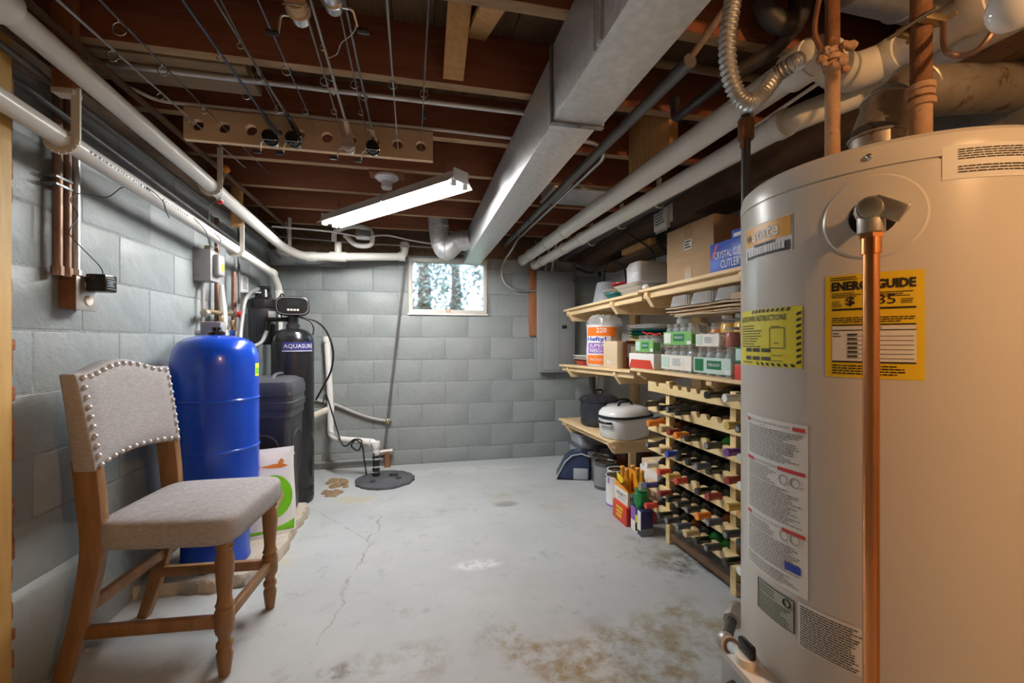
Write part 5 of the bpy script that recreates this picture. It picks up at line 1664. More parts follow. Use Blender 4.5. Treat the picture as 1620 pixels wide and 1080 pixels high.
# --- big cardboard box
t = carton('cardboard_box', 'big brown taped cardboard box on the upper shelf', 1.38, 1.69, 1.80, 2.19, 1.352, 1.655, 'cardboard')
MB().box(1.3785, 1.3798, 1.965, 2.025, 1.59, 1.6555).build('tape', 'tape', t)
MB().box(1.3785, 1.3798, 1.965, 2.025, 1.353, 1.43).build('tape', 'tape', t)
MB().box(1.3785, 1.39, 1.965, 2.025, 1.655, 1.6565).build('tape', 'tape', t)
MB().add([(1.38, 2.19, 1.655), (1.38, 1.80, 1.655), (1.43, 1.80, 1.667), (1.43, 2.19, 1.672)], [(0, 1, 2, 3)]).build('flap', 'cardboard', t)
MB().box(1.3780, 1.3792, 1.965, 2.03, 1.525, 1.575).build('label', 'paper_white', t)
mb = MB(); fine_print(mb, lambda u, v: V((1.3774, 2.025 - u, v)), 0, .055, 1.528, 1.572, 3, random.Random(4), fill=.6)
mb.build('label_print', 'ink', t, kind='stuff')
# --- cutlery box
t = carton('cutlery_box', 'blue printed cutlery box in front of the big cardboard box', 1.285, 1.36, 1.44, 1.70, 1.352, 1.478, 'carton_blue')
gc = lambda u, v: V((1.2838, 1.70 - u, 1.352 + v))
mb = MB(); put_text(mb, gc, 'CRYSTAL CLEAR', .03, .22, .055, .085); put_text(mb, gc, 'CUTLERY', .07, .20, .012, .045)
mb.build('lettering', 'ink_white', t, kind='stuff')
mb = MB(); mb.add([gc(.008, .06), gc(.04, .118), gc(.055, .118), gc(.02, .06)], [(0, 1, 2, 3)]); mb.build('red_flash', 'carton_red', t)
t = carton('cutlery_box', 'smaller blue and white box stacked behind the cutlery box', 1.30, 1.37, 1.40, 1.585, 1.478, 1.515, 'carton_blue')
MB().box(1.298, 1.30, 1.42, 1.57, 1.485, 1.50).build('label', 'ink_white', t)
# --- foam plates wrapped, on a stack of foam trays
def rounded_rect(hx_, hy_, r, n=5):
    out = []
    for cx, cy, a0 in ((hx_ - r, hy_ - r, 0), (-hx_ + r, hy_ - r, 90), (-hx_ + r, -hy_ + r, 180), (hx_ - r, -hy_ + r, 270)):
        for k in range(n):
            a = math.radians(a0 + 90 * k / (n - 1))
            out.append((cx + r * math.cos(a), cy + r * math.sin(a)))
    return out
for k, (zz_, lb) in enumerate(((1.345, 'lowest white foam tray under the wrapped plates'), (1.368, 'second white foam tray under the wrapped plates'), (1.391, 'top white foam tray under the wrapped plates'))):
    M_ = Matrix.Translation(V((1.46 - .02 * k, 2.515 + .01 * k, zz_ - .004)))
    mb = MB()
    loft(mb, [(rounded_rect(.10, .13, .03), 0), (rounded_rect(.13, .17, .04), .022), (rounded_rect(.126, .166, .04), .024), (rounded_rect(.09, .12, .03), .006)], M_)
    one(mb, 'foam_tray', 'foam_white', lb, 'tray', 'foam trays on the upper shelf')
t = thing('plate_pack', 'shrink-wrapped pack of white foam plates on the foam trays', 'plates', (1.46, 2.56, 1.412))
loft(MB(), [(rounded_rect(.10, .075, .02), 1.411), (rounded_rect(.112, .082, .03), 1.43), (rounded_rect(.112, .082, .03), 1.53), (rounded_rect(.10, .07, .03), 1.552)], Matrix.Translation(V((1.46, 2.54, 0)))).build('wrap', 'wrap_plastic', t, angle=50)
for k in range(6):
    loft(MB(), [(rounded_rect(.113, .083, .03), 1.437 + k * .016), (rounded_rect(.113, .083, .03), 1.440 + k * .016)], Matrix.Translation(V((1.46, 2.54, 0)))).build('plate_rim', 'foam_white', t)
# --- tubs and bowls
def tub(name, label, c, r0, r1, h, m, rim=.008, cat='bowl', group=None):
    t = thing(name, label, cat, c, group=group)
    MB().lathe([(0, .001), (r0 * .9, .001), (r0, .006), (r1, h - .012), (r1 + rim, h - .01), (r1 + rim, h), (r1 - .003, h), (r0 - .004, .01), (0, .008)], Matrix.Translation(V(c)), 32).build('bowl', m, t)
    return t
t = thing('storage_tub', 'upturned grey plastic tub at the end of the upper shelf', 'tub', (1.44, 3.08, 1.328))
c_ = V((1.43, 3.06, 1.328))
MB().lathe([(.128, 0), (.130, .008), (.112, .014), (.085, .15), (.078, .165), (.05, .170), (0, .170)], Matrix.Translation(c_), 36).build('tub', 'bin_grey', t)
MB().lathe([(.136, 0), (.138, .006), (.13, .012)], Matrix.Translation(c_), 36).build('rim', 'bin_grey', t)
tub('mixing_bowl', 'teal plastic bowl tucked under the red bowl', (1.385, 2.80, 1.334), .06, .085, .05, 'teal_plastic')
tub('mixing_bowl', 'red plastic bowl stacked above the white tray beside the grey tub', (1.43, 2.80, 1.404), .055, .085, .052, 'red_plastic')
M_ = Matrix.Translation(V((1.40, 2.79, 1.384)))
mb = MB(); loft(mb, [(rounded_rect(.09, .06, .02), 0), (rounded_rect(.125, .085, .03), .018), (rounded_rect(.121, .081, .03), .02), (rounded_rect(.08, .055, .02), .005)], M_)
one(mb, 'foam_tray', 'foam_white', 'white foam tray between the teal and red bowls', 'tray')
M_ = Matrix.Translation(V((1.345, 2.30, 1.35)))
one(MB().ball((1.31, 2.295, 1.366), .02, (1, 1.6, .8), 12), 'plastic_bag', 'wrap_plastic', 'small crumpled clear bag beside the big cardboard box', 'bag')

# --- bag of foam plates with printed wrap
HB = V((1.365, 2.98, .868)); RH = .128
t = thing('plate_bag', 'printed plastic bag of foam plates on the middle shelf', 'plates', HB)
MB().lathe([(0, 0), (RH * .9, 0), (RH, .015), (RH * 1.02, .10), (RH * .98, .2), (RH * 1.0, .29), (RH * .93, .305), (0, .306)], Matrix.Translation(HB), 40).build('plates', 'hefty_white', t)
rg = random.Random(21)
prof = [(RH * 1.0, .285), (RH * 1.01, .31), (RH * .93, .345), (RH * .7, .37), (RH * .35, .375), (0, .365)]
mb = MB(); mb.lathe(prof, Matrix.Translation(HB), 30)
for q in mb.v:
    if q.z > HB.z + .3: q += V((rg.uniform(-.007, .007), rg.uniform(-.007, .007), rg.uniform(-.010, .010)))
mb.build('loose_wrap', 'clear_plastic', t, angle=20)
fa = math.atan2(-HB.y, -HB.x) - .12
def gH(off):
    return lambda u, v: HB + V(((RH * 1.025 + off) * math.cos(fa + u / RH), (RH * 1.025 + off) * math.sin(fa + u / RH), v))
for m, u0, u1, v0, v1 in (('hefty_orange', -.13, .10, .215, .285), ('hefty_purple', -.115, .10, .137, .170), ('hefty_purple', -.115, .10, .098, .132), ('hefty_orange', -.13, .10, .022, .085), ('ink_white', -.13, .06, .172, .222)):
    mb = MB(); rect(mb, gH(.0005), u0, u1, v0, v1, 12); mb.build('printed_band', m, t)
mb = MB(); put_text(mb, gH(.0016), '220', -.04, .03, .245, .278, .02); put_text(mb, gH(.0016), 'SUPER', -.10, .02, .142, .165, .02); put_text(mb, gH(.0016), 'WEIGHT', -.10, .04, .103, .127, .02); put_text(mb, gH(.0016), 'Ultra Foam Plates', -.10, .07, .045, .066)
mb.build('lettering', 'ink_white', t, kind='stuff')
mb = MB(); put_text(mb, gH(.0018), 'Hefty!', -.12, .03, .176, .216, .03); mb.build('brand_lettering', 'ink_blue', t, kind='stuff')
# --- trays at the far end
for k, (lb, m) in enumerate((('red foam tray at the end of the middle shelf', 'red_plastic'), ('lower cream foam plate stacked on the red tray', 'foam_white'), ('upper cream foam plate stacked on the red tray', 'foam_white'))):
    M_ = Matrix.Translation(V((1.40 - .004 * k, 3.30, .860 + (.0, .034, .056)[k])))
    h = (.034, .02, .02)[k]
    mb = MB(); loft(mb, [(rounded_rect(.085, .10, .03), 0), (rounded_rect(.115, .135, .04), h), (rounded_rect(.111, .131, .04), h + .002), (rounded_rect(.08, .095, .03), .006)], M_)
    one(mb, 'foam_plate', m, lb, 'plate', 'foam plates at the end of the middle shelf')
# --- brown and dark boxes
t = carton('cardboard_box', 'small tan cardboard box in front of the plate bag', 1.28, 1.325, 2.60, 2.81, .872, 1.052, 'cardboard_pale')
for yy in (2.70, 2.72, 2.74):
    MB().box(1.2788, 1.2798, yy - .004, yy + .004, .90, .925).build('print', 'ink_white', t)
t = carton('cereal_box', 'dark brown printed box beside the small tan box', 1.326, 1.43, 2.57, 2.70, .874, 1.055, 'bottle_brown')
MB().box(1.335, 1.42, 2.5688, 2.5698, .95, 1.035).build('label', 'vinyl_grey', t)
MB().box(1.36, 1.40, 2.5680, 2.5688, .975, 1.02).build('label', 'label_cream', t)
carton('cardboard_box', 'flat cardboard box behind the dark printed box', 1.44, 1.69, 2.45, 2.75, .876, 1.065, 'cardboard')
for k, (m, lb) in enumerate((('green_plastic', 'lowest green tray in the tray stack on the middle shelf'), ('teal_plastic', 'lower teal tray in the tray stack on the middle shelf'), ('teal_plastic', 'upper teal tray in the tray stack on the middle shelf'), ('foam_white', 'lower white tray in the tray stack on the middle shelf'), ('foam_white', 'upper white tray in the tray stack on the middle shelf'))):
    M_ = Matrix.Translation(V((1.545, 2.60 + .006 * k, 1.066 + .018 * k)))
    mb = MB(); loft(mb, [(rounded_rect(.09, .11, .03), 0), (rounded_rect(.13, .14, .04), .02), (rounded_rect(.127, .137, .04), .0215), (rounded_rect(.085, .105, .03), .005)], M_)
    one(mb, 'serving_tray', m, lb, 'tray', 'stacked serving trays on the middle shelf')
w = spline([V((1.36, 2.42, 1.11)), V((1.36, 2.36, 1.092)), V((1.35, 2.33, 1.10)), V((1.35, 2.26, 1.089)), V((1.35, 2.22, 1.095)), V((1.345, 2.19, 1.089))], 5)
one(MB().tube(w, .004, 8), 'clothes_hanger', 'bobber_red', 'bent red plastic strap lying over the jar cartons', 'strap')
# --- white and red box
t = carton('gift_box', 'white box with a red panel on the middle shelf', 1.275, 1.40, 2.15, 2.43, .894, .980, 'paper_white')
MB().add([(1.2738, 2.428, .896), (1.2738, 2.152, .896), (1.2738, 2.185, .945), (1.2738, 2.40, .945)], [(0, 1, 2, 3)]).build('red_panel', 'carton_red', t)
# --- mason jar packs: jars in a printed sleeve
def jar(parent, c, r, h, fill=None, lid='lid_tin'):
    j = MB().lathe([(0, .001), (r * .9, .001), (r, .008), (r, h * .72), (r * .93, h * .80), (r * .80, h * .85), (r * .80, h * .93), (0, h * .93)], Matrix.Translation(V(c)), 16).build('jar', 'jar_glass' if not fill else fill, parent)
    MB().lathe([(r * .86, h * .86), (r * .88, h * .87), (r * .88, h * .985), (r * .82, h), (0, h)], Matrix.Translation(V(c)), 16).build('lid', lid, j)
    return j
def jar_pack(label, x0, y0, y1, z0, nx, ny, h, front='carton_green', mid='carton_dkgreen', side='carton_mint', sleeve=.62, back=False):
    t = thing('jar_carton', label, 'jars', (x0 + .06, (y0 + y1) / 2, z0), group='cartons of canning jars on the middle shelf')
    dy = (y1 - y0) / ny
    r = min(dy / 2, .039) - .001
    for i in range(nx):
        for k in range(ny):
            jar(t, (x0 + r + .003 + i * (2 * r + .001), y0 + dy * (k + .5), z0), r, h)
    x1 = x0 + nx * (2 * r + .001) + .004
    z0 += h * .10
    hs_ = h * sleeve * .78
    mb = MB()
    mb.box(x0 - .001, x0 + .0005, y0 + .004, y1, z0, z0 + hs_).box(x0, x0 + (x1 - x0) * .3, y0 - .0015, y0, z0 + hs_ * .1, z0 + hs_ * .8)
    mb.build('sleeve', front if not back else 'label_cream', t)
    MB().box(x0, x1, y0, y1, z0 - h * .098, z0 - h * .085).build('base_sheet', 'cardboard_pale', t)
    mb = MB(); mb.box(x0 - .0022, x0 - .0012, y0 + (y1 - y0) * .25, y0 + (y1 - y0) * .62, z0 + hs_ * .28, z0 + hs_ * .82); mb.build('name_panel', mid if not back else 'foam_white', t)
    g = lambda u, v: V((x0 - .003, y0 + (y1 - y0) * (.60 - .33 * u), z0 + hs_ * (.35 + .4 * v)))
    mb = MB()
    if back: fine_print(mb, g, 0, 1, -.2, 1.1, 6, random.Random(int(y0 * 1000)))
    else: put_text(mb, g, 'WIDE MOUTH', .05, .95, .3, .75, .01)
    mb.build('lettering', 'ink_grey' if back else 'ink_white', t, kind='stuff')
    mb = MB(); mb.box(x0 - .0022, x0 - .0012, y1 - (y1 - y0) * .28, y1 - (y1 - y0) * .04, z0 + hs_ * .12, z0 + hs_ * .9); mb.build('logo_panel', side, t)
    mb = MB(); mb.box(x0 - .0022, x0 - .0012, y0 + .004, y0 + (y1 - y0) * .16, z0 + hs_ * .06, z0 + hs_ * .3); mb.build('barcode', 'ink_white', t)
    return t
Z2 = .895
jar_pack('green sleeved carton of small jars on top of the white and red box', 1.285, 2.17, 2.37, .980, 2, 3, .105, sleeve=.8)
jar_pack('carton of jars with cream back panel, lower one beside the white and red box', 1.285, 1.83, 2.09, Z2, 2, 4, .125, back=True, sleeve=.75, mid='foam_white')
jar_pack('green sleeved carton of jars stacked on the cream panelled carton', 1.285, 1.83, 2.07, Z2 + .126, 2, 4, .118, mid='carton_dkgreen', side='foam_white', sleeve=.72)
jar_pack('mint sleeved carton of jars under the pickle jars', 1.285, 1.565, 1.815, Z2, 3, 4, .125, front='carton_mint', side='carton_dkgreen', sleeve=.72)
jar_pack('cream backed jar carton stacked on the mint carton', 1.285, 1.636, 1.80, Z2 + .126, 1, 3, .068, back=True, sleeve=1.05)
jar_pack('dark green jar carton at the heater end of the middle shelf', 1.285, 1.39, 1.545, Z2 + .06, 1, 2, .11, front='carton_dkgreen', mid='foam_white', side='carton_mint', sleeve=.7)
carton('spice_box', 'small white box with red print below the dark green jar carton', 1.285, 1.36, 1.39, 1.55, Z2, Z2 + .06, 'carton_red')
# loose jars with pickles on the stacked cartons
def loose_jar(c, r, h, fill, label, lid='lid_tin'):
    t = thing('canning_jar', label, 'jar', c, group='filled canning jars on the jar cartons')
    pr = [(0, .001), (r * .9, .001), (r, .008), (r, h * .70), (r * .93, h * .78), (r * .78, h * .84), (r * .78, h * .95)]
    MB().lathe([(0, .004), (r * .9, .004), (r * .96, .01), (r * .96, h * .68), (r * .8, h * .76), (0, h * .76)], Matrix.Translation(V(c)), 16).build('contents', fill, t)
    MB().lathe(pr, Matrix.Translation(V(c)), 20).build('glass', 'thin_glass', t)
    MB().lathe([(r * .84, h * .87), (r * .86, h * .88), (r * .86, h * .985), (r * .8, h), (0, h)], Matrix.Translation(V(c)), 20).build('lid', lid, t)
z_ = Z2 + .126
loose_jar((1.408, 1.725, z_), .041, .150, 'pickle', 'large jar of yellow pickles behind the cream backed carton')
loose_jar((1.408, 1.635, z_), .043, .153, 'pickle', 'large jar of yellow pickled peppers nearest the heater')
loose_jar((1.395, 1.799, z_), .028, .115, 'bobber_orange', 'small jar of orange preserve beside the yellow pickles')
loose_jar((1.322, 1.603, z_), .029, .09, 'salsa', 'jar of red sauce at the end of the cream backed carton')
loose_jar((1.43, 1.525, Z2), .036, .262, 'salsa', 'taller jar of red sauce behind the small red sauce jar')
loose_jar((1.37, 2.02, z_ + .118), .035, .037, 'jar_glass', 'short empty jar on top of the green sleeved carton')
for x_, y_, lb in ((1.405, 2.20, 'clear empty jar standing behind the green cartons'), (1.50, 1.80, 'empty canning jar behind the pickle jars')):
    loose_jar((x_ + .07, y_, Z2), .036, .255 if y_ < 2 else .14, 'jar_glass', lb)
# flattened cardboard and clear clamshells on top
t = thing('cardboard_sheets', 'stack of flattened cardboard trays lying on the canning jars', 'cardboard', (1.44, 1.80, 1.175))
rg = random.Random(31)
for k in range(6):
    z0 = 1.176 + k * .0085
    y0, y1, x0, x1 = 1.42 + rg.uniform(-.03, .03), 2.10 + rg.uniform(-.12, .02), 1.30 + rg.uniform(-.03, .04), 1.66
    mb = MB()
    n = 6
    vs_ = []
    for i in range(n + 1):
        y = y0 + (y1 - y0) * i / n
        dz = rg.uniform(-.003, .003)
        vs_ += [(x0 + rg.uniform(-.006, .006), y, z0 + dz), (x1, y, z0 + dz * .3), (x0 + rg.uniform(-.006, .006), y, z0 + .005 + dz), (x1, y, z0 + .005)]
    fs_ = []
    for i in range(n):
        a = i * 4
        fs_ += [(a, a + 1, a + 5, a + 4), (a + 2, a + 6, a + 7, a + 3), (a, a + 4, a + 6, a + 2), (a + 1, a + 3, a + 7, a + 5)]
    fs_ += [(0, 2, 3, 1), (n * 4, n * 4 + 1, n * 4 + 3, n * 4 + 2)]
    mb.add(vs_, fs_).build('sheet', 'cardboard_pale', t)
MB().add([(1.31, 1.60, 1.228), (1.31, 1.42, 1.228), (1.285, 1.44, 1.255), (1.29, 1.58, 1.25)], [(0, 1, 2, 3)]).build('torn_flap', 'cardboard_pale', t)
MB().box(1.36, 1.40, 1.45, 1.47, 1.228, 1.262).build('upright_flap', 'cardboard', t)
for k in range(3):
    t = thing('clamshell_box', ('clear ribbed plastic clamshell nearest the wall upright', 'middle clear ribbed plastic clamshell on the cardboard sheets', 'clear ribbed plastic clamshell nearest the heater')[k], 'container', (1.40, 1.98 - .18 * k, 1.23), group='clear clamshells on the cardboard')
    yc = 1.99 - .175 * k
    z0 = 1.229 + (0.001 if k < 2 else .004)
    n = 48
    ring0, ring1 = [], []
    for i in range(n):
        a = 2 * PI * i / n
        ca, sa = math.cos(a), math.sin(a)
        x = math.copysign(abs(ca) ** .35, ca); y = math.copysign(abs(sa) ** .35, sa)
        rp = 1 + (.03 if i % 2 else -.02)
        ring0.append((x * .088, y * .085)); ring1.append((x * .075 * rp, y * .072 * rp))
    loft(MB(), [(ring0, 0), (ring0, .008), (ring1, .055), ([(x * .8, y * .8) for x, y in ring1], .062)], Matrix.Translation(V((1.40, yc, z0)))).build('shell', 'clear_plastic', t, angle=25)

# --- pots on the lower shelf
PT = V((1.43, 3.22, .393)); RP = .148
t = thing('stock_pot', 'speckled black enamel stock pot with lid on the lower shelf', 'pot', PT)
MB().lathe([(RP * .9, 0), (RP * .97, .01), (RP, .03), (RP, .185), (RP * 1.05, .19), (RP * 1.05, .197), (RP * .97, .197)], Matrix.Translation(PT), 40).build('pot_body', 'enamel_black', t)
l_ = MB().lathe([(RP * 1.06, .192), (RP * 1.07, .20), (RP * .9, .225), (RP * .5, .243), (0, .248)], Matrix.Translation(PT), 40).build('lid', 'enamel_black', t)
MB().tube(smoothpath([PT + V((-.03, 0, .245)), PT + V((-.03, 0, .275)), PT + V((.03, 0, .275)), PT + V((.03, 0, .245))], .015), .007, 8).build('knob', 'black_plastic', l_)
def oval(hx_, hy_, n=40):
    out = []
    for i in range(n):
        a = 2 * PI * i / n
        ca, sa = math.cos(a), math.sin(a)
        out.append((math.copysign(abs(ca) ** .75, ca) * hx_, math.copysign(abs(sa) ** .75, sa) * hy_))
    return out
def roaster(label, c, hx_, hy_, hb_, hl, mb_, ml, trim, rotz):
    t = thing('roaster', label, 'pan', c, rotz)
    I = Matrix.Identity(4)
    loft(MB(), [(oval(hx_ * .86, hy_ * .84), 0), (oval(hx_ * .93, hy_ * .92), .012), (oval(hx_, hy_), hb_ * .9), (oval(hx_, hy_), hb_)], I).build('pan_body', mb_, t, local=True, angle=50)
    loft(MB(), [(oval(hx_ * 1.05, hy_ * 1.05), hb_ - .004), (oval(hx_ * 1.06, hy_ * 1.06), hb_ + .004), (oval(hx_ * 1.02, hy_ * 1.02), hb_ + .012)], I).build('rim', trim, t, local=True)
    l_ = loft(MB(), [(oval(hx_ * 1.0, hy_ * 1.0), hb_ + .008), (oval(hx_ * .97, hy_ * .97), hb_ + hl * .45), (oval(hx_ * .85, hy_ * .84), hb_ + hl * .78), (oval(hx_ * .55, hy_ * .55), hb_ + hl * .96), (oval(hx_ * .2, hy_ * .2), hb_ + hl)], I).build('lid', ml, t, local=True, angle=60)
    MB().tube(smoothpath([(-.07, 0, hb_ + hl - .004), (-.05, 0, hb_ + hl + .022), (.05, 0, hb_ + hl + .022), (.07, 0, hb_ + hl - .004)], .025), .008, 8).build('lid_handle', trim, l_, local=True)
    for s_ in (-1, 1):
        MB().tube(smoothpath([(s_ * hx_ * .97, -.055, hb_ * .78), (s_ * (hx_ + .03), -.05, hb_ * .80), (s_ * (hx_ + .03), .05, hb_ * .80), (s_ * hx_ * .97, .055, hb_ * .78)], .02), .008, 8).build('side_handle', trim, t, local=True)
    return t
roaster('white enamel roaster with black rim and domed lid on the lower shelf', (1.435, 2.79, .393), .195, .140, .145, .07, 'enamel_white', 'enamel_white', 'black_plastic', math.radians(20))
roaster('dark grey enamel roaster between the stock pot and the white roaster', (1.525, 3.015, .393), .135, .045, .15, .05, 'enamel_black', 'vinyl_grey', 'black_plastic', 0)
for dy_, hh, lb in ((.02, .82, 'tall white pipe stub in the corner behind the stock pot'), (-.16, .80, 'grey vertical pipe beside the white stub in the corner')):
    one(MB().cyl(V((1.65 if dy_ > 0 else 1.56, 3.66, 0)), V((1.65 if dy_ > 0 else 1.56, 3.66, hh)), .03, seg=14), 'corner_pipe', 'foam_white' if dy_ > 0 else 'iron_grey', lb, 'pipe')

# ================================================================ things on the floor by the rack
c0 = at(903, 756, Z=0)
t = thing('blue_hood', 'translucent dark blue plastic hood standing on the floor by the wall', 'hood', (1.21, 3.22, 0), math.radians(-18))
prof = [(-.13, 0), (-.125, .02), (-.06, .14), (-.01, .185), (.06, .20), (.12, .18), (.125, 0)]
Mx = Matrix(((1, 0, 0, 0), (0, 0, 1, 0), (0, 1, 0, 0), (0, 0, 0, 1)))
MB().prism(prof, -.10, .10, Mx).build('shell', 'navy_plastic', t, local=True, bevel=.012)
MB().tube([V((x, -.104, z)) for x, z in prof[:6]], .006, 8).build('edge_bead', 'bin_grey', t, local=True)
MB().box(.0, .11, -.106, -.098, .006, .09).build('clear_window', 'bin_grey', t, local=True, bevel=.004)
MB().box(-.12, .125, -.105, .105, 0, .012).build('base', 'black_plastic', t, local=True, bevel=.003)
def bin_(label, c, hx_, hy_, h, m, ml):
    t = thing('storage_bin', label, 'bin', c, group='grey storage bins under the lower shelf')
    loft(MB(), [(rounded_rect(hx_ * .86, hy_ * .88, .02), 0), (rounded_rect(hx_ * .97, hy_ * .97, .025), h * .88), (rounded_rect(hx_, hy_, .025), h * .9), (rounded_rect(hx_, hy_, .025), h * .93)], Matrix.Translation(V(c))).build('bin', m, t)
    loft(MB(), [(rounded_rect(hx_ * 1.03, hy_ * 1.03, .025), h * .9), (rounded_rect(hx_ * 1.03, hy_ * 1.03, .025), h * .97), (rounded_rect(hx_ * .9, hy_ * .9, .025), h)], Matrix.Translation(V(c))).build('lid', ml, t)
    for s_ in (-1, 1):
        MB().box(c[0] - .02, c[0] + .02, c[1] + s_ * (hy_ * 1.0) - .008, c[1] + s_ * hy_ + .008, c[2] + h * .78, c[2] + h * .95).build('latch', ml, t, bevel=.003)
bin_('pale grey storage bin with dark lid under the lower shelf', (1.45, 3.44, 0), .15, .14, .20, 'bin_grey', 'bin_lid')
bin_('flat grey storage bin stacked on the other bin', (1.45, 3.45, .201), .145, .135, .09, 'bin_grey', 'bin_grey')
carton('crate', 'brown wooden crate behind the paint cans', 1.47, 1.675, 2.86, 3.13, 0, .25, 'bottle_brown')
def paint_can(label, c, r, h, body, lab=None, lid='chrome', drip=None, pail=True):
    t = thing('paint_can', label, 'paint can', c, group='paint cans on the floor')
    M_ = Matrix.Translation(V(c))
    MB().lathe([(r * .97, 0), (r, .003), (r, .006), (r * .985, .010), (r * .985, h - .010), (r * 1.01, h - .006), (r * 1.01, h), (r * .93, h), (r * .92, h - .006), (0, h - .006)], M_, 32).build('can', body, t)
    MB().lathe([(r * .88, h - .006), (r * .88, h - .001), (r * .80, h - .001), (r * .78, h - .005), (0, h - .005)], M_, 32).build('lid', lid, t)
    if lab:
        MB().lathe([(r * .995, h * .12), (r * 1.0, h * .13), (r * 1.0, h * .85), (r * .995, h * .86)], M_, 32).build('label', lab, t)
    if pail:
        a0 = math.radians(160)
        pts_ = []
        for k in range(13):
            a = PI * k / 12
            pts_.append(V(c) + V((r * 1.03 * math.cos(a) * math.cos(a0), r * 1.03 * math.cos(a) * math.sin(a0), h * .8)) + V((-.05 * math.sin(a), -.05 * math.sin(a), (.05 if k else 0) * math.sin(a))))
        MB().tube(pts_, .0018, 6).build('bail_handle', 'chrome', t)
    if drip:
        rg = random.Random(5)
        mb = MB()
        for k in range(7):
            a = math.atan2(-c[1], -c[0]) + rg.uniform(-.9, .9)
            L_ = rg.uniform(.01, .06)
            g = lambda u, v: V(c) + V(((r * 1.005 + .001) * math.cos(a + u / r), (r * 1.005 + .001) * math.sin(a + u / r), v))
            rect(mb, g, -.004, .004, h - L_ - .01, h - .008)
        mb.lathe([(r * 1.006, .004), (r * 1.008, .007), (r * 1.008, .012), (r * 1.0, .014)], M_, 32)
        mb.build('paint_drip', drip, t, kind='stuff')
    return t
paint_can('dark paint can at the wall end of the row behind the blue hood', (1.385, 3.075, 0), .075, .185, 'bin_lid', 'iron_grey')
paint_can('grey paint can with pale printed label and wire handle', (1.345, 2.92, 0), .080, .19, 'bin_lid', 'vinyl_grey')
paint_can('silver paint can with whitish label beside the white can', (1.36, 2.745, 0), .075, .18, 'foam_white', 'bin_grey')
paint_can('white paint can with purple drips beside the orange bottle carton', (1.285, 2.60, 0), .078, .19, 'enamel_white', None, 'chrome', 'carton_purple')
paint_can('wide black paint can with smeared lid behind the others', (1.565, 2.585, 0), .085, .20, 'black_plastic', None, 'bin_lid', None, False)
# red carton, orange bottle carrier on it
t = carton('beer_case', 'red cardboard beer case lying on the floor under the orange carrier', 1.172, 1.36, 2.265, 2.44, 0, .105, 'carton_red')
mb = MB(); g = lambda u, v: V((1.1712, 2.44 - u, v))
fine_print(mb, g, .05, .14, .02, .09, 3, random.Random(3), fill=.7); mb.build('print', 'label_yellow', t, kind='stuff')
mb = MB(); fine_print(mb, lambda u, v: V((1.172 + u, 2.2644, v)), .03, .16, .03, .08, 3, random.Random(6)); mb.build('print', 'label_orange', t, kind='stuff')
t = thing('bottle_carrier', 'orange and white six-pack carrier standing on the red case', 'carton', (1.26, 2.35, .105))
x0, x1, y0, y1, z0 = 1.185, 1.325, 2.27, 2.44, .106
mb = MB(); hh = .12
mb.add([(x0, y0, z0), (x1, y0, z0), (x1, y1, z0), (x0, y1, z0), (x0, y0, z0 + hh * .75), (x1, y0, z0 + hh * .75), (x1, y1, z0 + hh), (x0, y1, z0 + hh)],
       [(0, 3, 2, 1), (0, 1, 5, 4), (1, 2, 6, 5), (2, 3, 7, 6), (3, 0, 4, 7)])
mb.build('carrier', 'carton_orange', t)
hx_ = (x0 + x1) / 2
MB().prism([(y0, z0), (y1, z0), (y1, z0 + .12), (y1 - .05, z0 + .19), (y0 + .05, z0 + .19), (y0, z0 + .10)], hx_ - .001, hx_ + .001, Matrix(((0, 0, 1, 0), (1, 0, 0, 0), (0, 1, 0, 0), (0, 0, 0, 1)))).build('handle_panel', 'carton_orange', t)
mb = MB(); mb.box(x0 - .0012, x0 - .0002, y0 + .004, y1 - .004, z0 + .004, z0 + .082).box(x0 + .004, x1 - .004, y0 - .0012, y0 - .0002, z0 + .004, z0 + .078)
mb.build('label', 'paper_white', t, kind='stuff')
mb = MB()
gs = lambda u, v: V((x0 - .002, y1 - u, z0 + v)); gn = lambda u, v: V((x0 + u, y0 - .002, z0 + v))
put_text(mb, gs, "HENRY'S", .03, .15, .04, .062, .01); put_text(mb, gs, 'HARD SODA', .05, .13, .022, .032)
put_text(mb, gn, "HENRY'S", .012, .128, .034, .062, .01); put_text(mb, gn, 'HARD SODA', .03, .11, .016, .027)
mb.build('lettering', 'ink', t, kind='stuff')
g = 0
for i in range(2):
    for k in range(3):
        if (i, k) == (0, 0): continue
        c = V((x0 + .036 + i * .068, y0 + .03 + k * .055, z0 + .003))
        tb = thing('soda_bottle', 'amber soda bottle %s in the carrier row facing the %s' % (('next to the rack', 'in the middle', 'next to the paint cans')[k], ('aisle', 'wall')[i]), 'bottle', c, group='amber bottles in the carrier')
        MB().lathe([(0, 0), (.024, 0), (.026, .006), (.026, .105), (.020, .13), (.012, .155), (.011, .185), (0, .185)], Matrix.Translation(c), 14).build('glass', 'amber_beer', tb)
        MB().lathe([(.013, .183), (.0132, .192), (.011, .195), (0, .195)], Matrix.Translation(c), 14).build('cap', 'carton_orange', tb)
MB().prism([(2.33, .255), (2.41, .275), (2.40, .235), (2.355, .222), (2.325, .235)], 1.183, 1.1845, Matrix(((0, 0, 1, 0), (1, 0, 0, 0), (0, 1, 0, 0), (0, 0, 0, 1)))).build('yellow_tag', 'label_yellow', t)
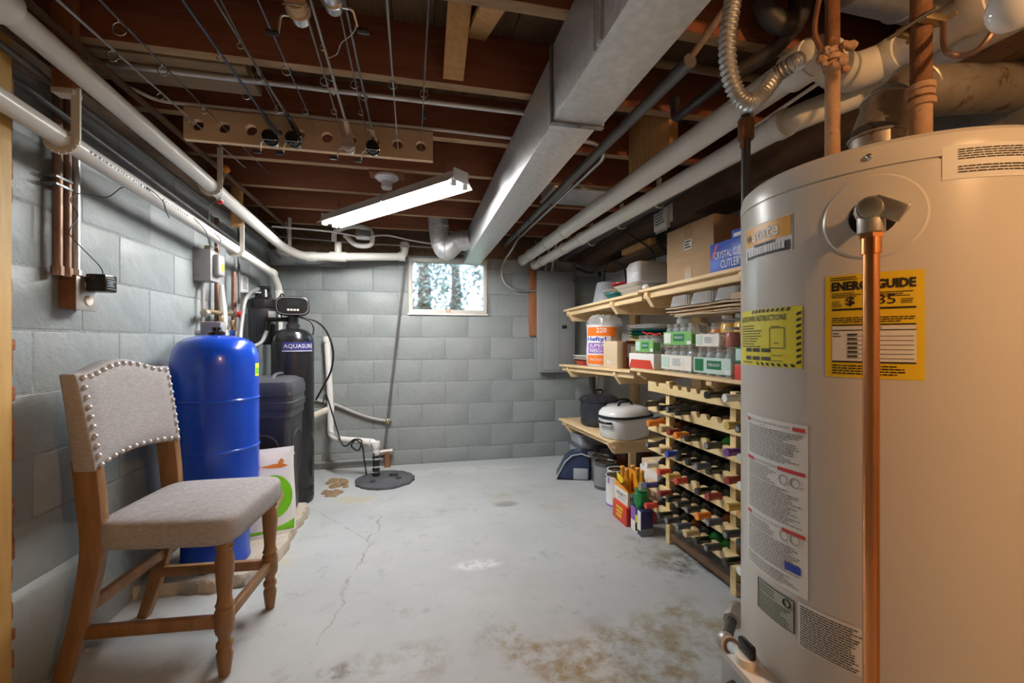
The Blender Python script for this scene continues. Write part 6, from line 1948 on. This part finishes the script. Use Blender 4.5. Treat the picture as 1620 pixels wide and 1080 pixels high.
# purple and navy case with green wrapped bottles
t = carton('bottle_case', 'purple white and navy bottle case on the floor by the rack', 1.19, 1.262, 2.135, 2.245, 0, .135, 'carton_navy')
for m, u0, u1, v0, v1 in (('carton_purple', 0, .05, .06, .134), ('ink_white', 0, .07, .002, .06), ('label_lemon', .05, .075, .01, .10), ('ink_white', .075, .109, .03, .134)):
    mb = MB(); rect(mb, lambda u, v: V((1.189, 2.245 - u, v)), u0, u1, v0, v1); mb.build('print_panel', m, t)
MB().box(1.191, 1.261, 2.1338, 2.1348, .002, .04).build('print_panel', 'vinyl_grey', t)
t = thing('gift_bottle', 'bottle wrapped in crumpled green foil on the purple case', 'bottle', (1.222, 2.19, .136))
rg = random.Random(14)
mb = MB()
n = 18
lv = []
for z, r in ((0, .028), (.02, .034), (.05, .036), (.075, .036), (.095, .030), (.10, .036)):
    lv.append(([((r + rg.uniform(-.007, .007)) * math.cos(2 * PI * i / n), (r + rg.uniform(-.007, .007)) * math.sin(2 * PI * i / n)) for i in range(n)], z))
loft(mb, lv, Matrix.Translation(V((1.222, 2.19, .136))))
mb.build('foil_wrap', 'foil_green', t, angle=10)
MB().lathe([(.018, .09), (.014, .11), (.013, .13), (.015, .135), (0, .137)], Matrix.Translation(V((1.222, 2.19, .136))), 14).build('neck', 'bottle_pale', t)
carton('white_carton', 'plain white carton behind the orange carrier', 1.375, 1.55, 2.28, 2.48, 0, .29, 'paper_white')
carton('white_carton', 'flat white carton with brown side on the plain white carton', 1.37, 1.54, 2.27, 2.45, .2905, .335, 'cardboard_pale')
# ================================================================ water heater
HC = V((1.034, .785, 0)); HR = .280; HT = 1.413
ht = thing('water_heater', 'large beige enamel gas water heater with stickers', 'water heater', HC)
M_ = Matrix.Translation(HC)
MB().lathe([(HR * .98, .0), (HR, .01), (HR, HT - .055), (HR - .0025, HT - .053), (HR - .0025, HT - .050)], M_, 128).build('jacket', 'heater_enamel', ht)
MB().lathe([(HR + .0005, HT - .050), (HR + .001, HT - .03), (HR - .003, HT - .012), (HR - .014, HT - .002), (HR - .03, HT), (0, HT + .004)], M_, 128).build('top_cap', 'heater_enamel', ht)
def chit(px_, py_, R=HR):
    d = ray(px_, py_)
    a = d.x ** 2 + d.y ** 2
    b = -2 * (d.x * HC.x + d.y * HC.y)
    c = HC.x ** 2 + HC.y ** 2 - R * R
    q = b * b - 4 * a * c
    if q < 0: q = 0
    t_ = (-b - math.sqrt(q)) / (2 * a)
    p = EYEP + d * t_
    return math.atan2(p.y - HC.y, p.x - HC.x) % (2 * PI), p.z
def sticker(name, m, pa, pb, zlo=None, zhi=None, off=.0009):
    """pa top-left pixel, pb bottom-right pixel; returns mapping (u right 0..1, v up 0..1) -> point"""
    a0, z1 = chit(*pa); a1, z0 = chit(*pb)
    if zlo is not None: z0 = zlo
    if zhi is not None: z1 = zhi
    def g(o): return lambda u, v: HC + V(((HR + o) * math.cos(a0 + (a1 - a0) * u), (HR + o) * math.sin(a0 + (a1 - a0) * u), z0 + (z1 - z0) * v))
    mb = MB(); rect(mb, g(off), 0, 1, 0, 1, 16)
    o = mb.build(name, m, ht, local=False)
    return o, g
rg = random.Random(77)
# yellow energy label
st, g = sticker('energy_label', 'label_yellow', (1306, 438), (1463, 602))
p = g(.0018)
mb = MB()
put_text(mb, p, 'ENERGYGUIDE', .075, .92, .845, .935, .045)
rect(mb, p, .08, .92, .655, .672, 8); rect(mb, p, .08, .92, .505, .517, 8); rect(mb, p, .08, .92, .455, .464, 8); rect(mb, p, .08, .92, .148, .162, 8)
fine_print(mb, p, .08, .40, .775, .83, 3, rg); fine_print(mb, p, .55, .90, .765, .82, 3, rg)
fine_print(mb, p, .08, .20, .685, .75, 4, rg); fine_print(mb, p, .78, .92, .70, .75, 3, rg)
fine_print(mb, p, .08, .92, .53, .59, 3, rg, ragged=.2); fine_print(mb, p, .08, .92, .03, .13, 4, rg, ragged=.4); fine_print(mb, p, .06, .4, .945, .985, 2, rg)
mb.build('printing', 'ink', st, kind='stuff')
mb = MB(); put_text(mb, p, '$', .23, .33, .69, .78, .02); put_text(mb, p, '85', .54, .73, .70, .79, .0); mb.build('price_print', 'ink', st, kind='stuff')
mb = MB(); rect(mb, g(.0014), .08, .92, .155, .50, 8); mb.build('cost_table', 'paper_white', st)
mb = MB(); p2 = g(.0022)
put_text(mb, p2, 'Cost', .53, .60, .468, .498)
for k in range(6): rect(mb, p2, .25, .90, .19 + k * .042, .194 + k * .042, 8)
fine_print(mb, p2, .09, .19, .39, .44, 2, rg); fine_print(mb, p2, .25, .36, .19, .44, 6, rg, ragged=.05)
mb.build('table_print', 'ink', st, kind='stuff')
# shutdown instructions
st, g = sticker('shutdown_label', 'label_lemon', (1174.5, 494), (1270, 583))
p = g(.0018)
mb = MB()
put_text(mb, p, 'SHUTDOWN INSTRUCTIONS', .04, .84, .79, .89, .01)
for k in range(9):
    u = .34 + k * .062
    mb.add([p(u, .935), p(u + .03, .935), p(u + .05, .99), p(u + .02, .99)], [(0, 1, 2, 3)])
for k in range(9):
    v = .06 + k * .098
    mb.add([p(.945, v), p(.99, v + .03), p(.99, v + .075), p(.945, v + .045)], [(0, 1, 2, 3)])
for k in range(7):
    u = .45 + k * .075
    mb.add([p(u, .015), p(u + .035, .015), p(u + .015, .065), p(u - .02, .065)], [(0, 1, 2, 3)])
for u in (.20, .36, .52):
    for v in (.10, .245): rect(mb, p, u, u + .13, v, v + .065, 3)
fine_print(mb, p, .05, .52, .32, .74, 9, rg, fill=.35)
fine_print(mb, p, .10, .36, .03, .075, 1, rg, ragged=.1)
for a_, b_ in (((.64, .32), (.64, .66)), ((.82, .32), (.82, .66)), ((.64, .32), (.82, .32)), ((.64, .66), (.82, .66)), ((.70, .45), (.75, .40))):
    if a_[0] == b_[0]: rect(mb, p, a_[0] - .004, a_[0] + .004, a_[1], b_[1])
    else: rect(mb, p, min(a_[0], b_[0]), max(a_[0], b_[0]), min(a_[1], b_[1]) - .006, min(a_[1], b_[1]) + .006, 3)
fine_print(mb, p, .66, .80, .67, .70, 1, rg); rect(mb, p, .66, .80, .10, .108, 3); rect(mb, p, .66, .80, .19, .198, 3)
mb.build('printing', 'ink', st, kind='stuff')
# maker badge
st, g = sticker('maker_badge', 'ink_white', (1181, 366), (1254, 395), zlo=None)
p = g(.0016)
mb = MB(); rect(mb, p, .02, .98, .42, .97, 10); mb.build('orange_band', 'label_orange', st)
mb = MB(); rect(mb, p, .08, .97, .03, .30, 10); mb.build('dark_band', 'ink', st)
p = g(.0024)
mb = MB(); put_text(mb, p, 'state', .26, .80, .52, .86, .02); mb.torus(p(.15, .66), .007, .002, p(.15, .66) - V((HC.x, HC.y, p(.15, .66).z)), 16, 4); fine_print(mb, p, .12, .9, .05, .28, 1, rg, fill=.9, ragged=.02)
mb.build('lettering', 'ink_white', st, kind='stuff')
mb = MB(); fine_print(mb, p, .3, .85, .32, .40, 1, rg, fill=.8, ragged=.2); mb.build('model_print', 'ink', st, kind='stuff')
# white safety label
a0, zt_ = chit(1184, 652); _, zb_ = chit(1279, 950)
st, g = sticker('safety_label', 'paper_white', (1184, 652), (1279, 950))
p = g(.0018)
mb = MB()
put_text(mb, p, 'FOR YOUR SAFETY READ BEFORE LIGHTING', .07, .78, .962, .974)
put_text(mb, p, 'WARNING', .30, .43, .945, .954)
fine_print(mb, p, .05, .95, .745, .94, 15, rg, fill=.42)
put_text(mb, p, 'LIGHTING INSTRUCTIONS', .20, .60, .705, .720)
fine_print(mb, p, .05, .60, .60, .695, 7, rg, fill=.42); fine_print(mb, p, .05, .95, .385, .595, 17, rg, fill=.42)
put_text(mb, p, 'TO TURN OFF GAS TO APPLIANCE', .16, .66, .345, .358)
fine_print(mb, p, .05, .65, .27, .335, 5, rg, fill=.42); fine_print(mb, p, .05, .95, .10, .265, 13, rg, fill=.42); fine_print(mb, p, .05, .95, .015, .085, 6, rg, fill=.42)
for u, v in ((.65, .62), (.80, .62), (.66, .285), (.80, .285)): mb.torus(p(u + .05, v + .03), .010, .0006, p(u, v) - V((HC.x, HC.y, p(u, v).z)), 14, 4)
mb.build('printing', 'ink_grey', st, kind='stuff')
for u0, u1, v0, v1 in ((.82, .97, .955, .978), (.62, .97, .70, .722), (.68, .97, .338, .36), (.02, .07, .955, .978), (.02, .18, .70, .722), (.02, .13, .338, .36)):
    mb = MB(); rect(mb, p, u0, u1, v0, v1, 3); mb.build('red_bar', 'ink_red', st)
mb = MB(); rect(mb, p, .72, .92, .12, .165, 3); mb.build('seal', 'ink_blue', st)
# nameplate and lower paper
st, g = sticker('name_plate', 'plate_green', (1200, 911), (1258, 1003))
p = g(.0018); mb = MB()
for q in ((0, 1, .975, 1), (0, 1, 0, .025), (0, .025, 0, 1), (.975, 1, 0, 1)): rect(mb, p, *q, 6)
fine_print(mb, p, .06, .94, .06, .62, 7, rg, fill=.35); fine_print(mb, p, .06, .6, .66, .92, 3, rg, fill=.35)
mb.torus(p(.82, .80), .008, .0015, p(.82, .8) - V((HC.x, HC.y, p(.82, .8).z)), 16, 4)
mb.build('printing', 'ink', st, kind='stuff')
st, g = sticker('warning_paper', 'paper_white', (1263, 950), (1372, 1075))
p = g(.0018); mb = MB(); fine_print(mb, p, .04, .97, .03, .95, 17, rg, fill=.42, ragged=.2); mb.build('printing', 'ink', st, kind='stuff')
st, g = sticker('relief_valve_label', 'paper_white', (1490, 233), (1690, 283))
p = g(.0018); mb = MB(); fine_print(mb, p, .10, .80, .56, .90, 5, rg, ragged=.15); fine_print(mb, p, .10, .75, .16, .40, 3, rg, ragged=.2); mb.build('printing', 'ink', st, kind='stuff')
# temperature relief valve with its trim ring
va, vz = chit(1381, 343)
n = V((math.cos(va), math.sin(va), 0))
S_ = HC + n * HR; S_.z = vz
tn = V((-n.y, n.x, 0))
mb = MB()
K = 48
for r0, r1, o0, o1 in ((.034, .072, .004, .003), (.072, .076, .003, .0005)):
    vs_ = []
    for k in range(K):
        a = 2 * PI * k / K
        for r, o in ((r0, o0), (r1, o1)):
            du = r * math.cos(a)
            ang_ = va + du / HR
            vs_.append(HC + V(((HR + o) * math.cos(ang_), (HR + o) * math.sin(ang_), vz + r * math.sin(a))))
    mb.add(vs_, [(2 * k, 2 * ((k + 1) % K), 2 * ((k + 1) % K) + 1, 2 * k + 1) for k in range(K)])
mb.build('trim_ring', 'heater_enamel', ht)
MB().cyl(S_ - n * .01, S_ + n * .0035, .035, seg=28).build('valve_hole', 'matte_black', ht)
rv = thing('relief_valve', 'bronze temperature relief valve screwed into the front of the heater', 'valve', S_)
out = S_ + n * .055
MB().tube([S_ - n * .01, S_ + n * .03], .017, 14).tube([S_ + n * .03, out, out + n * .018], [.022, .024, .020], 16).tube([out + V((0, 0, .006)), out - V((0, 0, .04))], [.02, .0195], 16).build('body', 'cast_metal', rv, bevel=.0015)
w_ = out + tn * .018 + V((0, 0, -.006))
Rl = Matrix((tn, n, V((0, 0, 1)))).transposed()
MB().obox(out + tn * .022 + n * .012 + V((0, 0, -.004)), (.050, .012, .030), Rl @ Matrix.Rotation(math.radians(32), 3, 'Y')).build('test_lever', 'lid_tin', rv, bevel=.003)
MB().cyl(out + n * .018, out + n * .026, .017, seg=14).build('name_tag', 'lid_tin', rv, bevel=.002)
dp = thing('discharge_tube', 'shiny copper discharge tube running down the heater front', 'pipe', V((out.x, out.y, .05)))
MB().cyl(V((out.x, out.y, .06)), V((out.x, out.y, out.z - .05)), .0118, seg=24).build('tube', 'copper', dp)
MB().tube([V((out.x, out.y, out.z - .075)), V((out.x, out.y, out.z - .03))], .0145, 20).build('adapter', 'copper', dp)
MB().cyl(V((out.x, out.y, out.z - .048)), V((out.x, out.y, out.z - .034)), .0175, seg=6).build('hex_nut', 'copper', dp)
MB().tube([V((out.x, out.y, .061)), V((out.x, out.y, .035)), V((out.x - .03, out.y - .03, .011))], [.0118, .0118, .0118], 14).build('foot_bend', 'copper', dp)
# screw heads on the cap
a_, z_ = chit(1375, 236)
q = HC + V((math.cos(a_) * (HR + .001), math.sin(a_) * (HR + .001), HT - .03))
MB().ball(q, .006, (1, 1, 1), 10).build('screw', 'chrome', ht)
# ---------------------------------------------------------------- pipes on top of the heater
fl = thing('flue_pipe', 'galvanized flue pipe rising from the heater and bending to the chimney', 'flue', HC + V((0, 0, HT)))
f0 = HC + V((-.005, .0, HT + .0))
fp = [f0, f0 + V((0, 0, .10)), f0 + V((.035, 0, .175)), f0 + V((.10, 0, .225)), f0 + V((.46, 0, .274))]
MB().tube([fp[0], fp[1]], .052, 28).build('flue_section', 'flue_metal', fl)
MB().tube([fp[1], fp[2]], [.053, .053], 28).build('elbow_gore', 'flue_metal', fl)
MB().tube([fp[2], fp[3]], [.053, .053], 28).build('elbow_gore', 'flue_metal', fl)
MB().tube([fp[3] - V((.02, 0, .012)), fp[4]], .055, 28).build('flue_section', 'flue_metal', fl)
for a, b in ((fp[0], fp[1]), (fp[1], fp[2]), (fp[2], fp[3])):
    MB().torus(b, .054, .0035, (b - a), 28, 6).build('crimp', 'flue_metal', fl)
MB().lathe([(.07, 0), (.07, .006), (.054, .02)], Matrix.Translation(f0), 28).build('collar', 'flue_metal', fl)
def riser(px_, T, z1, r, label, coup):
    p = at(px_, 200, T=T)
    t = thing('water_riser', label, 'pipe', V((p.x, p.y, HT)))
    MB().cyl(V((p.x, p.y, HT - .005)), V((p.x, p.y, coup)), r * 1.02, seg=16).build('lower_pipe', 'rust_pale', t)
    MB().cyl(V((p.x, p.y, coup)), V((p.x, p.y, z1)), r, seg=16).build('upper_pipe', 'rust', t)
    for dz, rr in ((-.012, 1.35), (.006, 1.25), (.02, 1.32)):
        MB().cyl(V((p.x, p.y, coup + dz)), V((p.x, p.y, coup + dz + .013)), r * rr, seg=16).build('union', 'rust_pale', t, bevel=.002)
    MB().cyl(V((p.x, p.y, HT + .003)), V((p.x, p.y, HT + .04)), r * 1.3, seg=14).build('nipple', 'rust_pale', t, bevel=.002)
    return t, p
t, pr1 = riser(1317, 1.0, 2.1, .0145, 'rusty pipe rising from the heater with a corroded fitting', 1.685)
rgc = random.Random(6)
mb = MB()
for k in range(22):
    mb.ball(V((pr1.x, pr1.y, 1.69)) + V((rgc.uniform(-.035, .03), rgc.uniform(-.03, .01), rgc.uniform(-.028, .03))), rgc.uniform(.006, .014), (1, 1, .8), 7)
mb.build('corrosion', 'rust_pale', t, kind='stuff', angle=15)
w = spline([V((pr1.x - .03, pr1.y, 1.71)), V((pr1.x - .05, pr1.y, 1.76)), V((pr1.x - .05, pr1.y - .02, 1.84)), V((pr1.x - .02, pr1.y - .03, 1.93))], 6)
one(MB().tube(w, .0055, 8), 'ground_wire', 'rust', 'bent copper ground wire above the corroded fitting', 'wire')
t, pr2 = riser(1457, .90, 2.1, .0180, 'rusty pipe with threaded union rising beside the flue elbow', 1.545)
# ground clamp on the second riser
t = thing('ground_clamp', 'brass ground clamp bolted round the rusty pipe', 'clamp', V((pr2.x, pr2.y, 1.70)))
MB().box(pr2.x - .028, pr2.x + .028, pr2.y - .03, pr2.y - .012, 1.692, 1.708).box(pr2.x - .028, pr2.x + .028, pr2.y + .012, pr2.y + .03, 1.692, 1.708).build('jaws', 'brass', t, bevel=.003)
for s_ in (-1, 1):
    MB().tube([V((pr2.x + s_ * .026, pr2.y - .045, 1.70)), V((pr2.x + s_ * .026, pr2.y + .045, 1.70))], .004, 8).build('bolt', 'brass', t)
w = spline([V((pr2.x + .03, pr2.y - .02, 1.70)), at(1495, 78, T=.80), at(1520, 88, T=.78), at(1548, 78, T=.76), at(1570, 50, T=.75), at(1580, 20, T=.77), at(1592, -40, T=.80), at(1596, -60, T=.80) + V((0, 0, .22))], 6)
one(MB().tube(w, .005, 8), 'ground_wire', 'old_conduit', 'drooping brown wire below the thick waste pipe', 'wire')
# ribbed flexible conduit
path = spline([at(1163, -40, T=1.05), at(1158, 10, T=1.05), at(1151, 60, T=1.05), at(1153, 110, T=1.05), at(1166, 148, T=1.05), at(1186, 162, T=1.05), at(1206, 148, T=1.06), at(1226, 122, T=1.07), at(1248, 104, T=1.045), at(1266, 95, T=1.045)], 40)
one(MB().tube(path, [.0158 + .0026 * (1 + math.sin(k * 2 * PI / 8)) for k in range(len(path))], 12, True), 'flex_conduit', 'steel_conduit', 'ribbed flexible metal conduit drooping in front of the waste pipe', 'conduit', angle=25)
# gas line behind the heater
gx = at(1180, 300, T=1.265)
gt = thing('gas_riser', 'dark iron gas pipe rising behind the water heater', 'pipe', V((gx.x, gx.y, .2)))
MB().cyl(V((gx.x, gx.y, .26)), V((gx.x, gx.y, 1.706)), .0125, seg=14).build('pipe', 'black_iron', gt)
vz_ = at(1186, 205, T=1.265).z
MB().cyl(V((gx.x, gx.y, vz_ - .03)), V((gx.x, gx.y, vz_ + .03)), .022, seg=8).build('shutoff_valve', 'rust', gt, bevel=.003)
MB().tube([V((gx.x - .02, gx.y - .02, vz_)), V((gx.x - .035, gx.y - .03, vz_ - .01)), V((gx.x - .04, gx.y - .03, vz_ - .07))], .005, 8).build('lever', 'rust', gt)
e0 = V((gx.x, gx.y, .30))
pu = at(1160, 975, T=1.19); pe = at(1148, 1014, T=1.10); pg = at(1176, 1040, T=1.0)
MB().tube(smoothpath([e0, V((gx.x, gx.y, .27)), pu, pe], .03), .0125, 12).build('branch_pipe', 'black_iron', gt)
dU = (pe - pu).normalized()
MB().cyl(pu - dU * .022, pu + dU * .022, .024, seg=8).build('union_nut', 'cast_metal', gt, bevel=.002)
MB().cyl(pu - dU * .05, pu - dU * .02, .018, seg=14).build('union_tail', 'cast_metal', gt, bevel=.002)
MB().ball(pe, .022, (1, 1, 1), 14).build('elbow', 'cast_metal', gt)
MB().cyl(pe, pg, .0125, seg=12).build('nipple', 'galv', gt)
MB().cyl(pe.lerp(pg, .22), pe.lerp(pg, .36), .020, seg=14).build('elbow_band', 'rust_pale', gt)
# gas control on the heater
ga_, gz_ = chit(1215, 1065)
n = V((math.cos(ga_), math.sin(ga_), 0)); tn = V((-n.y, n.x, 0))
c = HC + n * (HR + .036); c.z = .285
gcv = thing('gas_control', 'boxy gas control valve low on the heater side', 'gas valve', c)
Rg = Matrix((n, tn, V((0, 0, 1)))).transposed()
MB().obox(c, (.076, .115, .10), Rg).build('housing', 'box_grey', gcv, bevel=.004)
MB().obox(c + V((0, 0, .0505)), (.055, .10, .002), Rg).build('top_label', 'label_cream', gcv)
MB().obox(c + tn * .0585 + V((0, 0, -.01)), (.058, .002, .06), Rg).build('side_label', 'label_cream', gcv)
mb = MB(); cc = c + tn * .0602
fine_print(mb, lambda u, v: cc + n * (.026 - u) + V((0, 0, v - .01)), 0, .052, -.02, .025, 4, rg); mb.build('printing', 'ink_grey', gcv, kind='stuff')
MB().tube([c + n * .036, c + n * .052], [.028, .024], 16).build('dial', 'black_plastic', gcv)
kc = c + V((0, 0, .05)) - tn * .02
MB().cyl(kc, kc + V((0, 0, .02)), .024, seg=16).build('knob_base', 'label_cream', gcv, bevel=.003)
MB().obox(kc + V((0, 0, .035)), (.016, .045, .03), Rg).build('knob', 'black_plastic', gcv, bevel=.005)
# ---------------------------------------------------------------- other things at the upper right
bp_ = at(1602, 16, T=.66)
lb_ = thing('light_bulb', 'white globe bulb hanging in a socket above the water heater', 'light bulb', bp_ - V((0, 0, .032)))
MB().lathe([(0, -.031), (.012, -.028), (.022, -.021), (.029, -.008), (.0305, .004), (.028, .018), (.021, .032), (.015, .045), (.0135, .055)], Matrix.Translation(bp_), 28).build('globe', 'bulb_white', lb_)
MB().cyl(bp_ + V((0, 0, .055)), bp_ + V((0, 0, .075)), .0135, seg=16).build('screw_base', 'brass', lb_)
MB().lathe([(.02, .07), (.022, .10), (.03, .12), (.055, .13), (.055, .14), (0, .14)], Matrix.Translation(bp_), 24).build('socket', 'porcelain', lb_)
MB().cyl(bp_ + V((0, 0, .14)), V((bp_.x, bp_.y, JZ + .1)), .008, seg=8).build('stem', 'galv', lb_)
dp_ = [V((1.16 + .53 * k / 16, .95, 2.055 - .006 * k / 16)) for k in range(17)]
t = thing('round_duct', 'round galvanized duct bending between the joists above the heater', 'duct', dp_[0])
MB().tube(dp_, .088, 24).build('duct', 'galv', t)
for k in (6, 10, 13): MB().torus(dp_[k], .089, .004, dp_[k + 1] - dp_[k - 1], 28, 6).build('rib', 'galv', t)
aB = at(1145, 128, X=.95)
for i, (pts_, r, m, lb) in enumerate((
        ([at(1205, -15, T=1.25), at(1215, 25, T=1.25), at(1245, 45, T=1.25), at(1265, 25, T=1.25), at(1268, -20, T=1.25)], .030, 'black_iron', 'black iron trap bend between the joists beside the flexible conduit'),
        ([at(1262, 36, T=1.255), at(1225, 80, T=1.29), at(1185, 103, T=1.33), aB], .022, 'black_iron', 'black iron drain sloping behind the flexible conduit'),
        ([V((.78, 1.24, 2.06)), V((1.45, 1.24, 2.06))], .018, 'cable_grey', 'grey pipe crossing between the joists above the waste pipe'),
        ([V((.80, 1.34, 2.0)), V((1.40, 1.34, 2.0))], .016, 'old_wood', 'tan pipe crossing behind the corroded fitting'))):
    one(MB().tube(smoothpath(pts_, .06), r, 14), 'ceiling_pipe', m, lb, 'pipe')
# masonry chimney behind the heater
t = thing('chimney', 'rough grey masonry chimney that the flue enters', 'chimney', (1.60, .74, 0))
MB().box(1.47, 1.715, .50, 1.0, 0, 1.755).build('stack', 'chimney_stone', t, bevel=.004)
# metal duct boot between joists near the right pipes
pb_ = at(975, 305, Z=JZ - .0)
t = thing('duct_boot', 'flat galvanized duct boot between the joists beside the rectangular duct', 'duct', pb_)
MB().box(.80, 1.25, 2.43, 2.70, JZ - .01, JZ + .10).build('boot', 'galv', t, bevel=.004)
MB().box(.79, 1.26, 2.42, 2.71, JZ - .016, JZ - .009).build('flange', 'galv', t, bevel=.001)

# the warm lamp whose light and shadows fall on the heater from behind the viewpoint
cb = V((.95, -.85, 1.828))
lb2 = thing('ceiling_bulb_offscreen', 'lit warm bulb in a round porcelain ceiling socket', 'light bulb', cb - V((0, 0, .031)))
MB().lathe([(0, -.031), (.012, -.028), (.022, -.021), (.029, -.008), (.0305, .004), (.028, .018), (.021, .032), (.015, .045), (.0135, .055)], Matrix.Translation(cb), 28).build('globe_offscreen', 'bulb_glow', lb2)
MB().lathe([(.016, .05), (.022, .07), (.03, .085), (.06, .10), (.06, .122), (0, .122)], Matrix.Translation(cb), 24).build('socket', 'porcelain', lb2)
MB().box(cb.x - .08, cb.x + .08, cb.y - .25, cb.y + .25, JZ - .012, JZ + .0005).build('mounting_board', 'joist_wood', lb2)
